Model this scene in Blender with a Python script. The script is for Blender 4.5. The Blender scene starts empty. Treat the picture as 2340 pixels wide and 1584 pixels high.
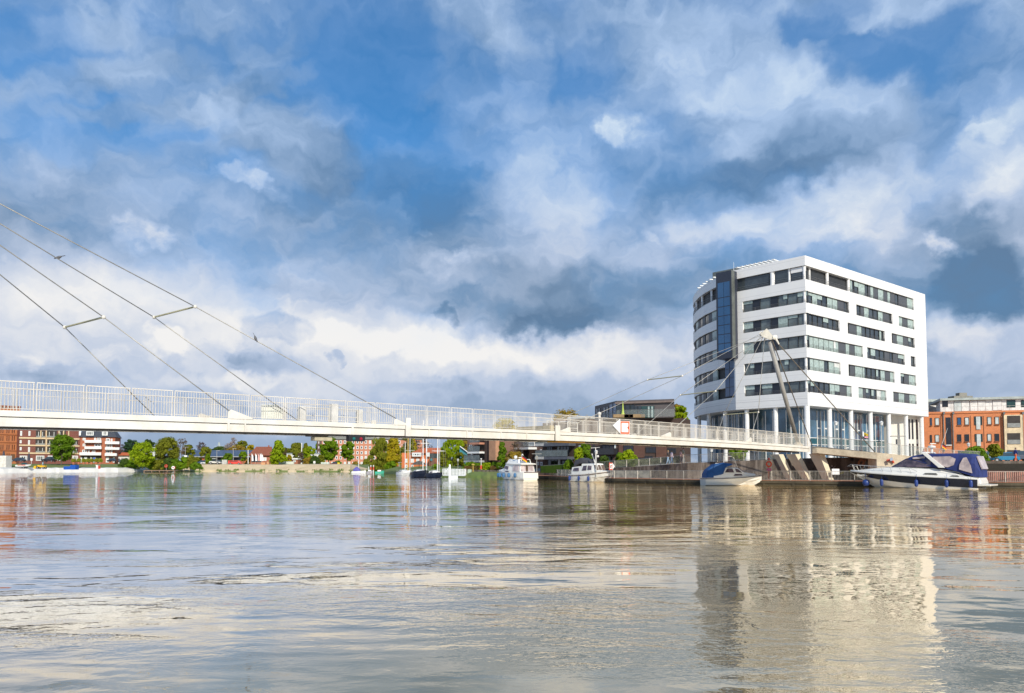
import bpy, bmesh, math, random
import numpy as np
from mathutils import Vector, Matrix
random.seed(7)
SC = bpy.context.scene
COL = SC.collection
R = math.radians
# ---------------------------------------------------------------- camera
F = 1750.0; PITCH = math.atan(93.2/F); CP, SP = math.cos(PITCH), math.sin(PITCH); SH = 179.0; CH = 2.1
cd = bpy.data.cameras.new('camera'); cam = bpy.data.objects.new('camera', cd); COL.objects.link(cam)
cam.location = (0, 0, CH); cam.rotation_euler = (R(90)+PITCH, 0, 0)
cd.sensor_width = 36; cd.lens = F/2340*36; cd.shift_y = SH/2340; cd.clip_end = 20000; cd.clip_start = 0.1
SC.camera = cam
def ray(px, py):
    a = (px-1170)/F; b = (792+SH-py)/F
    return a, CP-b*SP, SP+b*CP
def at(px, py, Y):
    a, dy, dz = ray(px, py); t = Y/dy
    return Vector((a*t, Y, CH+dz*t))
def gp(px, py, z=0.0):
    a, dy, dz = ray(px, py); t = (z-CH)/dz
    return Vector((a*t, dy*t, z))
def xz(px, py, Y): return at(px, py, Y)
# ---------------------------------------------------------------- view / sun
SC.view_settings.view_transform = 'Standard'; SC.view_settings.look = 'None'
SC.view_settings.exposure = 0.0; SC.view_settings.gamma = 1.0
try: SC.view_settings.use_curve_mapping = False
except Exception: pass
SUN_EL, SUN_AZ = 33.0, 19.0        # azimuth measured from straight behind the camera towards its right
sd = Vector((math.sin(R(SUN_AZ))*math.cos(R(SUN_EL)), -math.cos(R(SUN_AZ))*math.cos(R(SUN_EL)), math.sin(R(SUN_EL))))
ld = bpy.data.lights.new('sun', 'SUN'); ld.energy = 4.5; ld.angle = R(0.5); ld.color = (1.0, 0.93, 0.80)
sun = bpy.data.objects.new('sun', ld); COL.objects.link(sun)
sun.rotation_euler = sd.to_track_quat('Z', 'Y').to_euler(); sun.location = (60, -60, 80)
# ---------------------------------------------------------------- node helper
class NT:
    def __init__(s, tree): s.t = tree; s.n = tree.nodes; s.l = tree.links
    def new(s, typ, **kw):
        n = s.n.new(typ)
        for k, v in kw.items(): setattr(n, k, v)
        return n
    def put(s, sock, v):
        if isinstance(v, bpy.types.NodeSocket): s.l.new(v, sock)
        elif v is not None: sock.default_value = v
    def m(s, op, a, b=None, c=None, clamp=False):
        n = s.new('ShaderNodeMath', operation=op); n.use_clamp = clamp
        s.put(n.inputs[0], a)
        if b is not None: s.put(n.inputs[1], b)
        if c is not None: s.put(n.inputs[2], c)
        return n.outputs[0]
    def vm(s, op, a, b=None, out=0):
        n = s.new('ShaderNodeVectorMath', operation=op); s.put(n.inputs[0], a)
        if b is not None: s.put(n.inputs[1], b)
        return n.outputs[out]
    def noise(s, vec, scale, detail=6, rough=0.55, dist=0.0, dim='3D'):
        n = s.new('ShaderNodeTexNoise', noise_dimensions=dim); s.put(n.inputs['Vector'], vec)
        n.inputs['Scale'].default_value = scale; n.inputs['Detail'].default_value = detail
        n.inputs['Roughness'].default_value = rough; n.inputs['Distortion'].default_value = dist
        return n.outputs['Fac'], n.outputs['Color']
    def mix(s, f, a, b, mode='MIX'):
        n = s.new('ShaderNodeMix', data_type='RGBA', blend_type=mode)
        s.put(n.inputs[0], f); s.put(n.inputs[6], a); s.put(n.inputs[7], b); return n.outputs[2]
    def ss(s, x, a, b):
        n = s.new('ShaderNodeMapRange', interpolation_type='SMOOTHSTEP'); s.put(n.inputs[0], x)
        n.inputs[1].default_value = a; n.inputs[2].default_value = b; return n.outputs[0]
    def ramp(s, x, stops):
        n = s.new('ShaderNodeValToRGB'); s.put(n.inputs[0], x); e = n.color_ramp.elements
        while len(e) < len(stops): e.new(0.5)
        for el, (p, c) in zip(e, stops): el.position = p; el.color = (*c, 1)
        return n.outputs[0]
# ---------------------------------------------------------------- sky (direction based: azimuth / elevation in degrees)
W = bpy.data.worlds.new('World'); SC.world = W; W.use_nodes = True
nt = NT(W.node_tree); nt.n.clear()
tc = nt.new('ShaderNodeTexCoord'); d = nt.vm('NORMALIZE', tc.outputs['Generated'])
sx = nt.new('ShaderNodeSeparateXYZ'); nt.l.new(d, sx.inputs[0])
azn = nt.m('MULTIPLY', nt.m('ARCTAN2', sx.outputs[0], sx.outputs[1]), 180/math.pi)
eln = nt.m('MULTIPLY', nt.m('ARCSINE', sx.outputs[2]), 180/math.pi)
cx = nt.new('ShaderNodeCombineXYZ'); nt.l.new(azn, cx.inputs[0]); nt.l.new(eln, cx.inputs[1]); cx.inputs[2].default_value = 1.0; P0 = cx.outputs[0]
# ragged edges: the domain is warped by noise before the cloud shapes are laid into it
w1 = nt.noise(P0, 0.16, 3, 0.5)[1]; w2 = nt.noise(P0, 0.55, 5, 0.52)[1]
def warp(P, c, k):
    v = nt.vm('SUBTRACT', c, (0.5, 0.5, 0.5)); v = nt.vm('MULTIPLY', v, (k, k*0.7, 0)); return nt.vm('ADD', P, v)
PW = warp(warp(P0, w1, 5.0), w2, 3.6)
PS = warp(warp(P0, w1, 3.0), w2, 4.2)
def aed(x, y):                       # display pixel of the 2324 px wide view -> az, el
    a, dy, dz = ray(x*1.00688, y*1.00688); return math.degrees(math.atan2(a, dy)), math.degrees(math.atan2(dz, math.hypot(a, dy)))
def blob(P, x, y, rx, ry, rot, pw=2.0):
    az0, el0 = aed(x, y); ax, ex = aed(x+rx, y); ay, ey = aed(x, y-ry)
    rx_, ry_, t_ = max(0.3, ax-az0), max(0.3, ey-el0), R(-rot); c_, s_ = math.cos(t_), math.sin(t_)
    u = nt.vm('DOT_PRODUCT', P, (c_/rx_, s_/rx_, -(c_*az0+s_*el0)/rx_), out=1)
    v = nt.vm('DOT_PRODUCT', P, (-s_/ry_, c_/ry_, (s_*az0-c_*el0)/ry_), out=1)
    r2 = nt.m('MULTIPLY_ADD', u, u, nt.m('MULTIPLY', v, v))
    return nt.ss(r2, 2.3, 0.0)
def field(P, base, items):
    acc = base
    for (x, y, rx, ry, rot, a) in items:
        acc = nt.m('MULTIPLY_ADD', blob(P, x, y, rx, ry, rot), a, acc)
    return acc
# coverage: how much cloud hides the blue; light: slate 0 .. white 1
fb, _ = nt.noise(nt.vm('MULTIPLY', PW, (0.055, 0.10, 0)), 1.0, 7, 0.50, 0.3)
fs, _ = nt.noise(nt.vm('MULTIPLY', PS, (0.20, 0.36, 0)), 1.0, 7, 0.54, 0.4)
fl, _ = nt.noise(nt.vm('MULTIPLY', nt.vm('ADD', PS, (31, 17, 0)), (0.07, 0.17, 0)), 1.0, 7, 0.53, 0.4)
grad = nt.ss(eln, 33.0, 12.0)
Cc = nt.m('MULTIPLY_ADD', grad, 0.50, 0.45)
Cc = nt.m('MULTIPLY_ADD', nt.ss(eln, 12.0, 4.0), 0.5, Cc)
Cc = nt.m('ADD', Cc, nt.m('MULTIPLY', nt.m('SUBTRACT', fb, 0.5), 1.5))
Cc = nt.m('ADD', Cc, nt.m('MULTIPLY', nt.m('SUBTRACT', fs, 0.5), 0.40))
Cc = field(PW, Cc, [
 (60,95,170,60,-12,-.45),(330,20,90,40,0,-.2),(820,90,120,130,0,-.5),(760,190,170,90,20,-.35),(330,290,220,60,12,-.30),(120,300,120,40,10,-.25),
 (520,170,160,40,25,-.25),(1290,150,150,80,-10,-.45),(1230,40,60,50,0,-.3),(1880,25,100,40,0,-.75),(1960,140,80,60,30,-.7),(2120,110,150,80,20,-.45),
 (2120,330,90,170,0,-.25),(960,400,140,120,20,-.25),(960,230,120,90,0,-.2),(1860,90,60,60,0,-.3),
 (200,60,190,34,-24,.28),(200,170,210,34,-20,.30),(560,215,170,24,-26,.36),(300,245,150,22,-12,.3),(640,110,120,34,-35,.30),(480,50,110,34,-20,.2),(520,330,160,26,-18,.25),(680,330,120,70,20,.35),
 (1130,40,160,60,10,.35),(1430,60,180,70,0,.35),(1740,200,330,130,25,.6),(1960,20,180,40,10,.5),(2260,80,120,80,-40,.35),(1180,140,80,60,40,.35)])
Cc = nt.ss(Cc, 0.0, 1.12)
L = nt.m('MULTIPLY_ADD', nt.m('SUBTRACT', fl, 0.5), nt.m('MULTIPLY_ADD', nt.ss(eln, 0.0, 12.0), 0.55, 0.30), 0.52)
L = nt.m('ADD', L, nt.m('MULTIPLY', nt.m('SUBTRACT', fs, 0.5), nt.m('MULTIPLY_ADD', nt.ss(eln, 2.0, 9.0), 0.65, 0.30)))
L = field(PW, L, [
 (330,170,420,190,10,-0.04),(900,330,200,160,0,-0.08),
 (880,480,230,120,0,-0.20),(1040,470,100,110,0,-0.14),(1720,400,270,60,-12,-0.37),(1620,420,160,70,0,-0.14),(2240,650,140,90,5,-0.58),(2160,560,130,90,0,-0.31),
 (1560,640,420,42,3,-0.34),(1190,700,170,48,0,-0.37),(1330,720,140,36,0,-0.27),(1450,700,130,50,0,-0.20),(1030,620,60,80,0,-0.10),(760,640,0,0,0,0.00),
 (1860,480,220,62,-6,0.52),(1620,500,90,60,0,0.30),(1760,230,300,100,22,0.19),(1180,350,150,110,30,0.13),(1380,500,170,80,10,0.14),(1960,10,160,40,5,0.15),
 (2270,330,90,110,0,0.40),(2190,400,80,60,0,0.25),(1300,430,120,80,0,0.12),(1140,570,80,50,20,0.10),
 (200,660,260,70,10,.20),(500,690,300,60,12,.22),(800,740,260,50,8,.24),(1000,815,330,50,3,.34),(300,720,300,60,5,0.15),(1200,800,200,40,0,0.10),(500,900,700,50,0,.12),(850,860,300,50,0,.10),(1300,820,300,50,0,0.12),(60,700,200,60,0,0.12),(900,760,200,50,0,.12),(400,810,130,50,0,0.30),(100,790,150,45,10,0.25),(600,880,200,30,5,0.22),
 (130,850,110,36,8,-0.20),(520,800,140,30,15,-0.17),(440,860,120,40,5,-0.15),(640,900,200,25,0,-0.14),(1100,860,220,34,3,-0.23),(930,890,160,20,0,-0.10),(1500,800,260,60,0,0.12),(1450,880,400,40,3,0.05),
 (60,440,160,80,0,0.02),(600,500,300,60,0,-0.12),(2180,860,160,60,0,-0.10),(2150,760,90,40,20,0.30),(1300,925,600,22,0,-0.12),(500,925,700,22,0,-0.10),(600,1010,1600,36,0,-0.20)])
L = nt.m('SUBTRACT', L, nt.m('MULTIPLY', nt.ss(eln, 10.0, 20.0), 0.14))
# crisp cumulus heads and dark scraps
fe, _ = nt.noise(nt.vm('MULTIPLY', P0, (0.55, 0.75, 0)), 1.0, 8, 0.62, 0.6)
def crisp(items, base=-0.40, k=0.95, e=(0.0, 0.85)):
    a = nt.m('MULTIPLY_ADD', nt.m('SUBTRACT', fe, 0.5), k, base); return nt.ss(field(PW, a, items), *e)
whi = crisp([(552,400,55,45,20,.9),(600,435,90,22,15,.8),(310,525,75,45,10,1.0),(385,530,25,45,0,.4),(1435,280,75,45,10,1.0),(1380,290,40,25,0,.5),
 (1005,600,42,40,10,.8),(1075,590,45,22,20,.6),(975,518,24,12,20,.8),(920,495,18,16,0,.6),(1480,530,30,14,30,.8),(2250,280,55,40,0,.9),(2200,340,50,35,-30,.7),
 (1870,460,120,36,-8,.75),(2140,560,60,22,10,.8),(2090,540,60,25,0,.6),(2070,470,14,30,0,.6),(370,770,55,34,0,1.0),(250,800,40,22,0,.7),(90,790,70,22,5,.7),(560,855,80,20,8,.8),(220,865,60,14,0,.6),(940,815,60,20,0,.6),(20,815,40,25,0,.8),(760,780,70,30,0,.6),(1330,722,40,18,0,.5)])
drk = crisp([(650,745,100,38,5,1.1),(770,823,24,13,0,.9),(1008,715,26,26,0,.9),(1240,735,160,26,0,.7),(560,795,60,26,15,.6),(110,845,60,26,10,.6),(480,845,70,24,10,.5),(1190,845,70,22,5,.6),(980,850,45,18,10,.6),(1950,415,90,22,-15,.5),(2230,690,110,36,0,.8)], e=(0.0, 0.55))
whi = nt.m('MULTIPLY', whi, nt.m('MULTIPLY_ADD', fs, 1.1, 0.35))
L = nt.m('MULTIPLY_ADD', whi, 0.40, L); L = nt.m('MULTIPLY_ADD', drk, -0.30, L)
L = nt.m('MULTIPLY_ADD', nt.m('SUBTRACT', L, 0.5), 0.80, 0.515)
cc = nt.ramp(L, [(0.0, (0.125, 0.215, 0.35)), (0.20, (0.20, 0.305, 0.46)), (0.40, (0.345, 0.445, 0.61)), (0.56, (0.48, 0.57, 0.735)), (0.72, (0.65, 0.70, 0.80)), (1.0, (0.90, 0.89, 0.88))])
blu = nt.new('ShaderNodeTexSky', sky_type='NISHITA'); blu.sun_disc = False
blu.sun_elevation = R(SUN_EL); blu.sun_rotation = R(180-SUN_AZ); blu.altitude = 0; blu.air_density = 1.0; blu.dust_density = 0.6; blu.ozone_density = 2.0
bl = nt.mix(1.0, blu.outputs[0], (0.22, 0.92, 1.38, 1), 'MULTIPLY')
CLOUD_K = 1.0
Cf = nt.m('MAXIMUM', Cc, nt.m('MULTIPLY', whi, 0.85)); 
SKYK = 0.11
bl2 = nt.vm('SCALE', bl); bl2n = bl2.node; bl2n.inputs[3].default_value = SKYK
ccb = nt.mix(nt.ss(eln, 13.0, 24.0), cc, nt.mix(1.0, cc, (0.84, 0.97, 1.08, 1), 'MULTIPLY'))
thin = nt.mix(0.26, bl2, ccb)
col = nt.mix(Cf, thin, ccb)
# lower hemisphere: plain muted ground light
col = nt.mix(nt.ss(eln, -0.5, -3.0), col, (0.10, 0.10, 0.08, 1))
bg = nt.new('ShaderNodeBackground'); nt.l.new(col, bg.inputs[0]); bg.inputs[1].default_value = 1.0
wo = nt.new('ShaderNodeOutputWorld'); nt.l.new(bg.outputs[0], wo.inputs[0])
try: W.cycles.sampling_method = 'MANUAL'; W.cycles.sample_map_resolution = 512
except Exception: pass
# ---------------------------------------------------------------- materials
MATS = {}
def mat(name, col, rough=0.6, metal=0.0, var=0.12, vs=1.5, bump=0.0, bs=20.0, spec=None, col2=None, trans=0.0, alpha=1.0, coat=0.0, emit=0.0, fine=0.0):
    if name in MATS: return MATS[name]
    m = bpy.data.materials.new(name); m.use_nodes = True; t = NT(m.node_tree)
    b = m.node_tree.nodes['Principled BSDF']; b.inputs['Roughness'].default_value = rough; b.inputs['Metallic'].default_value = metal
    if spec is not None: b.inputs['Specular IOR Level'].default_value = spec
    if coat: b.inputs['Coat Weight'].default_value = coat
    if alpha < 1: b.inputs['Alpha'].default_value = alpha
    if trans: b.inputs['Transmission Weight'].default_value = trans
    tcn = t.new('ShaderNodeTexCoord').outputs['Object']
    c = (*col, 1)
    c2 = (*(col2 if col2 else tuple(max(0, x*(1-var*2.2)) for x in col)), 1)
    f, _ = t.noise(tcn, vs, 6, 0.6)
    f = t.ss(f, 0.34, 0.70)
    cc_ = t.mix(f, c, c2)
    if fine > 0:
        g, _ = t.noise(tcn, vs*9, 3, 0.7); cc_ = t.mix(fine, cc_, t.mix(t.ss(g, .3, .7), c2, tuple(min(1, x*1.25) for x in col)+(1,)))
    t.l.new(cc_, b.inputs['Base Color'])
    if bump > 0:
        h, _ = t.noise(tcn, bs, 4, 0.6); bn = t.new('ShaderNodeBump'); bn.inputs['Strength'].default_value = bump; bn.inputs['Distance'].default_value = 0.05
        t.l.new(h, bn.inputs['Height']); t.l.new(bn.outputs[0], b.inputs['Normal'])
    if emit: b.inputs['Emission Color'].default_value = c; b.inputs['Emission Strength'].default_value = emit
    MATS[name] = m; return m
def brickmat(name, col, col2, mortar=(0.45, 0.42, 0.38), scale=3.0, rough=0.85):
    if name in MATS: return MATS[name]
    m = mat(name, col, rough, col2=col2, vs=0.35, bump=0.2, bs=12); t = NT(m.node_tree); b = m.node_tree.nodes['Principled BSDF']
    src = b.inputs['Base Color'].links[0].from_socket
    tcn = t.new('ShaderNodeTexCoord').outputs['Object']; s = t.new('ShaderNodeSeparateXYZ'); t.l.new(tcn, s.inputs[0])
    u = t.m('ADD', s.outputs[0], s.outputs[1]); cb = t.new('ShaderNodeCombineXYZ'); t.l.new(u, cb.inputs[0]); t.l.new(s.outputs[2], cb.inputs[1])
    br = t.new('ShaderNodeTexBrick'); t.l.new(cb.outputs[0], br.inputs[0]); br.inputs['Scale'].default_value = scale
    br.inputs['Mortar Size'].default_value = 0.012; br.inputs['Color1'].default_value = (*col, 1); br.inputs['Color2'].default_value = (*[x*0.72 for x in col], 1)
    br.inputs['Mortar'].default_value = (*mortar, 1); br.inputs['Brick Width'].default_value = 0.7; br.inputs['Row Height'].default_value = 0.25
    c = t.mix(0.5, src, br.outputs[0]); t.l.new(c, b.inputs['Base Color']); return m
def glassmat(name, col=(0.02, 0.035, 0.045), rough=0.04, vs=0.5, col2=None, spec=0.8):
    m = mat(name, col, rough, var=0.3, vs=vs, spec=spec, col2=col2); return m
white = mat('white_render', (0.80, 0.79, 0.77), 0.45, var=0.03, vs=0.3)
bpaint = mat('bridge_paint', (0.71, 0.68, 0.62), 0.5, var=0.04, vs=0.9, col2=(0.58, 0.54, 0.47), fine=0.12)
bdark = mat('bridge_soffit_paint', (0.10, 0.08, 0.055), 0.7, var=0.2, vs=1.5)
steel = mat('cable_steel', (0.42, 0.40, 0.36), 0.45, 0.3, vs=3)
pylonm = mat('pylon_grey_paint', (0.30, 0.29, 0.275), 0.5, var=0.08, vs=1.2)
glass = glassmat('dark_glass', (0.050, 0.066, 0.078), vs=0.35, col2=(0.018, 0.024, 0.03))
glassb = glassmat('blue_glass', (0.02, 0.085, 0.20), vs=0.2, col2=(0.015, 0.06, 0.15))
glassg = glassmat('green_glass', (0.02, 0.06, 0.055))
panel = mat('grey_panel', (0.085, 0.092, 0.105), 0.5, var=0.05)
panel2 = mat('dark_panel', (0.018, 0.022, 0.034), 0.4, var=0.05)
curtain = mat('pale_curtain', (0.42, 0.52, 0.49), 0.35, var=0.15, vs=3, spec=0.7)
railm = mat('balcony_rail_metal', (0.20, 0.19, 0.18), 0.45, 0.5)
framew = mat('white_frame', (0.78, 0.78, 0.76), 0.4, var=0.03)
concrete = mat('concrete', (0.66, 0.56, 0.41), 0.9, var=0.15, vs=0.8, col2=(0.42, 0.35, 0.25), bump=0.2, bs=6, fine=0.25)
concdark = mat('stained_concrete', (0.135, 0.105, 0.082), 0.9, vs=0.5, col2=(0.055, 0.042, 0.034), bump=0.3, bs=6, fine=0.45)
def streaks(m, k, col):
    t = NT(m.node_tree); b = m.node_tree.nodes['Principled BSDF']; src = b.inputs['Base Color'].links[0].from_socket
    tcn = t.new('ShaderNodeTexCoord').outputs['Object']; f, _ = t.noise(t.vm('MULTIPLY', tcn, (1.1, 1.1, 0.10)), 1.6, 5, 0.65)
    t.l.new(t.mix(t.m('MULTIPLY', t.ss(f, 0.46, 0.64), k), src, (*col, 1)), b.inputs['Base Color'])
streaks(concdark, 0.65, (0.27, 0.225, 0.19))
darkm = mat('near_black', (0.02, 0.02, 0.022), 0.5)
# ---------------------------------------------------------------- mesh builder
ORG = {}
def tagp(o, label=None, cat=None, group=None, kind=None):
    if label: o['label'] = label
    if cat: o['category'] = cat
    if group: o['group'] = group
    if kind: o['kind'] = kind
    return o
def empty(name, loc, label, cat, group=None):
    o = bpy.data.objects.new(name, None); COL.objects.link(o); o.location = loc; o.empty_display_size = 0.5
    ORG[o.name] = Vector(loc); return tagp(o, label, cat, group)
def Rz(a): return Matrix.Rotation(a, 3, 'Z')
class MB:
    def __init__(s): s.v = []; s.f = []; s.mi = []; s.mats = []; s.cur = 0; s.smooth = set()
    def use(s, m):
        if m not in s.mats: s.mats.append(m)
        s.cur = s.mats.index(m); return s
    def face(s, idx): s.f.append(tuple(idx)); s.mi.append(s.cur)
    def poly(s, pts):
        n = len(s.v); s.v += [Vector(p) for p in pts]; s.face(range(n, n+len(pts)))
    def hexa(s, b, t):
        n = len(s.v); s.v += [Vector(p) for p in b]+[Vector(p) for p in t]
        for q in ((3,2,1,0),(4,5,6,7),(0,1,5,4),(1,2,6,5),(2,3,7,6),(3,0,4,7)): s.face([n+i for i in q])
        return s
    def box(s, c, sz, rz=0.0):
        M = Rz(rz); c = Vector(c); h = [x/2 for x in sz]
        P = lambda x, y, z: c+M@Vector((x*h[0], y*h[1], z*h[2]))
        return s.hexa([P(-1,-1,-1),P(1,-1,-1),P(1,1,-1),P(-1,1,-1)], [P(-1,-1,1),P(1,-1,1),P(1,1,1),P(-1,1,1)])
    def prism(s, pts, z0, z1):                     # pts: CCW xy polygon; z may be lists
        n = len(s.v); k = len(pts)
        zz0 = z0 if isinstance(z0, (list, tuple)) else [z0]*k; zz1 = z1 if isinstance(z1, (list, tuple)) else [z1]*k
        s.v += [Vector((p[0], p[1], a)) for p, a in zip(pts, zz0)]+[Vector((p[0], p[1], a)) for p, a in zip(pts, zz1)]
        s.face([n+i for i in range(k)][::-1]); s.face([n+k+i for i in range(k)])
        for i in range(k): j = (i+1) % k; s.face((n+i, n+j, n+k+j, n+k+i))
        return s
    def tube(s, a, b, r0, r1=None, n=8, cap=True):
        a = Vector(a); b = Vector(b); r1 = r0 if r1 is None else r1; d = (b-a)
        if d.length < 1e-6: return s
        q = d.to_track_quat('Z', 'Y'); k = len(s.v)
        for p, r in ((a, r0), (b, r1)):
            for i in range(n):
                t = 2*math.pi*i/n; s.v.append(p+q@Vector((r*math.cos(t), r*math.sin(t), 0)))
        for i in range(n): j = (i+1) % n; s.face((k+i, k+j, k+n+j, k+n+i))
        if cap: s.face([k+i for i in range(n)][::-1]); s.face([k+n+i for i in range(n)])
        return s
    def path(s, pts, r, n=6):
        for a, b in zip(pts[:-1], pts[1:]): s.tube(a, b, r, r, n)
        return s
    def ball(s, c, r, n=10, m=7, sc=(1, 1, 1)):
        k = len(s.v); c = Vector(c)
        for i in range(m+1):
            ph = math.pi*i/m
            for j in range(n):
                t = 2*math.pi*j/n; s.v.append(c+Vector((r*sc[0]*math.sin(ph)*math.cos(t), r*sc[1]*math.sin(ph)*math.sin(t), r*sc[2]*math.cos(ph))))
        for i in range(m):
            for j in range(n):
                j2 = (j+1) % n; s.face((k+i*n+j, k+(i+1)*n+j, k+(i+1)*n+j2, k+i*n+j2))
        return s
    def lathe(s, c, prof, n=12):
        k = len(s.v); c = Vector(c)
        for r, z in prof:
            for j in range(n): t = 2*math.pi*j/n; s.v.append(c+Vector((r*math.cos(t), r*math.sin(t), z)))
        for i in range(len(prof)-1):
            for j in range(n): j2 = (j+1) % n; s.face((k+i*n+j, k+i*n+j2, k+(i+1)*n+j2, k+(i+1)*n+j))
        s.face([k+j for j in range(n)][::-1]); s.face([k+(len(prof)-1)*n+j for j in range(n)]); return s
    def build(s, name, material=None, parent=None, origin=None, smooth=False, bevel=0.0, clean=True):
        if not s.v: return None
        me = bpy.data.meshes.new(name)
        if parent is not None: org = ORG[parent.name]
        elif origin is not None: org = Vector(origin)
        else:
            xs = [p.x for p in s.v]; ys = [p.y for p in s.v]; zs = [p.z for p in s.v]; org = Vector(((min(xs)+max(xs))/2, (min(ys)+max(ys))/2, min(zs)))
        me.from_pydata([tuple(p-org) for p in s.v], [], s.f)
        ml = s.mats if s.mats else [material]
        for m_ in ml: me.materials.append(m_)
        if s.mats: me.polygons.foreach_set('material_index', s.mi)
        if smooth: me.polygons.foreach_set('use_smooth', [True]*len(me.polygons))
        me.update()
        if clean and len(s.f) < 60000:
            bm = bmesh.new(); bm.from_mesh(me); bmesh.ops.recalc_face_normals(bm, faces=bm.faces) if clean == 'n' else None; bm.to_mesh(me); bm.free()
        o = bpy.data.objects.new(name, me); COL.objects.link(o)
        if parent is not None: o.parent = parent
        else: o.location = org
        ORG[o.name] = org
        if bevel > 0:
            b = o.modifiers.new('bevel', 'BEVEL'); b.width = bevel; b.segments = 2; b.limit_method = 'ANGLE'
        return o
def copy_tree(o, parent=None, loc=None, rz=None):
    c = o.copy(); COL.objects.link(c); c.parent = parent
    if loc is not None: c.location = loc
    if rz is not None: c.rotation_euler = (0, 0, rz)
    for ch in o.children: copy_tree(ch, c)
    return c
def struct(o): o['kind'] = 'structure'; return o
def offset_poly(pts, d):                       # CCW polygon, positive d = inwards
    n = len(pts); out = []
    for i in range(n):
        p0 = Vector(pts[i-1][:2]); p1 = Vector(pts[i][:2]); p2 = Vector(pts[(i+1) % n][:2])
        e1 = (p1-p0).normalized(); e2 = (p2-p1).normalized()
        n1 = Vector((-e1.y, e1.x)); n2 = Vector((-e2.y, e2.x)); m = (n1+n2)
        m = m/max(0.3, m.length_squared)*2; out.append(tuple(p1+m*d))
    return out
class Path:                                    # wall line; side=+1: outward is to the right of travel
    def __init__(s, pts, side=1):
        s.p = [Vector(p[:2]) for p in pts]; s.side = side; s.c = [0.0]
        for a, b in zip(s.p[:-1], s.p[1:]): s.c.append(s.c[-1]+(b-a).length)
        s.len = s.c[-1]
        ns = []
        for a, b in zip(s.p[:-1], s.p[1:]): e = (b-a).normalized(); ns.append(Vector((e.y, -e.x))*side)
        s.sn = ns; s.vn = [ns[0]]+[(a+b)/max(0.5, (a+b).length_squared/2) for a, b in zip(ns[:-1], ns[1:])]+[ns[-1]]
    def seg(s, t):
        for i in range(len(s.p)-1):
            if t <= s.c[i+1] or i == len(s.p)-2: return i
    def P(s, t, o, z):
        i = s.seg(t); u = (t-s.c[i])/max(1e-6, s.c[i+1]-s.c[i]); p = s.p[i].lerp(s.p[i+1], u)
        n = s.sn[i] if (u < 0 or u > 1) else s.vn[i].lerp(s.vn[i+1], u)
        return Vector((p.x+n.x*o, p.y+n.y*o, z))
    def s_px(s, px, py=1000, first=True):
        a, dy, _ = ray(px, py); d = Vector((a, dy)); best = None
        for i in range(len(s.p)-1):
            p = s.p[i]; e = s.p[i+1]-p; den = d.x*e.y-d.y*e.x
            if abs(den) < 1e-9: continue
            u = (p.x*d.y-p.y*d.x)/den if False else (d.y*p.x-d.x*p.y)/(d.x*e.y-d.y*e.x)
            lo = -50 if i == 0 else -1e-4; hi = 50 if i == len(s.p)-2 else 1+1e-4
            if lo <= u <= hi:
                t = s.c[i]+u*(s.c[i+1]-s.c[i])
                if best is None: best = t
        return best if best is not None else s.len
    def z_py(s, px, py):
        t = s.s_px(px, py); q = s.P(t, 0, 0); return at(px, py, q.y).z
    def knots(s, a, b): return [a]+[c for c in s.c if a+1e-3 < c < b-1e-3]+[b]
    def strip(s, mb, s0, s1, z0, z1, o0, o1):       # solid strip following the line
        if s1 < s0: s0, s1 = s1, s0
        ks = s.knots(s0, s1)
        for a, b in zip(ks[:-1], ks[1:]):
            A0 = s.P(a, o0, z0); A1 = s.P(a, o1, z0); B1 = s.P(b, o1, z0); B0 = s.P(b, o0, z0)
            up = Vector((0, 0, z1-z0)); mb.hexa([A0, A1, B1, B0], [A0+up, A1+up, B1+up, B0+up])
        return mb
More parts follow.
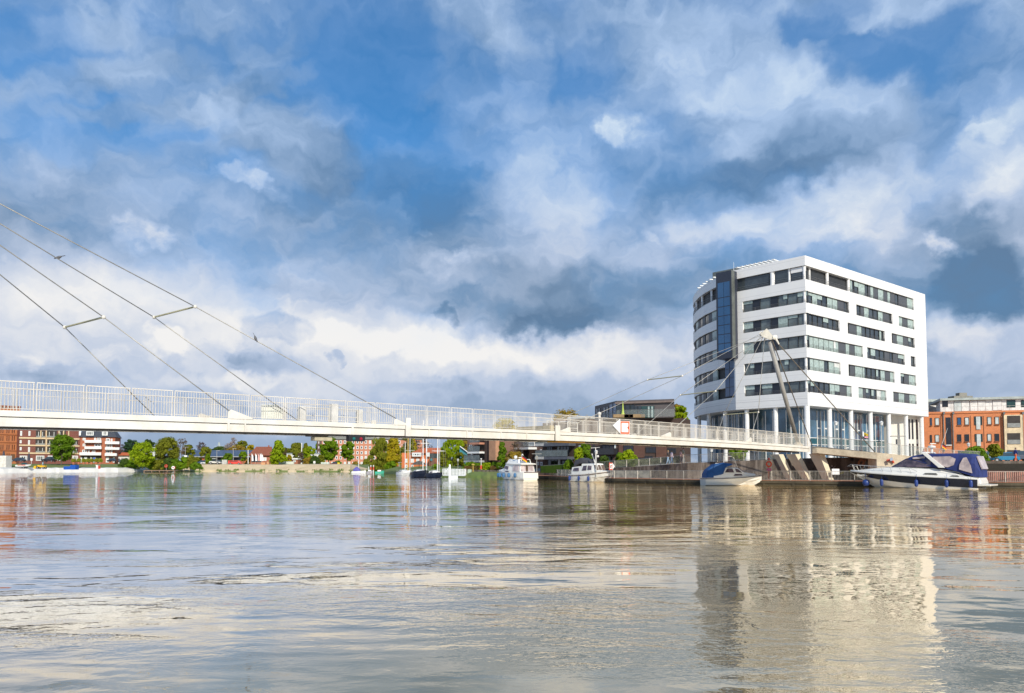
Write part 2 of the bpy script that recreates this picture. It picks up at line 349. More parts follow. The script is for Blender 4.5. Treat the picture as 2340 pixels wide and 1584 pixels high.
# ================================================================ water
def water_mat():
    m = bpy.data.materials.new('harbour_water'); m.use_nodes = True; t = NT(m.node_tree); b = m.node_tree.nodes['Principled BSDF']
    b.inputs['Base Color'].default_value = (0.115, 0.098, 0.052, 1); b.inputs['Roughness'].default_value = 0.012; b.inputs['IOR'].default_value = 1.9
    b.inputs['Specular IOR Level'].default_value = 0.5
    geo = t.new('ShaderNodeNewGeometry').outputs['Position']; s = t.new('ShaderNodeSeparateXYZ'); t.l.new(geo, s.inputs[0])
    def wv(sx_, sy_, sc, det, ro, dist=0.4, off=0):
        v = t.vm('MULTIPLY', t.vm('ADD', geo, (off, off*.7, 0)), (sx_, sy_, 1)); return t.noise(v, sc, det, ro, dist)[0]
    # ripples: crests lie mostly across the view; a wind streak roughens the far left reach
    far = t.ss(s.outputs[1], 78, 92)
    lft = t.m('SUBTRACT', 1.0, t.ss(s.outputs[0], -6, 8))
    streak = t.m('MULTIPLY', far, t.m('SUBTRACT', 1.0, t.ss(s.outputs[1], 225, 250)))
    patch = t.ss(t.noise(t.vm('MULTIPLY', geo, (0.055, 0.15, 1)), 1.0, 4, 0.55)[0], 0.47, 0.56)
    a = wv(0.55, 1.0, 0.55, 3, 0.5, off=3); bb = wv(0.6, 1.0, 2.2, 4, 0.55, off=11); c = wv(0.7, 1.0, 7.0, 3, 0.6, off=29); g = wv(1.0, 1.0, 0.16, 2, 0.5, off=50)
    near = t.m('SUBTRACT', 1.0, t.ss(s.outputs[1], 8, 40))
    h = t.m('MULTIPLY', a, 0.090)
    h = t.m('ADD', h, t.m('MULTIPLY', g, 0.14))
    h = t.m('MULTIPLY_ADD', t.m('MULTIPLY', bb, t.m('MULTIPLY_ADD', patch, 0.95, 0.18)), 0.052, h)
    h = t.m('MULTIPLY_ADD', t.m('MULTIPLY', t.m('MULTIPLY', c, near), t.m('MULTIPLY_ADD', patch, 0.97, 0.05)), 0.014, h)
    h = t.m('MULTIPLY_ADD', t.m('MULTIPLY', bb, t.m('MULTIPLY', streak, lft)), 0.05, h)
    bn = t.new('ShaderNodeBump'); bn.inputs['Strength'].default_value = 1.0; bn.inputs['Distance'].default_value = 0.42
    t.l.new(h, bn.inputs['Height']); t.l.new(bn.outputs[0], b.inputs['Normal'])
    # browner base and warmer gloss tint towards the right and the foreground
    brown_mask = t.ss(t.m('MULTIPLY_ADD', t.noise(t.vm('MULTIPLY', geo, (.08, .12, 1)), 1.0, 3, .5)[0], 6.0, t.m('MULTIPLY_ADD', t.m('SUBTRACT', 1.0, t.ss(s.outputs[1], 5, 15)), 7.0, s.outputs[0])), -3.0, 9.0)
    t.l.new(t.mix(brown_mask, (0.115, 0.105, 0.080, 1), (0.34, 0.24, 0.10, 1)), b.inputs['Base Color'])
    gl = t.new('ShaderNodeBsdfGlossy'); gl.inputs['Roughness'].default_value = 0.012; t.l.new(t.mix(brown_mask, (0.93, 0.94, 0.97, 1), (1.0, 0.84, 0.60, 1)), gl.inputs['Color']); t.l.new(bn.outputs[0], gl.inputs['Normal'])
    mx = t.new('ShaderNodeMixShader'); lw = t.new('ShaderNodeLayerWeight'); t.l.new(t.m('MULTIPLY', t.m('MULTIPLY_ADD', brown_mask, -0.14, 0.70), t.m('MULTIPLY_ADD', t.ss(lw.outputs['Facing'], 0.66, 0.92), 0.20, 0.80)), mx.inputs[0]); t.l.new(b.outputs[0], mx.inputs[1]); t.l.new(gl.outputs[0], mx.inputs[2])
    t.l.new(mx.outputs[0], m.node_tree.nodes['Material Output'].inputs[0])
    return m
wm = MB(); 
wm.poly([(-4000, -600, 0), (4000, -600, 0), (4000, 6000, 0), (-4000, 6000, 0)])
water = struct(wm.build('water', water_mat(), origin=(0, 0, 0)))
# ================================================================ ground
farbank = [(-900,1083),(-300,1081.5),(0,1080.2),(90,1079.5),(180,1078.9),(270,1078.3),(345,1077.6),(400,1077.5),(600,1077.6),(800,1078.5),(846,1080),(885,1082),(915,1085),(950,1087.5),(1010,1090),(1062,1091.5),(1136,1092.8),(1172,1095)]
WL = [gp(x, y) for x, y in farbank]
sand = mat('sand_bank', (0.62, 0.49, 0.31), 0.95, var=0.2, vs=0.25, col2=(0.45, 0.34, 0.20), bump=0.4, bs=1.5, fine=0.3)
grass = mat('grass', (0.11, 0.17, 0.035), 0.95, vs=0.4, col2=(0.17, 0.17, 0.06), bump=0.3, bs=3, fine=0.3)
concw = mat('pale_quay_concrete', (0.66, 0.64, 0.60), 0.85, var=0.06, vs=0.4, fine=0.15)
def bankrow(p, dist, z):
    d = Vector((p.x, p.y)).normalized(); q = Vector((p.x, p.y))+d*dist; return Vector((q.x, q.y, z))
ZF = 2.7
bm_ = MB(); bm_.use(concw); bm_.use(sand); bm_.use(grass)
top = []; rng = random.Random(3)
for (x, y), p in zip(farbank, WL):
    if x < 330: rows = [(0, -.4), (0.3, 1.25), (14 if x < 60 else 8, 1.7 if x < 60 else 1.45), (18 if x < 60 else 11, 1.9), (28, ZF)]
    elif x < 840: rows = [(0, -.4), (0.6, .35), (3, 1.1), (7, 2.4), (24, ZF)]
    else: rows = [(0, -.4), (1.0, .35), (2.0, .7), (4.0, .95), (6.0, 1.0)]
    top.append([bankrow(p, a, b) for a, b in rows])
def densify(rows, k):
    out = []
    for a, b in zip(rows[:-1], rows[1:]):
        for i in range(k): out.append([p.lerp(q, i/k) for p, q in zip(a, b)])
    return out+[rows[-1]]
dense = densify(top, 10)
xs = []
for a, b in zip(farbank[:-1], farbank[1:]): xs += [a[0]+(b[0]-a[0])*i/10 for i in range(10)]
for r_ in dense:
    for k in (1, 2, 3): r_[k] = r_[k]+Vector((0, rng.uniform(-.5, .5), rng.uniform(-.12, .12)))
for i in range(len(dense)-1):
    for k in range(4):
        bm_.use(concw if (xs[i] < 330 and k < 2) else (grass if (xs[i] < 330 or xs[i] > 840 or (k == 0 and rng.random() < .55)) else sand))
        bm_.poly([dense[i][k], dense[i+1][k], dense[i+1][k+1], dense[i][k+1]])
struct(bm_.build('riverbank', None, smooth=True))
# weeds at the foot of the sand
wd = MB()
for i in range(420):
    j = rng.randrange(110, 172) if len(dense) > 172 else rng.randrange(len(dense)-1)
    if not (440 < xs[min(j, len(xs)-1)] < 850): continue
    p = dense[j][1].lerp(dense[j][2], rng.uniform(-.2, .35)); s_ = rng.uniform(.25, .75)
    for k in range(5):
        q = p+Vector((rng.uniform(-1, 1), rng.uniform(-.5, .5), 0)); a = rng.uniform(0, 3)
        v = Vector((math.cos(a), math.sin(a), 0))*s_*.5; wd.poly([q-v, q+v, q+v*.4+Vector((0, 0, s_))])
tagp(wd.build('bank_weeds', grass), None, None, None, 'stuff')
# land behind the far bank out to the horizon
lt = MB(); prev = None
frontp = [r_[4] for r_ in dense]
for a, b in zip(frontp[:-1], frontp[1:]):
    for d0, d1, z0, z1 in ((0, 60, None, ZF), (60, 600, ZF, ZF), (600, 5000, ZF, ZF)):
        A0 = bankrow(a, d0, a.z if z0 is None else z0); B0 = bankrow(b, d0, b.z if z0 is None else z0)
        lt.poly([A0, B0, bankrow(b, d1, z1), bankrow(a, d1, z1)])
struct(lt.build('ground', grass))
# right-hand shore: promenade quay
QP = [gp(1166, 1094.0), gp(1249, 1095.5), gp(1400, 1102.5), gp(1600, 1107.3), gp(1850, 1110.2), gp(1990, 1112), gp(2310, 1115.3), gp(2900, 1119)]
quay = Path(QP, 1)
def wallY(px): return float(np.interp(px, [1166, 1240, 1405, 1570, 1780, 2000, 2240, 2700, 2900], [135, 128, 103.5, 93, 88.5, 84.5, 81.5, 76, 73]))
BW = [at(px, 1064, wallY(px)) for px in (1166, 1240, 1405, 1570, 1780, 2000, 2240, 2700, 2900)]
bwall = Path(BW, 1)
deckred = mat('red_timber_deck', (0.40, 0.17, 0.09), 0.8, var=0.15, vs=0.9, fine=0.25)
timber = mat('wet_quay_timber', (0.075, 0.062, 0.038), 0.8, vs=0.7, col2=(0.035, 0.03, 0.02), bump=0.4, bs=8)
ZQ = 0.52
pb = MB(); qpts = [(p.x, p.y) for p in QP]; wpts = [(p.x, p.y) for p in BW]
pb.prism(qpts+wpts[::-1], ZQ-0.12, ZQ); struct(pb.build('boardwalk', deckred))
qw = MB(); quay.strip(qw, 0, quay.len, -.8, ZQ-0.02, -0.5, -0.06)
quay.strip(qw, 0, quay.len, ZQ-0.30, ZQ-0.03, -0.06, 0.06)
for i in range(int(quay.len/3)): quay.strip(qw, i*3+.2, i*3+.42, -.8, ZQ-.3, -0.06, 0.02)
struct(qw.build('quay_wall', timber))
# upper terrace land behind the retaining wall (follows ramp heights)
def topz(px): return float(np.interp(px, [1100, 1166, 1240, 1405, 1570, 1780, 1880, 2002, 2240, 2900], [1.0, 1.1, 1.15, 1.80, 2.42, 2.85, 3.0, 3.0, 2.6, 2.6]))
wpx = [1166, 1240, 1300, 1350, 1405, 1460, 1510, 1570, 1640, 1710, 1780, 1880, 2002, 2120, 2240, 2700, 2900]
RWp = [at(px, 1064, wallY(px)) for px in wpx]; RWz = [topz(px) for px in wpx]
rw = MB()
for i in range(len(wpx)-1):
    a, b = RWp[i], RWp[i+1]; n = Vector((b.y-a.y, -(b.x-a.x), 0)).normalized()
    A = Vector((a.x, a.y, ZQ-.2)); B = Vector((b.x, b.y, ZQ-.2)); o = -n*0.4
    rw.hexa([A, B, B+o, A+o], [Vector((a.x, a.y, RWz[i])), Vector((b.x, b.y, RWz[i+1])), Vector((b.x, b.y, RWz[i+1]))+o, Vector((a.x, a.y, RWz[i]))+o])
tagp(rw.build('retaining_wall', concdark, clean='n'), 'long stained concrete retaining wall with graffiti behind the red boardwalk', 'wall')
pave = mat('terrace_paving', (0.33, 0.30, 0.26), 0.9, vs=0.5, fine=0.2)
tg = MB()
for i in range(len(wpx)-1):
    a, b = RWp[i], RWp[i+1]
    def back(p, z, dd): d = Vector((p.x, p.y)).normalized(); return Vector((p.x+d.x*dd, p.y+d.y*dd, z))
    tg.poly([back(a, RWz[i]-.01, .2), back(b, RWz[i+1]-.01, .2), back(b, max(RWz[i+1], 2.6)-.01, 30), back(a, max(RWz[i], 2.6)-.01, 30)])
    tg.poly([back(a, max(RWz[i], 2.6)-.01, 30), back(b, max(RWz[i+1], 2.6)-.01, 30), back(b, 2.6, 4000), back(a, 2.6, 4000)])
struct(tg.build('terrace_ground', pave))
# ================================================================ footbridge
def brD(px): return 2100/(69-.0235*px)
def brP(px): D = brD(px); return at(px, 1064, D)
BPX = [-420, -250, -100, 0, 120, 250, 400, 517, 700, 930, 1098, 1268, 1450, 1640, 1740, 1852]
deck_y = {0: 939.4, 517: 953.3, 802: 965.5, 930: 972.6, 1268: 986.8, 1450: 995.0, 1640: 1004.0, 1740: 1011.5, 1852: 1020.3}
dk = sorted(deck_y); A0 = brP(0); A1 = brP(1852); dirb = Vector((A1.x-A0.x, A1.y-A0.y)).normalized()
def s_of(px): p = brP(px); return (Vector((p.x, p.y))-Vector((A0.x, A0.y))).dot(dirb)
dks = [s_of(p) for p in dk]; dkz = [at(p, deck_y[p], brD(p)).z for p in dk]
S0 = -16.0; 
cf = np.polyfit(dks, dkz, 3)
def zd(s):
    if s < 0: return float(np.polyval(cf, 0)+np.polyval(np.polyder(cf), 0)*s*1.0)
    return float(np.polyval(cf, s))
def BP(s, o, z):                                   # o>0 : across the deck, away from the camera
    return Vector((A0.x+dirb.x*s-dirb.y*o, A0.y+dirb.y*s+dirb.x*o, zd(s)+z))
BW_ = 3.4; SE = s_of(1852)
bridge = empty('footbridge', BP(SE, BW_/2, -4), 'long white cable stayed steel footbridge crossing the harbour', 'bridge')
def bstrip(mb, s0, s1, o0, o1, z0, z1, step=2.5):
    n = max(1, int(abs(s1-s0)/step)); 
    for i in range(n):
        a = s0+(s1-s0)*i/n; b = s0+(s1-s0)*(i+1)/n
        mb.hexa([BP(a, o0, z0), BP(b, o0, z0), BP(b, o1, z0), BP(a, o1, z0)], [BP(a, o0, z1), BP(b, o0, z1), BP(b, o1, z1), BP(a, o1, z1)])
    return mb
h0, h1, h2, h3 = s_of(924), s_of(938), s_of(1267), s_of(1279)
SL = S0
for nm, a, b in (('approach_deck', SL, h0), ('lifting_deck', h1, h2), ('approach_deck', h3, SE)):
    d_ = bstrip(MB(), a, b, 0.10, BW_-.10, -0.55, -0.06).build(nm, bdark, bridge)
    fz = MB(); lipz = -.24 if nm == 'approach_deck' else -.20
    bstrip(fz, a, b, -0.06, 0.10, lipz, 0.0); bstrip(fz, a, b, 0.0, 0.12, -.64, lipz-.035)
    bstrip(fz, a, b, BW_-.10, BW_+.06, lipz, 0.0); bstrip(fz, a, b, BW_-.12, BW_, -.64, lipz-.035)
    ORG[d_.name] = ORG[bridge.name]; fz.build('fascia', bpaint, d_)
    rb = MB(); s = a+1.2
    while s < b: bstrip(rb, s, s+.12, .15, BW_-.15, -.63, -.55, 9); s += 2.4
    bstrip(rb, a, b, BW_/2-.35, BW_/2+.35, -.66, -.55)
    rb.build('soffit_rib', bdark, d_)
# stiffeners proud of the fascia
for px in (517, 556, 802, 978, 1065, 1078, 1143, 1202):
    s = s_of(px); w = .10 if px in (517, 802) else .06
    bstrip(MB(), s, s+w, -.075, 0.0, -.645, -.01, 9).build('stiffener', bpaint, bridge)
# hinge posts of the lifting span
for s0_, s1_ in ((s_of(925.5), s_of(936.5)), (s_of(1268.5), s_of(1278.5)), ):
    for o in (-.10, BW_-.02): bstrip(MB(), s0_, s1_, o, o+.12, -.66, .42, 9).build('hinge_post', bpaint, bridge, bevel=.02)
bstrip(MB(), s_of(1258), s_of(1267), .02, BW_-.1, -.64, .40, 9).build('hinge_housing', mat('khaki_steel', (.42, .36, .24), .6), bridge)
# gussets at the cable anchors (near and far side)
def gusset(px, w, h, flip=1):
    s = s_of(px)
    for o in (-.09, BW_+.03):
        g = MB(); pts = [BP(s, o, -.02), BP(s+w*flip, o, -.02), BP(s+w*flip*.92, o, .08), BP(s+w*.12*flip, o, h), BP(s, o, h*.72)]
        if flip < 0: pts = [BP(s, o, -.02), BP(s, o, h*.72), BP(s+w*.12*flip, o, h), BP(s+w*flip*.92, o, .08), BP(s+w*flip, o, -.02)]
        q = [p+Vector((-dirb.y*.06, dirb.x*.06, 0)) for p in pts]; n = len(g.v); k = len(pts); g.v += pts+q
        g.face(range(n, n+k)); g.face(list(range(n+k, n+2*k))[::-1])
        for i in range(k): j = (i+1) % k; g.face((n+j, n+i, n+k+i, n+k+j))
        g.build('anchor_plate', bpaint, bridge, clean='n')
gusset(517, 1.3, .42); gusset(898, .95, .33); gusset(1302, 1.1, .34, -1); gusset(1533, 1.5, .40, -1); gusset(1717, 1.2, .45, -1)
# railings: panels of about 1.8 m, near side and far side
def rail_panel(s0, s1, o, skip_top=False):
    r = MB(); n = max(3, int(round((s1-s0)/.125)))
    bstrip(r, s0, s1, o-.022, o+.022, 1.16, 1.20); bstrip(r, s0, s1, o-.015, o+.015, .885, .908); bstrip(r, s0, s1, o-.015, o+.015, .075, .098)
    for i in range(1, n):
        s = s0+(s1-s0)*i/n; p = BP(s, o, .1); r.hexa([p+Vector(v) for v in ((-.008,-.008,0),(.008,-.008,0),(.008,.008,0),(-.008,.008,0))], [p+Vector((v[0], v[1], 1.06)) for v in ((-.008,-.008),(.008,-.008),(.008,.008),(-.008,.008))])
    for s in (s0+.02, s1-.02):
        p = BP(s, o, 0); r.hexa([p+Vector(v) for v in ((-.016,-.02,0),(.016,-.02,0),(.016,.02,0),(-.016,.02,0))], [p+Vector((v[0], v[1], 1.17)) for v in ((-.016,-.02),(.016,-.02),(.016,.02),(-.016,.02))])
    return r.build('railing_panel', mat('railing_paint', (.66, .62, .56), .5, var=.06, vs=.8, col2=(.54, .49, .42)), bridge)
s = S0+.5
k = 0
while s < SE-.3:
    e = min(s+1.85, SE); 
    if not (h0-.1 < s < h0+.25): pass
    rail_panel(s+.04, e-.04, .03); rail_panel(s+.04, e-.04, BW_-.03); s = e; k += 1
# deck surface
# far side gates and control boxes on the deck
cab = mat('control_box_paint', (.72, .70, .66), .5)
for px, w, h in ((699, .35, 1.0), (776, .42, 1.25), (842, .3, 1.0)):
    s = s_of(px)+1.2; bstrip(MB(), s, s+w, BW_-.6, BW_-.25, 0, h, 9).build('barrier_post', cab, bridge, bevel=.02)
for px, w in ((722, 1.5), (798, 1.4), (1297, 1.3), (1345, 1.2)):
    s = s_of(px)+1.0; g = MB()
    for z in (.1, .5, .95): g.tube(BP(s, BW_-.5, z), BP(s+w, BW_-.5, z), .03, n=6)
    for q in (0, w): g.tube(BP(s+q, BW_-.5, 0), BP(s+q, BW_-.5, .97), .035, n=6)
    g.build('barrier_gate', bpaint, bridge)
g = MB(); p = BP(s_of(1374), .15, 0); g.tube(p, p+Vector((0, 0, 1.45)), .10, n=10); g.ball(p+Vector((0, 0, 1.48)), .15); g.build('lamp_bollard', cab, bridge)
# cables
def cable(pts, r=.024, nm='stay_cable'): 
    return MB().path(pts, r, 7).build(nm, steel, bridge, smooth=True)
def near(px, py): return at(px, py, brD(px)+.02)
axisS = lambda s, z: BP(s, BW_/2, z)
sH = s_of(-565); Hx = BP(sH, BW_/2, 0); HL = at(-565, 168, Hx.y)
def anc(px, far=False, z=.36): return BP(s_of(px), BW_+.03 if far else -.03, z)
def sp_point(px, py, far): 
    # on the plane between the deck edge and the head
    D = brD(px)+(.25 if not far else 2.6); return at(px, py, D)
N1 = sp_point(237, 725, False); F1 = sp_point(148, 748, True); N2 = sp_point(446, 701, False); F2 = sp_point(352, 725, True)
cable([anc(521), N1, HL]); cable([BP(s_of(417), BW_, .1), F1, HL]); cable([anc(903), N2, HL]); cable([BP(s_of(760), BW_, .1), F2, HL])
spm = mat('spreader_olive_paint', (.36, .34, .22), .55, var=.1)
for a, b in ((N1, F1), (N2, F2)):
    q = MB().tube(a, b, .045, n=8).build('spreader_bar', spm, bridge)
    c = MB(); c.ball(a, .09); c.ball(b, .09); c.build('cable_clamp', bpaint, bridge)
# right pylon
PF = at(1823, 1012, 82.4); PH = at(1752, 762, 77.6); PT = at(1758, 779, 77.9)
py_ = MB().tube(PF, PT, .20, .245, 20).build('pylon', pylonm, bridge, smooth=False)
for p_ in py_.data.polygons: p_.use_smooth = len(p_.vertices) == 4
ORG[py_.name] = ORG[bridge.name]
hd = MB()
def P2(px, py, dy=0): return at(px, py, 77.7+dy)
outl = [(1752, 750.5), (1737, 763), (1741, 769), (1760, 777), (1764, 776), (1767.5, 769)]
f_ = [P2(a, b, -.28) for a, b in outl]; bk = [P2(a, b, .28) for a, b in outl]; n = 0; hd.v += f_+bk; kk = len(f_)
hd.face(list(range(kk))); hd.face(list(range(kk, 2*kk))[::-1])
for i in range(kk): j = (i+1) % kk; hd.face((j, i, kk+i, kk+j))
hd.build('pylon_head', mat('pylon_head_paint', (.50, .48, .43), .5), py_, clean='n', bevel=.02)
for i, (a, b) in enumerate([(1735, 761), (1737, 765), (1742, 770), (1748, 775)]):
    MB().tube(P2(a+5, b-3, -.2+i*.1), P2(a-1, b+2, -.2+i*.1), .07, .03).build('cable_socket', bpaint, py_)
q = MB(); c = P2(1771, 771, -.35); q.ball(c, .26, 14, 8, (1, .35, 1)); q.tube(c, P2(1780, 787, -.35), .14, .07); q.build('backstay_socket', bpaint, py_)
ft = MB(); f0 = PF; ft.lathe(f0+Vector((0, 0, -.55)), [(.62, 0), (.6, .25), (.38, .45), (.26, .62)], 14); ft.build('pylon_foot', concrete, py_)
hdp = lambda i: P2(1738+3*i, 763+3*i, -.15+.1*i)
r1n, r1f, r2n, r2f, r3n, r3f = (at(1559, 859, 66.5), at(1480, 868, 69.2), at(1635, 894, 69.3), at(1555, 903, 71.9), at(1733, 942, 74.8), at(1654, 948, 77.2))
cable([anc(1298, z=.33), r1n, hdp(0)], .022); cable([BP(s_of(1300)+2, BW_, .9), r1f, hdp(1)], .02)
cable([anc(1531), r2n, hdp(1)], .028); cable([at(1455, 992, 68.5), r2f, hdp(2)], .024)
cable([anc(1715), r3n, hdp(3)], .03); cable([at(1637, 1001, 75.2), r3f, hdp(2)], .026)
for a, b in ((r1n, r1f), (r2n, r2f), (r3n, r3f)):
    MB().tube(a, b, .045, n=8).build('spreader_bar', spm, bridge)
    c = MB(); c.ball(a, .09); c.ball(b, .09); c.build('cable_clamp', bpaint, bridge)
stay = mat('backstay_steel', (.13, .11, .09), .5)
BS1 = at(2021, 1058, 80.2)
MB().tube(P2(1778, 785, -.35), BS1, .055, .055, 10).build('backstay', stay, bridge)
MB().tube(P2(1764, 776, .2), at(1856, 1019, 85.8), .055, .055, 10).build('backstay', stay, bridge)
lf = HL-Vector((dirb.x*5.5, dirb.y*5.5, 0)); lf.z = zd(-14)
l_ = MB().tube(lf, HL, .20, .245, 20).build('pylon', pylonm, bridge); MB().ball(HL, .42, 12, 8, (1, 1, .8)).build('pylon_head', MATS.get('pylon_head_paint') or pylonm, l_) if False else None
redm = mat('red_paint', (.65, .07, .03), .5)
a_ = MB(); a_.tube(BS1+Vector((-.3, 0, .35)), BS1+Vector((.15, 0, -.15)), .12, .16); a_.box(BS1+Vector((.1, 0, -.35)), (.8, .5, .35)); a_.box(BS1+Vector((-.25, 0, 0)), (.12, .4, .5))
a_.build('stay_anchor', redm, bridge)
# lamps and signals hanging under the deck
g = MB(); s = s_of(713); g.use(bdark); bstrip(g, s, s+1.15, .3, .75, -.78, -.64, 9); g.use(mat('lamp_housing', (.50, .44, .30), .6)); bstrip(g, s+.3, s+1.35, .25, .7, -1.0, -.79, 9)
g.build('underside_lamp', None, bridge, bevel=.02)
g = MB(); s = s_of(796); g.use(darkm); bstrip(g, s, s+1.05, -.02, .25, -1.00, -.65, 9)
g.use(mat('signal_green', (.01, .14, .13), .3)); g.ball(BP(s+.32, -.02, -.87), .10); g.use(mat('signal_red', (.30, .01, .03), .3)); g.ball(BP(s+.78, -.02, -.87), .10)
tagp(g.build('signal_lights', None), 'small dark box with green and red ship signal lights under the white bridge', 'signal')
g = MB(); s = s_of(1282); g.use(mat('orange_lit_tone', (.75, .36, .02), .5)); bstrip(g, s, s+3.0, .3, 1.3, -.74, -.66, 9); g.build('lit_soffit_plate', None, bridge)  # orange light on the underside, put into the plate's colour
# signs fixed on the railings
def flat(name, pts, th, m, parent=None, off=Vector((-.02, -.02, 0))):
    g = MB(); n_ = Vector((dirb.y, -dirb.x, 0))*th; k = len(pts); g.v += [Vector(p) for p in pts]+[Vector(p)+n_ for p in pts]
    g.face(range(k)); g.face(list(range(k, 2*k))[::-1])
    for i in range(k): j = (i+1) % k; g.face((j, i, k+i, k+j))
    return g.build(name, m, parent, clean='n')
signw = mat('sign_white', (.85, .85, .84), .4, var=.01); signo = mat('sign_orange_red', (.85, .13, .03), .4, var=.02)
def near2(px, py, o): s = s_of(px); p = BP(s, o, 0); return at(px, py, p.y)
sg = empty('navigation_sign', BP(s_of(1425), -.12, 0), 'white arrow and square orange bordered sign on the bridge railing', 'sign')
flat('arrow_plate', [near2(*q, -.1) for q in ((1400, 972.5), (1416.5, 990), (1416.5, 957.5))], .03, signw, sg)
flat('back_plate', [near2(*q, -.1) for q in ((1417.5, 962), (1438.6, 963), (1438.6, 993), (1417.5, 992))], .03, signw, sg)
flat('border_plate', [near2(*q, -.14) for q in ((1418.2, 962.8), (1438, 963.6), (1438, 992), (1418.2, 991.4))], .02, signo, sg)
flat('face_plate', [near2(*q, -.17) for q in ((1420.2, 966.6), (1435.3, 967), (1435.4, 974), (1433, 977.5), (1435.4, 982), (1435.4, 988), (1420.2, 987.6))], .02, signw, sg)
flat('symbol', [near2(*q, -.18) for q in ((1435.2, 975), (1433, 977.5), (1435.2, 980.4))], .022, mat('sign_dark', (.08, .03, .02), .5), sg)
far2 = lambda px, py: at(px, py, BP(s_of(px)+1.5, BW_-.1, 0).y+.5)
tagp(flat('arrow_sign', [far2(*q) for q in ((597, 925), (633, 925), (657, 943), (645, 958), (597, 957))], .03, mat('sign_back', (.80, .82, .72), .5)), 'pale greenish back of an arrow shaped board behind the bridge railing', 'sign')
# ================================================================ white tower block
zx = lambda v: 1560+v/4.007
zy = lambda v: 570+v/4.007
PC = at(1848, 1000, 110.0); PR = at(2123.5, 1000, 135.5)
LP_ = [(42.6, 110), (38.6, 114.35), (34.75, 118.7), (33.75, 121.6), (33.1, 124.6), (32.55, 128), (32.35, 131.5), (32.5, 135), (33.0, 138.5), (34.0, 142), (36.2, 146.5)]
kx = PC.x/42.6
LP_ = [(PC.x+(x-42.6), y) for x, y in LP_]
left = Path(LP_, -1); right = Path([(PC.x, 110), (PR.x, 135.5)], 1)
dR = (right.p[1]-right.p[0]).normalized(); nB = Vector((-dR.y, dR.x))
foot = [tuple(right.p[0]), tuple(right.p[1]), tuple(right.p[1]+nB*24), (LP_[-1][0]+6, LP_[-1][1]+6)]+[p for p in LP_[:0:-1]]
TZ = lambda v: right.z_py(1848, zy(v))
zt, zp = TZ(65), TZ(155)
sill = [TZ(v) for v in (278, 490, 690, 897, 1103, 1305)]; wtop = [zp]+[TZ(v) for v in (385, 585, 787, 990, 1200)]; zb = TZ(1430)
tower = empty('office_tower', (PC.x+8, 125, 2.6), 'white eight storey curved tower block with long dark window bands', 'building')
core = offset_poly(foot, .55)
cb = MB(); cb.prism(core, zb+.05, wtop[0]+.3); cb.build('core', mat('interior_dark', (.035, .038, .042), .6), tower)
ptower = mat('tower_white_panel', (.82, .81, .79), .42, var=.02, vs=.25, col2=(.78, .77, .76))
def seams(m, w_, h_, k):
    t = NT(m.node_tree); b = m.node_tree.nodes['Principled BSDF']; src = b.inputs['Base Color'].links[0].from_socket
    tcn = t.new('ShaderNodeTexCoord').outputs['Object']; s_ = t.new('ShaderNodeSeparateXYZ'); t.l.new(tcn, s_.inputs[0]); cb_ = t.new('ShaderNodeCombineXYZ')
    t.l.new(t.m('ADD', s_.outputs[0], t.m('MULTIPLY', s_.outputs[1], .8)), cb_.inputs[0]); t.l.new(s_.outputs[2], cb_.inputs[1])
    br = t.new('ShaderNodeTexBrick'); br.offset = 0.0; t.l.new(cb_.outputs[0], br.inputs[0]); br.inputs['Scale'].default_value = 1.0; br.inputs['Mortar Size'].default_value = 0.022; br.inputs['Mortar Smooth'].default_value = 0.0
    br.inputs['Brick Width'].default_value = w_; br.inputs['Row Height'].default_value = h_; br.inputs['Color1'].default_value = (1, 1, 1, 1); br.inputs['Color2'].default_value = (.955, .96, .965, 1); br.inputs['Mortar'].default_value = (.60, .60, .61, 1)
    f_, _ = t.noise(t.vm('MULTIPLY', tcn, (.9, .9, .12)), 1.2, 5, .65); st = t.mix(t.m('MULTIPLY', t.ss(f_, .52, .72), .10), (1, 1, 1, 1), (.62, .60, .55, 1))
    t.l.new(t.mix(k, src, t.mix(1.0, src, t.mix(1.0, br.outputs[0], st, 'MULTIPLY'), 'MULTIPLY')), b.inputs['Base Color'])
seams(ptower, 3.1, 1.06, .55)
spand = [(sill[i], wtop[i+1]) for i in range(5)]
for i, (top_, bot_) in enumerate([(zt, zp)]+[(sill[k_], wtop[k_+1]) for k_ in range(5)]+[(sill[5], zb)]):
    pbm = MB(); pbm.prism(foot, bot_, top_); o = pbm.build('spandrel', ptower, tower, bevel=.03)
jm = mat('joint_dark', (.30, .30, .31), .7)
jn = MB()
for z_ in (zb+1.05,): left.strip(jn, .1, left.len, z_, z_+.03, 0, .006); right.strip(jn, .1, right.len, z_, z_+.03, 0, .006)
jn.build('panel_joint', jm, tower)
RX = lambda v, fl: right.s_px(zx(v), zy(v_mid[fl]+(v-1150)*.22))
v_mid = [215, 437, 637, 842, 1046, 1252]
LX = lambda v, fl: left.s_px(zx(v), zy(v_mid[fl]-(v-1150)*-.22 if False else v_mid[fl]+(1150-v)*.2))
glassh = glassmat('sky_reflection_glass', (0.13, 0.165, 0.17), vs=0.45, col2=(0.05, 0.06, 0.07))  # left-face panes made paler: the sky reflection is in the glass colour
def pane(path, s0, s1, z0, z1, kind, off=-.32, parent=None):
    m = {'g': glass, 'p': panel, 'q': panel2, 'c': curtain, 'b': glassb, 'w': ptower, 'h': glassh}[kind]
    g = MB(); path.strip(g, s0, s1, z0, z1, off-.10, off if kind in 'gbh' else off+.08); return g.build({'g': 'pane', 'p': 'grey_panel', 'q': 'dark_panel', 'c': 'curtained_pane', 'b': 'pane', 'w': 'white_panel', 'h': 'pane'}[kind], m, parent)
BR = random.Random(21); off_b = -.235
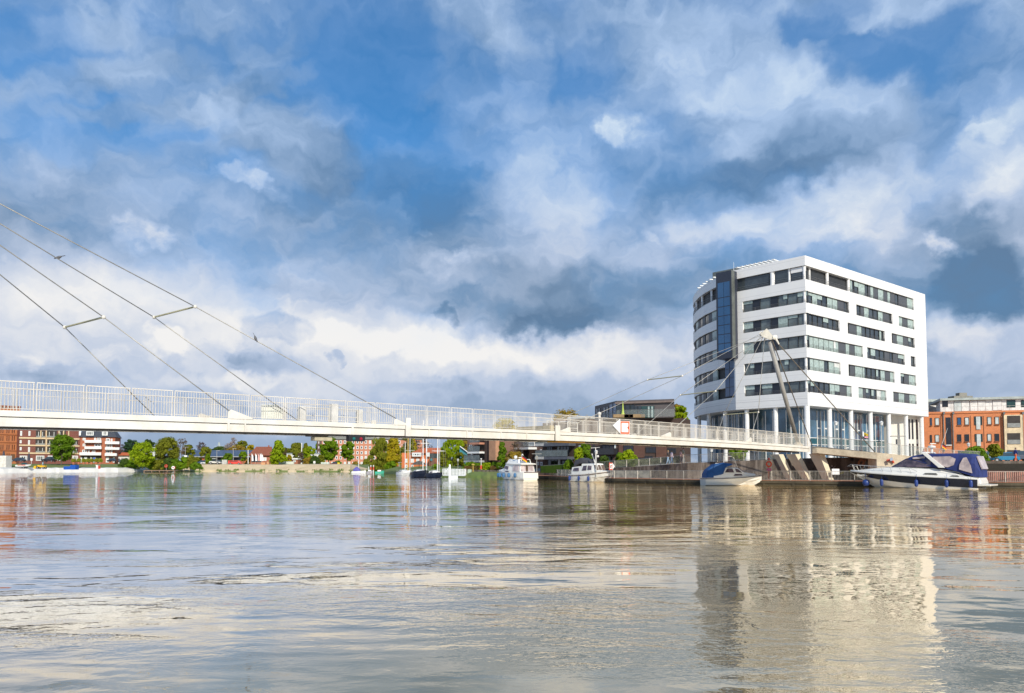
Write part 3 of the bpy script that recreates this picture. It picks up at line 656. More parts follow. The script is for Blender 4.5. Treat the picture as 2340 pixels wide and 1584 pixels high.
def window(path, fx, fl, x0, segs, railing=True, nm='window'):
    z0, z1 = sill[fl], wtop[fl]; s0 = fx(x0, fl); s1 = fx(segs[-1][1], fl); lo, hi = min(s0, s1), max(s0, s1)
    fr = MB(); path.strip(fr, lo, hi, z0+.002, z0+.06, -.42, -.2); path.strip(fr, lo, hi, z1-.06, z1-.002, -.42, -.2)
    xs_ = [x0]+[b for _, b in segs]
    for x in xs_: t = fx(x, fl); path.strip(fr, t-.035, t+.035, z0+.06, z1-.06, -.42, -.22)
    w = fr.build(nm, mat('anthracite_frame', (.03, .03, .033), .45), tower); ORG[w.name] = ORG[tower.name]
    a = x0
    for kd, b in segs:
        sa, sb = fx(a, fl), fx(b, fl); pane(path, min(sa, sb)+.03, max(sa, sb)-.03, z0+.06, z1-.06, kd, parent=w); 
        if kd in 'gch' and abs(sb-sa) > 1.6:
            n = int(abs(sb-sa)/1.3)
            mm = MB()
            for j in range(1, n): t = sa+(sb-sa)*j/n; path.strip(mm, t-.025, t+.025, z0+.06, z1-.06, -.34, -.21)
            mm.build('mullion', mat('anthracite_frame', (.03, .03, .033), .45), w)
            for j in range(n):
                if BR.random() < (.45 if kd != 'c' else .25):
                    ta, tb = sorted((sa+(sb-sa)*j/n, sa+(sb-sa)*(j+1)/n)); hh = BR.choice([.25, .4, .65, 1.0]); wd__ = BR.choice([1, 1, .45]); bm2 = MB(); path.strip(bm2, ta+.04, ta+(tb-ta)*wd__-.03, z1-.06-(z1-z0-.12)*hh, z1-.065, off_b, off_b+.012); bm2.build('blind', curtain if kd != 'c' else mat('white_blind', (.70, .72, .70), .5), w)
        a = b
    if railing:
        r_ = MB()
        for zz in (.12, .30, .48): path.strip(r_, lo+.05, hi-.05, z0+zz, z0+zz+.035, -.06, -.03)
        path.strip(r_, lo+.05, lo+.09, z0, z0+.5, -.06, -.03); n = int((hi-lo)/2.2)+1
        for j in range(1, n+1): t = lo+(hi-lo)*j/n-.05; path.strip(r_, t-.02, t+.02, z0, z0+.5, -.07, -.03)
        r_.build('railing', railm, w)
    return lo, hi
WR = {1: [(1150, [('g', 1335), ('c', 1430), ('p', 1490), ('g', 1525)]), (1590, [('g', 1640), ('p', 1672), ('g', 1800), ('c', 1845), ('p', 1903), ('g', 1920)]), (1978, [('c', 2022), ('p', 2070), ('c', 2120)])],
 2: [(1155, [('g', 1437)]), (1512, [('g', 1535), ('p', 1605), ('c', 1650), ('g', 1852)]), (1915, [('g', 1935), ('p', 1972), ('c', 2030), ('p', 2078), ('g', 2125)])],
 3: [(1160, [('c', 1440), ('p', 1505), ('c', 1540), ('p', 1588), ('c', 1652)]), (1690, [('g', 1860), ('p', 1908), ('g', 1938), ('p', 1985), ('g', 2035)]), (2090, [('g', 2133)])],
 4: [(1165, [('c', 1310), ('g', 1350), ('c', 1447)]), (1520, [('g', 1545), ('p', 1592), ('c', 1660), ('g', 1864), ('p', 1912), ('c', 1942)]), (1997, [('g', 2040), ('p', 2085), ('c', 2140)])],
 5: [(1170, [('g', 1450), ('p', 1515), ('c', 1550)]), (1612, [('c', 1665), ('p', 1692), ('g', 1790), ('c', 1868)]), (1930, [('c', 1948), ('p', 1992), ('c', 2045), ('p', 2090), ('c', 2145)])],
 0: [(1545, [('g', 1620), ('c', 1680), ('g', 1710), ('p', 1730), ('c', 1758), ('p', 1800), ('c', 1850), ('p', 1885), ('c', 1912), ('p', 1955), ('g', 1985), ('p', 2063), ('c', 2113)])]}
WLft = {1: (548, [('h', 635), ('q', 700), ('h', 800), ('q', 865), ('h', 1137)]), 2: (553, [('h', 640), ('q', 706), ('h', 803), ('q', 868), ('h', 1142)]), 3: (556, [('h', 645), ('q', 710), ('h', 808), ('q', 872), ('h', 1146)]),
 4: (562, [('h', 650), ('q', 714), ('h', 812), ('q', 877), ('h', 1150)]), 5: (567, [('h', 654), ('q', 718), ('h', 817), ('q', 880), ('h', 1158)])}
sh0, sh1 = left.s_px(zx(478), zy(600)), left.s_px(zx(302), zy(620))
for fl in range(6):
    z0, z1 = sill[fl], wtop[fl]; gaps = []
    for x0, segs in WR[fl]: gaps.append(window(right, RX, fl, x0, segs))
    cur = 0.0 if fl else RX(1545, 0); cur = gaps[0][0]
    prs = MB()
    for a, b in zip(gaps, gaps[1:]+[(right.len, right.len)]): pr_ = MB(); right.strip(pr_, a[1], b[0] if b[0] < right.len else right.len-.004, z0-.004, z1+.004, -.5, 0); pr_.build('pier', ptower, tower)
    if fl:
        x0, segs = WLft[fl]; lo, hi = window(left, LX, fl, x0, segs); left.strip(prs, hi, sh0+.4, z0-.004, z1+.004, -.5, 0)
        # curved wing beyond the shaft
        sB = left.s_px(zx(125), zy(700)); segn = 7; s_ = sh1+.1; e_ = left.len-1.2; step = (e_-s_)/segn
        fr = MB(); left.strip(fr, s_, e_, z0+.002, z0+.06, -.42, -.2); left.strip(fr, s_, e_, z1-.06, z1-.002, -.42, -.2); w = fr.build('window', mat('anthracite_frame', (.03, .03, .033), .45), tower); ORG[w.name] = ORG[tower.name]
        for j in range(segn):
            pane(left, s_+step*j+.05, s_+step*(j+.55), z0+.06, z1-.06, 'g' if j % 3 else 'c', parent=w); pane(left, s_+step*(j+.55)+.03, s_+step*(j+1), z0+.06, z1-.06, 'p' if j < 5 else 'g', parent=w)
        r_ = MB()
        for zz in (.15, .35, .55): left.strip(r_, s_, e_, z0+zz, z0+zz+.035, -.06, -.03)
        for j in range(14): t = s_+(e_-s_)*j/13; left.strip(r_, t, t+.03, z0, z0+.6, -.07, -.03)
        r_.build('railing', railm, w)
    prs.build('pier', ptower, tower)
# top storey: corner loggia with glass screens, white back wall, round columns
z0, z1 = sill[0], wtop[0]
lg = MB(); left.strip(lg, 0.3, left.s_px(zx(965), zy(250)), z0, z1, -2.2, -1.9); right.strip(lg, .3, RX(1545, 0), z0, z1, -2.2, -1.9); lg.build('loggia_wall', ptower, tower)
for x in (1135, 1170): pass
colm = ptower
def column(path, s, z0_, z1_, r=.26, o=-.3, nm='column', par=None): c_ = path.P(s, o, z0_); return MB().tube(c_, c_+Vector((0, 0, z1_-z0_)), r, r, 16).build(nm, colm, par or tower, smooth=False)
for fl in range(6): column(right, .32, sill[fl], wtop[fl], .22, -.34)
for v in (1338, 1532): column(right, RX(v, 0), z0, z1, .24)
for v in (812, 965): column(left, LX(v, 0), z0, z1, .40 if v < 900 else .2, -.45)
for a, b in ((485, 785), (836, 955), (985, 1118)):
    sa, sb = LX(b, 0), LX(a, 0); fr = MB(); left.strip(fr, sa, sb, z0+.002, z0+.06, -.42, -.2); left.strip(fr, sa, sb, z1-.06, z1-.002, -.42, -.2); w = fr.build('window', mat('anthracite_frame', (.03, .03, .033), .45), tower); ORG[w.name] = ORG[tower.name]
    hi_ = z1-.06 if a < 980 else z0+(z1-z0)*.62
    pane(left, sa, sb, z0+.06, hi_, 'g', -.3, w)
    if a > 980: pane(left, sa, sb, hi_, z1-.05, 'w', -.3, w)
    r_ = MB(); [left.strip(r_, sa, sb, z0+zz, z0+zz+.035, -.06, -.03) for zz in (.15, .35, .6)]; r_.build('railing', railm, w)
for a, b in ((1160, 1240), (1262, 1328), (1352, 1420), (1462, 1492)):
    sa, sb = RX(a, 0)+.8, RX(b, 0)+.9; w = pane(right, sa, sb, z0+.02, z0+(z1-z0)*.80, 'g', -1.85, tower)
r_ = MB(); [right.strip(r_, .5, RX(1545, 0), z0+zz, z0+zz+.035, -.06, -.03) for zz in (.15, .35, .6)]
for j in range(9): t = .5+j*1.3; right.strip(r_, t, t+.04, z0, z0+.62, -.07, -.03)
r_.build('railing', railm, tower)
# left wing top storey: open glass terrace
lw = MB(); left.strip(lw, sh1+.2, left.len-.5, z0, z1, -2.6, -2.3); lw.build('loggia_wall', ptower, tower)
for j in range(4): t = sh1+2+j*4.5; column(left, t, z0, z1, .2)
r_ = MB(); [left.strip(r_, sh1, left.len-.5, z0+zz, z0+zz+.035, -.06, -.03) for zz in (.15, .45, .8)]
for j in range(18): t = sh1+j*1.2; left.strip(r_, t, t+.04, z0, z0+.82, -.07, -.03)
r_.build('railing', railm, tower)
# glazed stair shaft: dark box in front of the facade
pA = at(zx(478), zy(600), 117.8); e1 = Vector((-.667, .745, 0)); nfr = Vector((-.745, -.667, 0))
zs1 = at(zx(425), zy(180), 116.6).z; zs0 = at(zx(440), zy(985), 116.6).z
A = Vector((pA.x, pA.y, 0)); Wd = 2.75; Dp = .85
q0 = A; q1 = A+nfr*Dp; q2 = q1+e1*Wd; q3 = A+e1*Wd-nfr*2
shaft = MB(); shaft.prism([tuple((q1)[:2]), tuple((q0-nfr*1.0)[:2]), tuple((q3)[:2]), tuple(q2[:2])], zs0, zs1)
sh = shaft.build('stair_shaft', mat('slate_cladding', (.030, .036, .055), .4, var=.05), tower, clean='n'); ORG[sh.name] = ORG[tower.name]
sp = Path([tuple(q1[:2]), tuple(q2[:2])], -1)
fr = MB(); z_a = zs0+.9; z_b = zs1-1.6; rows = 7
for i in range(rows):
    for j in range(2):
        s0_ = .32+j*1.10; zz0 = z_a+(z_b-z_a)*i/rows if i < 5 else None
        hs = [0, .13, .26, .39, .52, .65, .78, 1.0]; za = z_a+(z_b-z_a)*hs[i]; zz = z_a+(z_b-z_a)*hs[i+1]
        g = MB(); sp.strip(g, s0_, s0_+1.02, za+.06, zz-.06, 0, .03); g.build('pane', glassb, sh)
side = MB(); A1_ = q0+nfr*.02; up = Vector((0, 0, 1)); off_ = Vector((.62, -.79, 0))*.02
side.hexa([q0+off_*0+up*zs0, q1+up*zs0, q1+off_*2+up*zs0, q0+off_*2+up*zs0], [q0+up*zs1, q1+up*zs1, q1+off_*2+up*zs1, q0+off_*2+up*zs1])
side.build('side_cladding', mat('zinc_cladding', (.15, .165, .155), .45, .3, var=.1), sh, clean='n')  # metal side of the shaft, its sunlit tone put into a lighter colour
gs0, gs1 = left.s_px(zx(472), zy(1200)), left.s_px(zx(392), zy(1200))
g = MB(); left.strip(g, gs0, gs1, zb+2.2, zs0, .01, .04); w = g.build('stair_window', glassb, tower); ORG[w.name] = ORG[tower.name]
g = MB(); left.strip(g, (gs0+gs1)/2-.04, (gs0+gs1)/2+.04, zb+2.2, zs0, .04, .07); [left.strip(g, gs0, gs1, zb+2.2+j*1.45, zb+2.26+j*1.45, .04, .07) for j in range(8)]; g.build('mullion', panel2, w)
# roof: slats of the pergola, penthouse box, antenna
for i in range(9):
    t = LX(830, 0)+(sh0-LX(830, 0))*i/8.6; a = left.P(t, -.5, zt+.28); b = left.P(t, .1, zt+.28); d_ = (b-a).normalized(); n_ = Vector((-d_.y, d_.x, 0))*.22
    a2 = a-d_*2.0; MB().hexa([a2-n_, b-n_, b+n_, a2+n_], [p+Vector((0, 0, .14)) for p in (a2-n_, b-n_, b+n_, a2+n_)]).build('roof_slat', framew, tower)
for i in range(6):
    t = sh1+.6+i*1.5; a = left.P(t, -.5, zt+.28); b = left.P(t, .1, zt+.28); d_ = (b-a).normalized(); n_ = Vector((-d_.y, d_.x, 0))*.22
    a2 = a-d_*2.0; MB().hexa([a2-n_, b-n_, b+n_, a2+n_], [p+Vector((0, 0, .14)) for p in (a2-n_, b-n_, b+n_, a2+n_)]).build('roof_slat', framew, tower)
g = MB(); pp = at(zx(500), zy(190), 124); g.box((pp.x, pp.y+2, pp.z-1.2), (5, 5, 2.6), R(-45)); g.build('roof_plant', mat('zinc_cladding', (.2, .22, .2), .45), tower)
pa = at(zx(468), zy(180), 121); MB().tube(pa-Vector((0, 0, 1.5)), pa+Vector((0, 0, 1.1)), .05, .02).build('antenna', framew, tower)
# ground floor: recessed glazing behind round columns
base_in = offset_poly(foot, 2.6)
inR = Path([tuple(right.P(0, -2.6, 0)+Vector((dR.x*2.6, dR.y*2.6, 0)))[:2], tuple(right.P(right.len, -2.6, 0)[:2])], 1)
lpi = [left.P(c, -2.6, 0) for c in left.c]; i0 = inR.p[0]; lpi = [Vector((i0.x, i0.y, 0))]+lpi[1:]
inL = Path([tuple(p[:2]) for p in lpi], -1)
ZG = 2.75
gl = MB(); inR.strip(gl, 0, right.s_px(2055, 1010)-2.4, ZG, zb, -.12, 0); inL.strip(gl, 0, inL.len, ZG, zb, -.12, 0)
gw = gl.build('ground_floor_glazing', mat('lobby_glass', (.08, .17, .27), .03, vs=.35, col2=(.03, .06, .07), spec=.9), tower); ORG[gw.name] = ORG[tower.name]
mu = MB()
def mull(path, s, w=.05, z0_=ZG, z1_=None): path.strip(mu, s-w, s+w, z0_, (z1_ or zb)-.3, .0, .09)
Lr = right.s_px(2055, 1010)-2.4; pos = []
base = 0.3
while base < Lr: 
    for q in (0, 1.05, 1.95, 4.1): 
        if base+q < Lr: mull(inR, base+q, .045); pos.append(base+q)
    base += 5.2
for zz in (ZG+2.55, ZG+3.55): inR.strip(mu, 0, Lr, zz-.05, zz+.05, .0, .085); inL.strip(mu, 0, 14, zz-.05, zz+.05, .0, .085)
base = .3
while base < 26: 
    for q in (0, 1.3, 2.0, 4.2): mull(inL, base+q, .045)
    base += 5.4
for b_ in (1.5, 4.9, 7.0, 10.2, 12.2, 15.4, 17.4, 20.6): 
    if b_ < Lr-1.2: inR.strip(mu, b_-.4, b_+.45, ZG+4.95, ZG+5.15, 0, .1)
for b_ in (7.3, 13.1):
    inR.strip(mu, b_, b_+1.7, ZG+2.1, ZG+2.3, .05, .14); [inR.strip(mu, b_+q, b_+q+.12, ZG, ZG+2.1, .05, .14) for q in (0, .8, 1.6)]
mu.build('mullion', framew, gw)
tl = MB(); inR.strip(tl, .1, Lr, ZG+2.62, ZG+3.48, .01, .03); inL.strip(tl, .1, 13, ZG+2.62, ZG+3.48, .01, .03); tl.build('teal_band', mat('teal_glass', (.01, .09, .11), .1), gw)
# plain rendered end block with slit windows
eb = MB(); s_a = right.s_px(2063, 1010); rr = [right.P(s_a, -2.4, 0), right.P(right.len-.02, -1.3, 0), right.P(right.len-.3, -10, 0), right.P(s_a, -10, 0)]
eb.prism([tuple(p[:2]) for p in rr], ZG, zb); e_ = eb.build('end_block', mat('cream_render', (.74, .71, .64), .6, var=.03), tower, clean='n'); ORG[e_.name] = ORG[tower.name]
for s_ in (.60, .70, .83):
    for (z_a_, z_b_) in ((ZG+4, zb-.5), (ZG+.9, ZG+3.2)):
        g = MB(); t = s_a+(right.len-s_a)*s_; right.strip(g, t, t+.5, z_a_, z_b_, -2.4+1.1*s_-.02, -2.30+1.1*s_); g.build('slit_window', panel2, e_)
for px in (1904.2, 1953, 1997.5, 2039, 2078.5, 2114): column(right, right.s_px(px, 1000), ZG-.1, zb, .36, -.55)
for px in (1591, 1613.4, 1651, 1702, 1769): column(left, left.s_px(px, 1000), ZG-.1, zb, .34, -.55)
column(right, .35, ZG-.1, zb, .40, -.4)
# cafe lettering on the glazing
def text(name, s, size, loc, rz, m, parent=None, ext=.02, align='CENTER'):
    cu = bpy.data.curves.new(name, 'FONT'); cu.body = s; cu.size = size; cu.extrude = ext; cu.align_x = align; cu.materials.append(m)
    o = bpy.data.objects.new(name, cu); COL.objects.link(o); o.rotation_euler = (R(90), 0, rz)
    if parent: o.parent = parent; o.location = Vector(loc)-ORG[parent.name]
    else: o.location = loc
    return o
rzR = math.atan2(dR.y, dR.x)
stc = inR.s_px(1978, 993); yC = inR.P(stc, .25, 0).y; pL = inR.P(stc, .25, 0); pL.z = at(1978, 996.3, yC).z; zq = lambda y: at(1978, y, yC).z
yel = mat('sign_yellow', (.85, .60, .02), .4)
cs = empty('cafe_sign', pL, 'yellow cafe lettering Mateo above a pink strip on the tower glazing', 'sign')
g = MB(); inR.strip(g, stc-.85, stc+.75, zq(1001.2), zq(997.6), .2, .26); g.build('pink_strip', mat('sign_pink', (.8, .35, .4), .5), cs)
for a_, b_, y0, y1 in ((-1.75, -1.1, 998, 987), (1.05, 1.6, 998, 989)): g = MB(); inR.strip(g, stc+a_, stc+b_, zq(y0), zq(y1), .2, .26); g.build('white_board', signw, cs)
# ================================================================ abutment and ramp
abut = empty('bridge_abutment', at(1870, 1098, 84), 'sand coloured concrete abutment slab on three leaning legs', 'abutment')
def fr2(px, py, Y): return at(px, py, Y)
nb_ = Vector((-dirb.y, dirb.x, 0))
e0 = at(1866, 1019.5, 83.2); e1_ = at(2003, 1034, 79.8); sl = MB(); dpt = Vector((2.0, 5.6, 0))
t0, t1 = e0.z, e1_.z
def col4(p, z): return Vector((p.x, p.y, z))
sl.hexa([col4(e0, t0-.78), col4(e1_, t1-.72), col4(e1_, t1-.72)+dpt, col4(e0, t0-.78)+dpt], [col4(e0, t0), col4(e1_, t1), col4(e1_, t1)+dpt, col4(e0, t0)+dpt])
em = at(1856, 1020, 83.6); sl.hexa([col4(em, t0-.8), col4(e0, t0-.8)-Vector((0, 0, .001)), col4(e0, t0-.8)+dpt, col4(em, t0-.8)+dpt], [col4(em, t0-.02), col4(e0, t0-.02), col4(e0, t0-.02)+dpt, col4(em, t0-.02)+dpt])
sl.build('slab', concrete, abut, clean='n', bevel=.03)
for (ta, tb, ba, bb, Y) in ((1779, 1801, 1798, 1820, 87.8), (1817, 1840, 1838, 1859, 86.0), (1872, 1885, 1885.5, 1898, 83.6)):
    ztop = t0-.82; zbot = ZQ+.003; tA = at(ta, 1030, Y); bA = at(ba+10, 1098, Y-.6); w = .50; dp = Vector((-.35, 1.35, 0))
    tA.z = ztop; bA.z = zbot; lg_ = MB(); wv_ = Vector((w, 0.02, 0))
    lg_.hexa([bA, bA+wv_, bA+wv_+dp*.8, bA+dp*.8], [tA, tA+wv_*1.1, tA+wv_*1.1+dp*1.3, tA+dp*1.3]); lg_.build('leg', mat('leg_concrete', (.74, .65, .47), .9, var=.1, vs=.8, fine=.2), abut, clean='n')  # legs paler than the slab concrete, lifting their shade through the colour
# ramp wall to the right of the slab
rpx = [2003, 2060, 2120, 2180, 2240]; rzs = [t1, t1-.28, t1-.60, t1-.85, t1-1.0]
rwal = MB()
for i in range(4):
    a = at(rpx[i], 1040, 79.8-.35*i); b = at(rpx[i+1], 1040, 79.8-.35*(i+1)); off2 = Vector((.3, 2.6, 0))
    rwal.hexa([col4(a, ZQ), col4(b, ZQ), col4(b, ZQ)+off2, col4(a, ZQ)+off2], [col4(a, rzs[i]), col4(b, rzs[i+1]), col4(b, rzs[i+1])+off2, col4(a, rzs[i])+off2])
tagp(rwal.build('ramp_wall', concrete, clean='n'), 'sunlit sandy concrete ramp wall descending behind the motor yacht', 'wall')
glm = mat('clear_railing_glass', (.36, .40, .38), .08, alpha=.17, var=.05)
def glass_fence(name, pts, zs, h, label, cat, step=2.0, gm=None, rail=True, group=None):
    o = empty(name, Vector((pts[0].x, pts[0].y, zs[0])), label, cat, group)
    g = MB(); p_ = MB()
    for (a, b, za, zb_) in zip(pts[:-1], pts[1:], zs[:-1], zs[1:]):
        n = max(1, int((b-a).length/step))
        for i in range(n):
            u0, u1 = i/n, (i+1)/n; A = col4(a.lerp(b, u0), za+(zb_-za)*u0); B = col4(a.lerp(b, u1), za+(zb_-za)*u1); t = Vector((0, .02, 0)); up_ = Vector((0, 0, h))
            if gm: q = MB(); lo_ = Vector((0, 0, .08)); q.hexa([A+lo_, B+lo_, B+lo_+t, A+lo_+t], [A+up_*.96, B+up_*.96, B+up_*.96+t, A+up_*.96+t]); q.build('glass_panel', gm, o)
            pp_ = MB().box(A+Vector((0, 0, h/2)), (.07, .07, h)); pp_.build('post', steel if not gm else mat('pale_post', (.62, .57, .50), .5), o)
            p_.tube(A+up_, B+up_, .03, n=6)
            if not gm:
                p_.tube(A+Vector((0, 0, .1)), B+Vector((0, 0, .1)), .02, n=5)
                m_ = max(2, int((B-A).length/.14))
                for k_ in range(1, m_): c_ = A.lerp(B, k_/m_); p_.box(c_+Vector((0, 0, h/2)), (.018, .018, h-.1))
    p_.build('handrail', steel, o); return o
# ================================================================ other buildings
def building(name, pxs, Ys, depth, zb_, ztop, wallm, label, cat='building', base_loc=None):
    pts = [at(px, 1050, Y) for px, Y in zip(pxs, Ys)]; p = Path([tuple(q[:2]) for q in pts], 1)
    o = empty(name, Vector(((pts[0].x+pts[-1].x)/2, (pts[0].y+pts[-1].y)/2+depth/2, zb_)), label, cat)
    fp = [tuple(q[:2]) for q in pts]+[tuple(p.P(p.len, -depth, 0)[:2]), tuple(p.P(0, -depth, 0)[:2])]
    w = MB(); w.prism(fp, zb_-1.5, ztop); w = w.build('wall', wallm, o); ORG[w.name] = ORG[o.name]
    return o, p, w, fp
def wbox(path, par, name, m, x0, x1, y0, y1, o0=0.0, o1=.06, ref=None):
    s0, s1 = path.s_px(x0, (y0+y1)/2), path.s_px(x1, (y0+y1)/2); r = ref or (x0+x1)/2
    za, zc = path.z_py(r, y1), path.z_py(r, y0); g = MB(); path.strip(g, min(s0, s1), max(s0, s1), za, zc, o0, o1)
    b = g.build(name, m, par); ORG[b.name] = ORG[par.name]; return b
def win(path, par, x0, x1, y0, y1, fr=framew, gm=glass, t=.12, bars=0, name='window'):
    s0, s1 = sorted((path.s_px(x0, (y0+y1)/2), path.s_px(x1, (y0+y1)/2))); r = (x0+x1)/2; za, zc = path.z_py(r, y1), path.z_py(r, y0)
    g = MB(); path.strip(g, s0, s1, za, za+t, 0, .10); path.strip(g, s0, s1, zc-t, zc, 0, .10); path.strip(g, s0, s0+t, za+t, zc-t, 0, .10); path.strip(g, s1-t, s1, za+t, zc-t, 0, .10)
    for j in range(bars): u = s0+(s1-s0)*(j+1)/(bars+1); path.strip(g, u-t*.4, u+t*.4, za+t, zc-t, 0, .09)
    w = g.build(name, fr, par); ORG[w.name] = ORG[par.name]
    g = MB(); path.strip(g, s0+t*.5, s1-t*.5, za+t*.5, zc-t*.5, 0.01, .05); g.build('pane', gm, w); return w
obrick = brickmat('orange_brick', (.47, .155, .045), (.36, .11, .035)); rbrick = brickmat('dark_red_brick', (.22, .060, .040), (.16, .045, .032))
rbrick2 = brickmat('red_brick', (.42, .115, .045), (.32, .09, .04)); salmon = brickmat('salmon_brick', (.60, .235, .135), (.52, .20, .12)); bbrick = brickmat('brown_brick', (.070, .040, .032), (.050, .029, .024), mortar=(.16, .13, .11))  # brown brick darkened: shadow on the waterside apartments is in its colour
bbrick2 = brickmat('mid_brown_brick', (.22, .11, .075), (.17, .085, .06)); sunbrick = brickmat('fiery_brick', (.64, .215, .075), (.50, .15, .05), scale=2.2)
cream = mat('cream_lintel', (.70, .52, .32), .7, var=.05); slate = mat('slate_roof', (.045, .052, .07), .6, vs=1.5); tiles = mat('red_roof_tiles', (.27, .085, .045), .85, vs=1.2, fine=.3)
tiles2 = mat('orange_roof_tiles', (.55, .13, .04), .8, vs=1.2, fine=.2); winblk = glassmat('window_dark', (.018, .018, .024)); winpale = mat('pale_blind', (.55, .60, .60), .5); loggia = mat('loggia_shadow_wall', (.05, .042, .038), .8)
# -- B1 old orange brick warehouse, far left
b1, p1, w1_, fp = building('brick_warehouse', (-150, 43), (270, 290), 16, 2.7, 24, obrick, 'orange brick warehouse with paired narrow windows at the far left')
for r_i, (ya, yb) in enumerate([(979, 990), (996, 1007.5), (1016, 1028), (1036, 1050)]):
    for x in range(-10, 3):
        x0 = 1+x*12.6 if x < 1 else {1: 14.8, 2: 27}.get(x, 27)
        for dx in (0, 4.6):
            if -120 < x0+dx < 35 and not (r_i == 3 and x == 2): win(p1, b1, x0+dx, x0+dx+1.8, ya, yb, mat('brick_reveal', (.25, .09, .04), .8), winblk, .05)
for y in (991, 1009.5, 1028.5): wbox(p1, b1, 'cornice', mat('dark_orange_brick', (.33, .11, .04), .85), -140, 42, y, y+1.1, 0, .25)
g = MB(); arch = wbox(p1, b1, 'arched_gate', mat('gate_brown', (.16, .08, .04), .8), 24, 34, 1038, 1052, 0, .08); 
g = MB(); g.prism([tuple(p1.P(0, .5, 0)[:2]), tuple(p1.P(p1.len, .5, 0)[:2]), tuple(p1.P(p1.len, -16, 0)[:2]), tuple(p1.P(0, -16, 0)[:2])], 24, 24.6); g.build('roof', tiles, b1)
wbox(p1, b1, 'chimney', rbrick2, 5.5, 8, 927, 938, -4, -3)
# -- B2 dark red building with cream bands and loggias
b2, p2, w2_, fp = building('loggia_apartments', (43, 182), (286, 300), 16, 2.7, at(100, 962, 290).z, rbrick, 'dark red brick apartment building with cream bands and open loggias')
for y, ya in ((1000.3, 1003.8), (1017, 1020), (1034.5, 1037.8), (980.5, 983)): wbox(p2, b2, 'cream_band', cream, 43.3 if y > 990 else 82, 181.5 if y > 990 else 178, y, ya, 0, .25)
for (x0, x1, y0, y1) in ((82, 103, 984, 1000), (106, 130, 984, 1000), (132, 150, 984, 1000), (81, 103, 1004, 1017), (108, 128, 1004, 1017), (163, 178, 1006, 1019), (81, 103, 1021, 1034.5), (108, 126, 1021, 1034.5), (164, 178, 1023, 1036), (131, 160, 1004, 1017), (131, 160, 1021, 1034)):
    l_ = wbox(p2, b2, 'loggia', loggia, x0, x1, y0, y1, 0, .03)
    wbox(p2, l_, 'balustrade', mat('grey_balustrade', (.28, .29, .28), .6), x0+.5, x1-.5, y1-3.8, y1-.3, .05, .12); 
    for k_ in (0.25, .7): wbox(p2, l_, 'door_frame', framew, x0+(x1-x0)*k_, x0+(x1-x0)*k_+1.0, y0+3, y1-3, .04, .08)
for x in (91.5, 104, 133, 143.5, 155): wbox(p2, b2, 'column', cream, x, x+2.4, 984, 1000.3, .05, .5)
for y0, y1 in ((1004, 1017), (1020.5, 1034.5)): [wbox(p2, b2, 'column', cream, x, x+3.2, y0, y1, .05, .5) for x in (103.6, 128, 160)]
for x, y0, y1 in ((46, 985, 996), (65, 985, 996), (45, 1006, 1013), (64, 1006, 1016), (45, 1022, 1029), (64, 1022, 1033)): win(p2, b2, x, x+4.4, y0, y1, framew, winblk, .28)
for x0, x1 in ((45, 62), (82, 101), (109, 127), (165, 178), (131, 152)): win(p2, b2, x0, x1, 1041.5, 1053, framew, winblk, .3, 3)
# -- B3 red building with white balconies and slate mansard
b3, p3, w3_, fp = building('balcony_apartments', (182, 262), (298, 302), 14, 2.7, at(220, 999, 300).z, rbrick2, 'red brick apartment building with white balconies and a slate mansard roof')
zr0 = at(220, 999, 300).z; zr1 = at(220, 975, 300).z
c = [p3.P(-.5, .6, 0), p3.P(p3.len+.5, .6, 0), p3.P(p3.len+.5, -14, 0), p3.P(-.5, -14, 0)]; t_ = [p3.P(1, -2.5, 0), p3.P(p3.len-1.6, -2.5, 0), p3.P(p3.len-2, -12, 0), p3.P(1, -12, 0)]
g = MB(); g.hexa([col4(q, zr0) for q in c], [col4(q, zr1) for q in t_]); rf = g.build('roof', slate, b3, clean='n'); ORG[rf.name] = ORG[b3.name]
for x0, x1 in ((183.5, 188), (200, 217), (236, 249)): win(p3, rf, x0, x1, 985.5, 995.5, framew, winblk, .3, 3, 'dormer_window').location += Vector((0, -.9, 0))
for x0, x1, y0, y1 in ((195, 233.5, 1006, 1012), (195, 233.5, 1020.5, 1026.3), (183.5, 232.5, 1034, 1040.5), (241.5, 274, 1009, 1015), (241.5, 274, 1022.5, 1028), (241, 268, 1036, 1042)):
    s0, s1 = p3.s_px(x0, y0), p3.s_px(x1, y0); za, zc = p3.z_py(x0, y1), p3.z_py(x0, y0); g = MB()
    p3.strip(g, s0, s1, za, za+.25, 0, 1.6); p3.strip(g, s0, s1, za+.26, zc, 1.48, 1.6); p3.strip(g, s0, s0+.1, za+.26, zc, .05, 1.47); p3.strip(g, s1-.1, s1, za+.26, zc, .05, 1.47); g.build('balcony', framew, b3)
for x0, x1, y0, y1 in ((189, 195.5, 1001, 1006.5), (215, 219, 1000.5, 1006), (221, 231, 1000.5, 1006), (242, 251, 1002, 1009), (253, 257, 1003, 1008.5), (189, 195.5, 1014, 1020), (216, 231, 1014.5, 1020.5), (242, 251, 1016, 1022.5), (253, 257, 1016, 1022.5), (188, 199, 1028, 1034), (201, 205, 1028, 1034), (210, 218, 1029, 1034), (242, 251, 1029, 1036), (253, 257, 1029, 1035.5)):
    win(p3, b3, x0, x1, y0, y1, framew, winblk, .25, 1 if x1-x0 > 6 else 0)
for x0, x1 in ((186, 232), ): wbox(p3, b3, 'shopfront', loggia, x0, x1, 1042.5, 1058, 0, .05)
for x0, x1, m_ in ((183.5, 187.5, framew), (192, 199, framew), (206.5, 210, framew), (212, 219, winpale), (242, 249, framew), (258, 262, framew)): wbox(p3, b3, 'shop_window', m_, x0, x1, 1044.5, 1057, .06, .12)
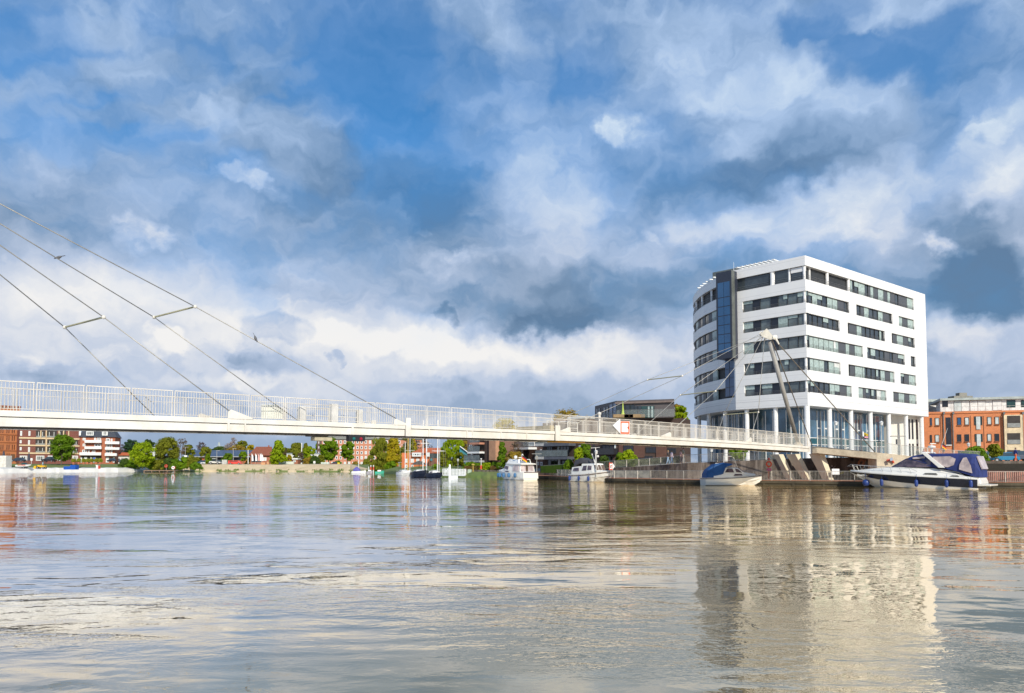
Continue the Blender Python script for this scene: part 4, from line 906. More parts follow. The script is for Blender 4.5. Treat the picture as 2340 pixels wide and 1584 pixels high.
wbox(p3, b3, 'shop_sign', mat('blue_sign', (.08, .14, .62), .4), 213, 218, 1046, 1049.5, .3, .4)
# -- low white shop row with red roof
b4, p4, w4_, fp = building('low_shop_row', (264, 335), (310, 318), 10, 2.7, at(300, 1041, 312).z, mat('shop_white', (.72, .68, .62), .7), 'low white shop row with a shallow red tiled roof behind bushes')
g = MB(); z0 = at(300, 1041, 312).z; z1 = at(300, 1034, 314).z; g.hexa([p4.P(-.5, .8, z0), p4.P(p4.len, .8, z0), p4.P(p4.len, -10, z0), p4.P(-.5, -10, z0)], [p4.P(0, -4, z1), p4.P(p4.len, -4, z1), p4.P(p4.len, -5, z1), p4.P(0, -5, z1)]); g.build('roof', tiles2, b4, clean='n')
for x in (268, 276, 285, 296, 306): win(p4, b4, x, x+6, 1045, 1053, framew, winblk, .2, 1)
# -- white gabled house hidden among the trees
b4b, p4b, _, fp = building('gabled_house', (349, 361), (318, 320), 9, 2.7, at(355, 1035, 318).z, mat('gable_white', (.74, .74, .70), .7), 'narrow white gabled house glimpsed between two green trees')
g = MB(); z0 = at(355, 1035, 318).z; z1 = at(355, 1022, 318).z; A, B = p4b.P(0, .1, z0), p4b.P(p4b.len, .1, z0); Cc_, D_ = p4b.P(p4b.len, -9, z0), p4b.P(0, -9, z0); m0 = (A+B)/2; m0.z = z1; m1 = (Cc_+D_)/2; m1.z = z1
g.poly([A, B, m0]); g.poly([B, Cc_, m1, m0]); g.poly([Cc_, D_, m1]); g.poly([D_, A, m0, m1]); g.build('roof', mat('gable_white', (.74, .74, .70), .7), b4b)
wbox(p4b, b4b, 'chimney', tiles2, 344.5, 347.5, 1016, 1024, -4, -3)
win(p4b, b4b, 352, 357, 1040, 1047, framew, winblk, .2)
# -- long blue grey hall
b5, p5, w5_, fp = building('long_hall', (431, 600), (350, 352), 16, 2.7, at(500, 1045, 350).z, mat('hall_brick', (.42, .13, .05), .8), 'long low hall with a blue grey roof behind the car park')
z0 = at(500, 1044, 350).z; z1 = at(500, 1028.5, 355).z; s_m = p5.s_px(461, 1040)
g = MB(); g.hexa([p5.P(-.5, 1, z0), p5.P(p5.len, 1, z0), p5.P(p5.len, -17, z0), p5.P(-.5, -17, z0)], [p5.P(0, -8, z1), p5.P(p5.len, -8, z1), p5.P(p5.len, -9, z1), p5.P(0, -9, z1)]); g.build('roof', mat('blue_roof', (.075, .105, .165), .5, vs=.5), b5, clean='n')
wbox(p5, b5, 'fascia', mat('pale_grey', (.5, .5, .52), .5), 431, 600, 1043.2, 1044.6, 1.0, 1.15); wbox(p5, b5, 'glazed_front', winblk, 480, 600, 1046, 1052, 0, .1)
for x in (434, 440): win(p5, b5, x, x+4, 1049, 1053, framew, winblk, .2)
# -- red roofed house
b6, p6, w6_, fp = building('red_roof_house', (572, 620), (300, 302), 12, 2.7, at(600, 1040, 300).z, mat('house_brick', (.40, .15, .09), .8), 'brick house with a big red hipped roof behind white flags')
z0 = at(600, 1041, 300).z; z1 = at(600, 1020.5, 304).z
g = MB(); g.hexa([p6.P(-.8, 1, z0), p6.P(p6.len+.4, 1, z0), p6.P(p6.len+.4, -13, z0), p6.P(-.8, -13, z0)], [p6.P(1.8, -5.8, z1), p6.P(p6.len-.2, -5.8, z1), p6.P(p6.len-.2, -6.2, z1), p6.P(1.8, -6.2, z1)]); g.build('roof', tiles, b6, clean='n')
wbox(p6, b6, 'chimney', tiles, 611, 614, 1017, 1022, -6, -5)
win(p6, b6, 601, 609, 1045.5, 1053, framew, winpale, .2, 2); wbox(p6, b6, 'porch', winblk, 574, 598, 1043, 1056, 0, .1)
# -- white low building + kiosk
b7, p7, _, fp = building('white_sheds', (655, 735), (420, 420), 12, 2.7, at(690, 1036, 420).z, mat('shed_white', (.75, .73, .70), .6), 'low white industrial building behind dome shaped trees')
wbox(p7, b7, 'roof_edge', mat('grey_metal', (.30, .33, .38), .5), 655, 735, 1035.5, 1037.5, 0, .3)
b8, p8, _, fp = building('small_kiosk', (661.5, 680.5), (300, 300), 4, 2.7, at(670, 1050, 300).z, mat('house_brick', (.40, .15, .09), .8), 'tiny brick kiosk with a thick flat white roof')
wbox(p8, b8, 'roof', framew, 661, 681, 1047, 1050.3, -4.2, .4); win(p8, b8, 670, 676, 1052, 1056, framew, winpale, .1); wbox(p8, b8, 'door', winblk, 666.8, 668.8, 1051, 1055.5, .02, .08)
# -- salmon block
b9, p9, w9_, fp = building('salmon_block', (735, 965), (430, 430), 14, 2.3, at(800, 1006, 430).z, salmon, 'long five storey salmon brick block with a grid of white windows')
z0, z1 = at(800, 1004.5, 430).z, at(800, 995, 434).z; g = MB(); g.hexa([p9.P(-.6, .6, z0), p9.P(p9.len, .6, z0), p9.P(p9.len, -14.5, z0), p9.P(-.6, -14.5, z0)], [p9.P(1.2, -6.5, z1), p9.P(p9.len, -6.5, z1), p9.P(p9.len, -8, z1), p9.P(1.2, -8, z1)]); g.build('roof', mat('grey_tile_roof', (.27, .26, .21), .85), b9, clean='n')
rng = random.Random(5)
for r_i, (y0, y1) in enumerate([(1006.5, 1014), (1019.2, 1026.5), (1031.2, 1038.3), (1042.4, 1049.8), (1055.5, 1061)]):
    for k_ in range(19):
        x = 738+k_*9.55; 
        if x+5 < 925: win(p9, b9, x, x+5.1, y0, y1, framew, winpale if rng.random() < .15 or r_i == 4 else winblk, .32)
gend = MB(); e_ = Path([(p9.p[0].x, p9.p[0].y+13.9), tuple(p9.p[0])], 1)
for zz in range(5): pass
ex = empty('shaded_gable_end', (e_.p[0].x-4, e_.p[0].y, 2.3), 'shaded gable end of the salmon building with the shade in its colour', 'building')
xw = at(723.5, 1030, 436); g = MB(); xr = at(734.6, 1030, 436); g.prism([(xw.x, 437), (xr.x, 437), (xr.x, 449), (xw.x, 449)], 1, at(730, 1002, 437).z); g.build('wall', brickmat('shaded_end_brick', (.13, .065, .06), (.09, .05, .05)), ex)  # end wall in shade, put into a darker brick colour
pe = Path([(xw.x, 437), (xr.x, 437)], 1)
for y in (1009, 1020, 1032, 1044): win(pe, ex, 727.5, 729.5, y, y+5, framew, winpale, .15)
# -- orange boathouse restaurant with dark entrance tower
b10, p10, _, fp = building('orange_boathouse', (918, 986), (196, 194), 12, 1.0, at(950, 1035, 195).z, mat('orange_render', (.70, .19, .06), .8, vs=.5), 'bright orange gabled boathouse restaurant behind sailing boats')
z0, z1 = at(950, 1036, 195).z, at(950, 1023.5, 199).z; g = MB(); s_a = p10.s_px(938, 1030)
g.hexa([p10.P(s_a, .6, z0), p10.P(p10.len+.5, .6, z0), p10.P(p10.len+.5, -12, z0), p10.P(s_a, -12, z0)], [p10.P(s_a+1, -5.5, z1), p10.P(p10.len, -5.5, z1), p10.P(p10.len, -6.5, z1), p10.P(s_a+1, -6.5, z1)]); g.build('roof', tiles2, b10, clean='n')
win(p10, b10, 942.5, 964, 1034.5, 1043.5, framew, winblk, .35, 3, 'dormer_window').location += Vector((0, -.7, 0)); win(p10, b10, 975.5, 983, 1034.5, 1043.5, framew, winblk, .3, 1, 'dormer_window').location += Vector((0, -.7, 0))
for x in (926, 939, 951.5, 964): win(p10, b10, x, x+7, 1048.5, 1057.5, framew, winpale, .25, 1)
for x, w_ in ((926.5, 5), (940, 5)): win(p10, b10, x, x+w_, 1062, 1069, framew, winblk, .2)
tw = empty('entrance_tower', at(990, 1066, 190), 'dark slatted entrance tower beside the orange boathouse', 'building')
g = MB(); a, b = at(982, 1050, 189), at(999, 1050, 189); g.prism([(a.x, 189), (b.x, 189), (b.x, 194), (a.x, 194)], at(990, 1047, 189).z, at(990, 1037, 189).z); g.build('upper_box', mat('blackened_steel', (.03, .045, .05), .5), tw)
for k_ in range(7): x = a.x+(b.x-a.x)*k_/6; g = MB().box((x, 189.2, (at(990, 1047, 189).z+.9)/2), (.18, .3, at(990, 1047, 189).z-.9)); g.build('post', mat('rust_post', (.28, .12, .07), .8), tw)
g = MB(); aa = at(983.5, 1048, 188.7); bb_ = at(988, 1053, 188.7); g.box(((aa.x+bb_.x)/2, 188.7, (aa.z+bb_.z)/2), (abs(bb_.x-aa.x), .1, abs(aa.z-bb_.z))); g.build('sign_board', mat('teal_board', (.03, .22, .26), .5), tw)
# -- teal gabled shed
b11, p11, _, fp = building('teal_shed', (1050, 1072), (175, 175), 10, 1.0, at(1060, 1040, 175).z, mat('teal_cladding', (.03, .20, .26), .6, vs=1), 'teal clad shed with a white roof edge beside the brown apartments')
g = MB(); A = at(1051, 1021, 174.5); B = at(1071.5, 1036.5, 174.5); n_ = Vector((0, .5, 0)); u_ = Vector((0, 0, .22)); g.hexa([A, B, B+n_, A+n_], [A+u_, B+u_, B+n_+u_, A+n_+u_]); g.build('roof', framew, b11, clean='n')
g = MB(); z_ = at(1060, 1040, 175).z; a = at(1050, 1040, 175); b = at(1072, 1036, 175); g.hexa([Vector((a.x, 175, z_)), Vector((b.x, 175, z_)), Vector((b.x, 184, z_)), Vector((a.x, 184, z_))], [Vector((a.x, 175, at(1050, 1021, 175).z)), Vector((b.x, 175, b.z)), Vector((b.x, 184, b.z)), Vector((a.x, 184, at(1050, 1020, 175).z))]); g.build('gable', mat('teal_cladding', (.03, .20, .26), .6), b11)
# -- apartment A with curved balconies
def balc(path, par, x0, x1, y0, yslab, h, slabm, railm_, out=1.6, th=.28, ref=None):
    s0, s1 = sorted((path.s_px(x0, yslab), path.s_px(x1, yslab))); z = path.z_py(ref or (x0+x1)/2, yslab); g = MB(); path.strip(g, s0, s1, z-th, z, .02, out); b = g.build('balcony', slabm, par); ORG[b.name] = ORG[par.name]
    g = MB(); path.strip(g, s0+.03, s1-.03, z+.05, z+h, out-.09, out-.04); g.build('glass_balustrade', railm_, b)
    g = MB(); path.strip(g, s0, s1, z+h, z+h+.05, out-.10, out-.02); g.build('handrail', railm, b); return b
glb = mat('balustrade_glass', (.22, .26, .26), .1, alpha=.55)
b12, p12, _, fp = building('brown_apartments', (1068, 1145), (150, 142), 12, 1.0, at(1100, 985, 146).z, bbrick2, 'brown brick apartments with stacked white balconies and a sunlit bare brick wall')
wbox(p12, b12, 'dark_bay', bbrick, 1112, 1125.5, 986, 1062, 0, .5); wbox(p12, b12, 'sunlit_wall', mat('sunlit_brick', (.50, .27, .16), .85, fine=.2), 1126, 1141, 986, 1052, 0, .9)  # sunlight on the bare wall is put into its lighter brick colour
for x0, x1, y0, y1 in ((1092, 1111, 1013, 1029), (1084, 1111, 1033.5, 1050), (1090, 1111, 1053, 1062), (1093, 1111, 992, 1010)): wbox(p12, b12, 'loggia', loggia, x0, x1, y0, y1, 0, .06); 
for y, m_, x0 in ((1012, mat('terracotta_slab', (.55, .25, .16), .7), 1089), (1032.5, framew, 1084), (1052.5, mat('grey_slab', (.40, .41, .43), .6), 1075.5)): balc(p12, b12, x0, 1111.5, y-8, y, 1.0, m_, glb, 1.7, .35)
for y0, y1 in ((1012, 1029), (1033, 1050), (1053, 1062)): wbox(p12, b12, 'column', framew, 1090.2, 1092.4, y0, y1, 1.2, 1.5)
for x0, x1, y0, y1 in ((1071.5, 1076, 1015, 1028), (1116, 1118.5, 1011, 1027), (1121, 1123.5, 1011, 1027), (1116, 1118.5, 1032, 1048), (1121, 1123.5, 1032, 1048)): win(p12, b12, x0, x1, y0, y1, bbrick, winpale if x0 < 1100 else winblk, .06)
# -- apartment B
b13, p13, _, fp = building('balcony_house', (1160, 1241), (150, 138), 12, 1.2, at(1200, 1000, 144).z, bbrick2, 'brown apartment house with a deep white edged balcony behind the flybridge boat')
wbox(p13, b13, 'loggia', winblk, 1198, 1224, 1026, 1052, 0, .08); balc(p13, b13, 1190, 1227, 1010, 1023, 1.1, framew, glb, 1.8, .4); balc(p13, b13, 1168, 1181, 1015, 1025, .9, framew, glb, 1.3, .3); wbox(p13, b13, 'blind', winpale, 1193, 1195.5, 1026, 1035, .1, .2)
for x0, x1, y0, y1 in ((1196, 1206, 1010, 1020), (1208, 1222, 1010, 1020), (1234.5, 1238, 1027, 1034), (1236, 1240, 1056, 1064), (1165, 1168, 1010, 1018), (1228, 1232, 1056, 1063)): win(p13, b13, x0, x1, y0, y1, framew, winpale if y0 < 1030 else winblk, .15)
wbox(p13, b13, 'white_trim', framew, 1159.5, 1165, 1007, 1030, .02, .3)
# -- roof terrace pavilion seen over the deck (middle)
b14, p14, _, fp = building('roof_pavilion', (1268, 1348), (165, 160), 10, 3, at(1310, 957, 162).z, bbrick2, 'brown pavilion with a pale flat roof and white doors seen through the railing')
wbox(p14, b14, 'roof', mat('pale_roof', (.58, .60, .58), .5), 1303, 1350, 952.5, 957.5, -10, 1.2); wbox(p14, b14, 'white_door', mat('peach_door', (.75, .62, .50), .6), 1313, 1338, 962, 981, 0, .12); win(p14, b14, 1280, 1310, 962, 986, framew, winpale, .2, 3); wbox(p14, b14, 'brick_base', rbrick2, 1313, 1340, 981, 990, .02, .15)
for x, h in ((1325, 6), (1331, 3), (1341, 4)): wbox(p14, b14, 'roof_vent', mat('grey_metal', (.30, .33, .38), .5), x, x+2.2, 952-h, 952, -3, -2.4)
# -- brown waterside apartments C (lower volume) with charcoal penthouse
zC = at(1450, 957.5, 118).z
b15, p15, _, fp = building('waterside_apartments', (1240, 1345, 1565), (130, 122, 116), 5, 1.6, zC, bbrick, 'dark brown waterside apartment building with grey balconies and charcoal penthouse')
hidden = MB()
for x0, x1, y in ((1243, 1313, 1044), (1243, 1316, 1014)):
    balc(p15, b15, x0, x1, y-9, y, 1.05, mat('slate_balcony', (.10, .11, .135), .6), glb, 2.0, .45)
    balc(p15, b15, x0-.5, x0+18, y-9, y+.2, .9, mat('pale_slab', (.50, .50, .48), .6), glb, 2.05, .42)
for x0, x1, y0, y1 in ((1280, 1302, 1019, 1040), (1250, 1263, 1019, 1042), (1252, 1275, 1050, 1066), (1284, 1305, 1052, 1066), (1376, 1402, 1018, 1036), (1386, 1401, 1042, 1056), (1425, 1448, 1018, 1033), (1476, 1500, 1022, 1035), (1525, 1545, 1024, 1036), (1459, 1467, 1043, 1048), (1355, 1360, 1016, 1040), (1378, 1383, 1042, 1056), (1470, 1492, 1042, 1052)):
    win(p15, b15, x0, x1, y0, y1, mat('anthracite_frame', (.03, .03, .033), .45), winblk, .1, 2 if x1-x0 > 12 else 0)
for x0, x1, y0, y1 in ((1275.5, 1279, 1019, 1033), (1277, 1281, 1050, 1066), (1405, 1408, 1016, 1036), (1306, 1309, 1050, 1066), (1324, 1328, 1018, 1026)): wbox(p15, b15, 'white_panel', winpale, x0, x1, y0, y1, .05, .2)
wbox(p15, b15, 'dark_balcony', mat('charcoal', (.025, .027, .035), .5), 1376, 1412, 1025, 1039, .05, 1.6)
wbox(p15, b15, 'brick_bay', mat('shaded_bay_brick', (.12, .058, .042), .85, var=.15, fine=.2), 1415, 1424, 1016, 1052, 0, .2); wbox(p15, b15, 'brick_bay', mat('shaded_bay_brick', (.12, .058, .042), .85, var=.15, fine=.2), 1449, 1473, 1016, 1046, 0, .2); wbox(p15, b15, 'brick_bay', mat('shaded_bay_brick', (.12, .058, .042), .85, var=.15, fine=.2), 1500, 1524, 1016, 1046, 0, .2)  # bays darkened, the shade on them is in the brick colour
char = mat('charcoal_cladding', (.11, .095, .095), .6, var=.06, vs=.6); zP = at(1409, 915.5, 117).z; zP0 = zC+.01
pa_, pb_, pc_ = at(1359.5, 940, 128), at(1409, 940, 117.5), at(1541, 940, 114)
g = MB(); g.prism([tuple(pa_[:2]), tuple(pb_[:2]), tuple(pc_[:2]), (pc_.x+1.6, pc_.y+9), (pa_.x+5, pa_.y+6)], zP0, zP); ph = g.build('penthouse', char, b15); ORG[ph.name] = ORG[b15.name]
pP = Path([tuple(pa_[:2]), tuple(pb_[:2]), tuple(pc_[:2])], 1)
for x0, x1, y0, y1, m_ in ((1409.5, 1450, 926, 955, glass), (1450.5, 1466, 928, 955, glass), (1466.5, 1495.5, 928, 955, glassg), (1394, 1408.6, 923, 955, glassb), (1363.5, 1371.5, 934, 955, glass), (1380, 1390.5, 931, 955, glass)):
    w = wbox(pP, ph, 'window', m_, x0, x1, y0, y1, .02, .08); wbox(pP, w, 'mullion', darkm, (x0+x1)/2-.3, (x0+x1)/2+.3, y0, y1, .09, .14)
wbox(pP, ph, 'roof_edge', mat('bronze_edge', (.20, .15, .13), .6), 1409.2, 1541, 917.5, 921.5, .01, .35)
for x in (1481, 1489): wbox(pP, ph, 'curtain', curtain, x, x+4, 929, 954, .09, .12)
g = MB(); pT_ = [at(1360, 957, 126.5), at(1409, 957, 115.6), at(1543, 957, 112.3)]; pTp = Path([tuple(q[:2]) for q in pT_], 1); pTp.strip(g, 0, pTp.len, zC+.05, zC+1.15, -.02, 0); g.build('glass_balustrade', glm, b15)
g = MB(); pTp.strip(g, 0, pTp.len, zC+1.15, zC+1.2, -.04, .02); [pTp.strip(g, s_, s_+.05, zC, zC+1.15, .0, .03) for s_ in np.arange(0, pTp.len-.1, 1.8)]; g.build('handrail', railm, b15)
tagp(MB().lathe(at(1423.5, 955, 114.8)-Vector((0, 0, .05)), [(.36, 0), (.38, .45), (.20, .75), (.13, 1.5), (.06, 2.3), (.02, 2.6)], 12).build('folded_parasol', mat('lime_cloth', (.45, .55, .12), .8)), 'closed lime green parasol on the charcoal penthouse terrace', 'parasol')
for i, x in enumerate((1419, 1436, 1455)): 
    q = at(x, 957, 114.5); g = MB().box(q+Vector((0, 0, .40)), (2.4 if i != 1 else 1.4, .6, .5)); tagp(g.build('planter_bench', mat('wicker', (.30, .20, .10), .8), bevel=.03), ('left', 'middle', 'right')[i]+' low wicker planter behind the penthouse glass balustrade', 'planter', 'wicker planters on the terrace')
# -- fiery brick block right with white penthouse
zR = at(2200, 941.5, 135).z
b16, p16, w16, fp = building('canalside_block', (2110, 2420), (138.5, 131.5), 14, 2.6, zR, sunbrick, 'orange red brick apartment block with a white penthouse at the far right')
U = lambda v: 2120+v/6.555
V = lambda v: 880+v/6.555
dk_ = mat('anthracite_frame', (.03, .03, .033), .45)
for x0, x1 in ((35, 63), (108, 175), (440, 503), (552, 620), (890, 955), (1003, 1070)):
    for y0, y1 in ((485, 600), (740, 850)):
        y0_ = y0-(x0-440)*.018; y1_ = y1-(x0-440)*.018; w = win(p16, b16, U(x0), U(x1), V(y0_), V(y1_), dk_, winpale if (x0 > 500 and y0 < 500) or x0 in (108, 890) else glassb if y0 < 500 else winblk, .08)
        wbox(p16, w, 'sill', mat('sill_brick', (.25, .09, .04), .8), U(x0-4), U(x1+4), V(y1_), V(y1_+12), .02, .2)
for x0, x1, y0, y1 in ((695, 815, 470, 600), (705, 822, 733, 850)): w = win(p16, b16, U(x0), U(x1), V(y0), V(y1), dk_, glassg, .1, 2); wbox(p16, w, 'french_door', winpale, U(x0+28), U(x1-30), V(y0+5), V(y1+65), .1, .16)
wbox(p16, b16, 'stair_slot', winblk, U(272), U(350), V(485), V(893), .01, .06); wbox(p16, b16, 'slot_sill', framew, U(268), U(358), V(895), V(908), .02, .25)
for x in (192, 640, 835, 1090): wbox(p16, b16, 'brick_groove', mat('groove', (.10, .04, .025), .9), U(x), U(x+9), V(462), V(980), .01, .03)
gut = mat('gutter_grey', (.16, .17, .17), .5, .3)
for x in (232, 372, 1132, 1415): q = wbox(p16, b16, 'downpipe', gut, U(x), U(x+13), V(430), V(1000), .1, .25); wbox(p16, q, 'hopper', gut, U(x-8), U(x+20), V(405), V(440), .08, .4)
wbox(p16, b16, 'parapet', sunbrick, U(-60), U(1440), V(396), V(425), .02, .16, ref=U(440))
wbox(p16, b16, 'rendered_bay', mat('yellow_render', (.72, .58, .38), .75), U(1140), U(1415), V(448), V(1080), .02, .5)
for y0, y1 in ((462, 640), (722, 888), (975, 1075)):
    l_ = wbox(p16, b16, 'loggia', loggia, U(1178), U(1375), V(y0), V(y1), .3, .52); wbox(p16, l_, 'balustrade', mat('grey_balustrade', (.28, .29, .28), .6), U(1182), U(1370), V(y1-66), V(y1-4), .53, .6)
for x0, x1 in ((455, 600), (900, 1090), (1190, 1380)): wbox(p16, b16, 'basement_opening', darkm, U(x0), U(x1), V(985), V(1050), .01, .05)
# penthouse
pwall = mat('penthouse_white', (.78, .76, .74), .5); zPh = at(2200, 912, 135).z; qs = [(p16.P(p16.s_px(U(215), 930), -1.6, 0)), p16.P(p16.len, -1.6, 0), p16.P(p16.len, -12, 0), p16.P(p16.s_px(U(215), 930)+1, -12, 0)]
g = MB(); g.prism([tuple(q[:2]) for q in qs], zR, zPh); pw_ = g.build('penthouse', pwall, b16); ORG[pw_.name] = ORG[b16.name]
g = MB(); q0 = p16.P(p16.s_px(U(200), 910), -.9, 0); g.prism([tuple(q[:2]) for q in (q0, p16.P(p16.len, -.9, 0), p16.P(p16.len, -13, 0), p16.P(p16.s_px(U(200), 910), -13, 0))], zPh, zPh+.40); g.build('roof', mat('sage_roof_edge', (.42, .46, .44), .5, .2), pw_)
pq = Path([tuple(q[:2]) for q in qs[:2]], 1)
for x0, x1, y0, y1, m_ in ((395, 500, 240, 395, winpale), (505, 620, 240, 390, pwall), (635, 745, 240, 390, pwall), (752, 860, 240, 388, pwall), (975, 1105, 232, 380, pwall), (1185, 1310, 228, 335, glassg), (222, 300, 240, 330, winblk), (1400, 1460, 230, 330, glassg)):
    w = wbox(pq, pw_, 'window', mat('plum_frame', (.12, .05, .06), .5), U(x0-4), U(x1+4), V(y0-6), V(y1), .01, .05); wbox(pq, w, 'pane', m_, U(x0), U(x1), V(y0), V(y1-2), .06, .10)
g = MB(); z_ = zR+.02; p16.strip(g, p16.s_px(U(190), 940), p16.len, z_+1.0, z_+1.05, -.4, -.35); [p16.strip(g, s_, s_+.03, z_, z_+1.0, -.4, -.37) for s_ in np.arange(p16.s_px(U(190), 940), p16.len, .9)]; g.build('terrace_rail', steel, b16)
g = MB(); q = pq.P(3.6, -2, zPh+.4); g.box(q+Vector((0, 0, .25)), (3.4, 2, .5)); g.box(q+Vector((.2, 0, .8)), (1.4, 1.2, .6)); g.build('roof_plant', mat('roof_plant_grey', (.25, .24, .21), .7), pw_)
wn = empty('white_wing', at(2138, 1050, 150), 'white penthouse wing seen between the tower and the brick block', 'building')
g = MB(); a, b = at(2122, 930, 150), at(2149, 930, 150); g.prism([(a.x, 150), (b.x, 150), (b.x, 158), (a.x, 158)], 2.6, at(2140, 917, 150).z); g.build('wall', pwall, wn); g = MB(); g.box(((a.x+b.x)/2, 153.5, at(2140, 916, 150).z), (b.x-a.x+1, 8.5, .5)); g.build('roof', mat('sage_roof_edge', (.42, .46, .44), .5), wn)
# ================================================================ trees and shrubs
def leafmat(name, c, c2, tr=.5):
    if name in MATS: return MATS[name]
    m = bpy.data.materials.new(name); m.use_nodes = True; t = NT(m.node_tree); b = m.node_tree.nodes['Principled BSDF']; b.inputs['Roughness'].default_value = .75; b.inputs['Specular IOR Level'].default_value = .2
    tcn = t.new('ShaderNodeTexCoord').outputs['Object']; f, _ = t.noise(tcn, .7, 4, .6); g, _ = t.noise(tcn, 4.0, 2, .6)
    f = t.ss(t.m('MULTIPLY_ADD', g, .5, t.m('MULTIPLY', f, .6)), .36, .72); col_ = t.mix(f, (*c, 1), (*c2, 1)); t.l.new(col_, b.inputs['Base Color'])
    tr_ = t.new('ShaderNodeBsdfTranslucent'); t.l.new(col_, tr_.inputs[0]); mx = t.new('ShaderNodeMixShader'); mx.inputs[0].default_value = tr
    t.l.new(b.outputs[0], mx.inputs[1]); t.l.new(tr_.outputs[0], mx.inputs[2]); t.l.new(mx.outputs[0], m.node_tree.nodes['Material Output'].inputs[0]); MATS[name] = m; return m
LM = dict(bright=leafmat('leaf_bright', (.42, .50, .012), (.24, .36, .010)), fresh=leafmat('leaf_fresh', (.27, .40, .012), (.15, .26, .010)), green=leafmat('leaf_green', (.22, .34, .014), (.11, .21, .012)),
 dark=leafmat('leaf_dark', (.12, .19, .03), (.07, .12, .025)), olive=leafmat('leaf_olive', (.32, .33, .025), (.19, .21, .022)), yellow=leafmat('leaf_yellow', (.62, .48, .020), (.42, .36, .018)),
 gold=leafmat('leaf_gold', (.50, .34, .05), (.34, .25, .035)), brown=leafmat('twig_brown', (.24, .16, .08), (.15, .10, .06)), purple=leafmat('twig_purple', (.22, .17, .18), (.15, .12, .13)), pink=leafmat('twig_pink', (.50, .40, .35), (.38, .30, .27)),
 blossom=leafmat('leaf_blossom', (.65, .65, .42), (.40, .45, .15)), teal=leafmat('leaf_teal', (.07, .14, .06), (.04, .09, .045)))
bark = mat('bark', (.17, .13, .09), .9, vs=3)
def limb(mb, a, b, r0, r1): mb.tube(a, b, r0, r1, 6, False)
def tree(px, py0, py1, wpx, Y, kind, label, name='tree', cat='tree', shape='round', trunkpx=None, dens=1.0, group=None, seed=None):
    rg = random.Random(seed or int(px*7+py1)); base = at(px, py0, Y); topp = at(px, py1, Y); H = topp.z-base.z; wd_ = wpx*Y/F/2
    o = empty(name, base, label, cat, group); x, y, z = base
    th = H*(trunkpx if trunkpx is not None else .18); t = MB(); r0 = max(.08, H*.022)
    limb(t, base-Vector((0, 0, .3)), Vector((x+rg.uniform(-.1, .1)*wd_*.3, y, z+max(th, H*.35))), r0, r0*.7)
    cz = z+th; ch = H-th; tips = []
    for i in range(9):
        a = rg.uniform(0, 6.28); k_ = rg.uniform(.25, .8); s_ = Vector((x, y, z+th*.9+H*.08*rg.random())); e = Vector((x+math.cos(a)*wd_*.65*(1-k_*.5), y+math.sin(a)*wd_*.65*(1-k_*.5), cz+ch*k_)); mid = s_.lerp(e, .5)+Vector((0, 0, H*.03)); limb(t, s_, mid, r0*.5, r0*.3); limb(t, mid, e, r0*.3, r0*.1)
        tips.append(e)
    if kind in ('brown', 'purple', 'pink'):
        for i in range(90):
            e = rg.choice(tips); d_ = Vector((rg.gauss(0, 1), rg.gauss(0, 1), abs(rg.gauss(.6, .7)))).normalized(); limb(t, e-d_*.2, e+d_*wd_*rg.uniform(.25, .6), .05, .02)
    t.build('trunk', bark if kind != 'pink' else LM['pink'], o)
    # crown clumps
    c_ = MB(); V_ = []; F_ = []
    def R_(k): 
        if shape == 'cone': return (1-k)**.72*(.55+.45*min(1, k*5+.3))
        if shape == 'egg': return math.sin(math.pi*min(1, k*.92+.10))**.55*(1.05-.35*k)
        if shape == 'willow': return (math.sin(math.pi*min(1, k*.85+.14))**.5)
        if shape == 'bush': return math.sqrt(max(0, 1-k*k))
        return math.sqrt(max(0, 1-(2*k-1)**2))
    clumps = []; area = wd_*2*ch; n_cl = int(max(44, min(84, area*1.0)))
    for i in range(n_cl):
        k_ = rg.uniform(.03, .97); a = rg.uniform(0, 6.28); rr = wd_*R_(k_)*rg.uniform(.45, .92); cr = max(wd_*rg.uniform(.22, .40), min(wd_*.55, ch*.085))
        clumps.append((x+math.cos(a)*rr, y+math.sin(a)*rr, cz+ch*k_, cr))
    for cx_, cy_, cz_, cr in clumps:
        sparse = kind in ('brown', 'purple', 'pink'); n_ = int((62 if not sparse else 20)*dens); ls = max(.17, Y*.00085*1.25)
        for j in range(n_):
            dv = Vector((rg.gauss(0, 1), rg.gauss(0, 1), rg.gauss(0, 1))).normalized()*cr*rg.uniform(.55, 1.05)
            p = Vector((cx_, cy_, cz_))+Vector((dv.x, dv.y, dv.z*.8)); s_ = ls*rg.uniform(.5, 1.3)*(0.6 if sparse else 1)
            if shape == 'willow': dz_ = Vector((0, 0, -s_*rg.uniform(1.5, 3))); u_ = Vector((rg.uniform(-1, 1), rg.uniform(-1, 1), 0)).normalized()*s_*.6; q = [p-u_, p+u_, p+u_*.6+dz_, p-u_*.6+dz_]
            else:
                nrm = (dv.normalized()+Vector((rg.uniform(-.7, .7), rg.uniform(-.7, .7), rg.uniform(-.3, .8)))).normalized(); u_ = nrm.orthogonal().normalized()*s_; w_ = nrm.cross(u_)*rg.uniform(.5, 1); q = [p-u_-w_*.4, p+u_*.5-w_, p+u_+w_*.3, p-u_*.4+w_]
            k_ = len(V_); V_ += q; F_.append((k_, k_+1, k_+2, k_+3))
    c_.v = V_; c_.f = F_; c_.mi = [0]*len(F_); c_.mats = [LM[kind]]; c_.build('crown', None, o, clean=False)
    return o
T = tree
T(140, 1060, 995, 54, 262, 'green', 'round dark green tree in front of the dark red loggia apartments', trunkpx=.12, dens=1.5)
T(326, 1070, 1012, 54, 266, 'bright', 'bright lime tree behind the small jetty near a white gabled house', trunkpx=.10, dens=1.4)
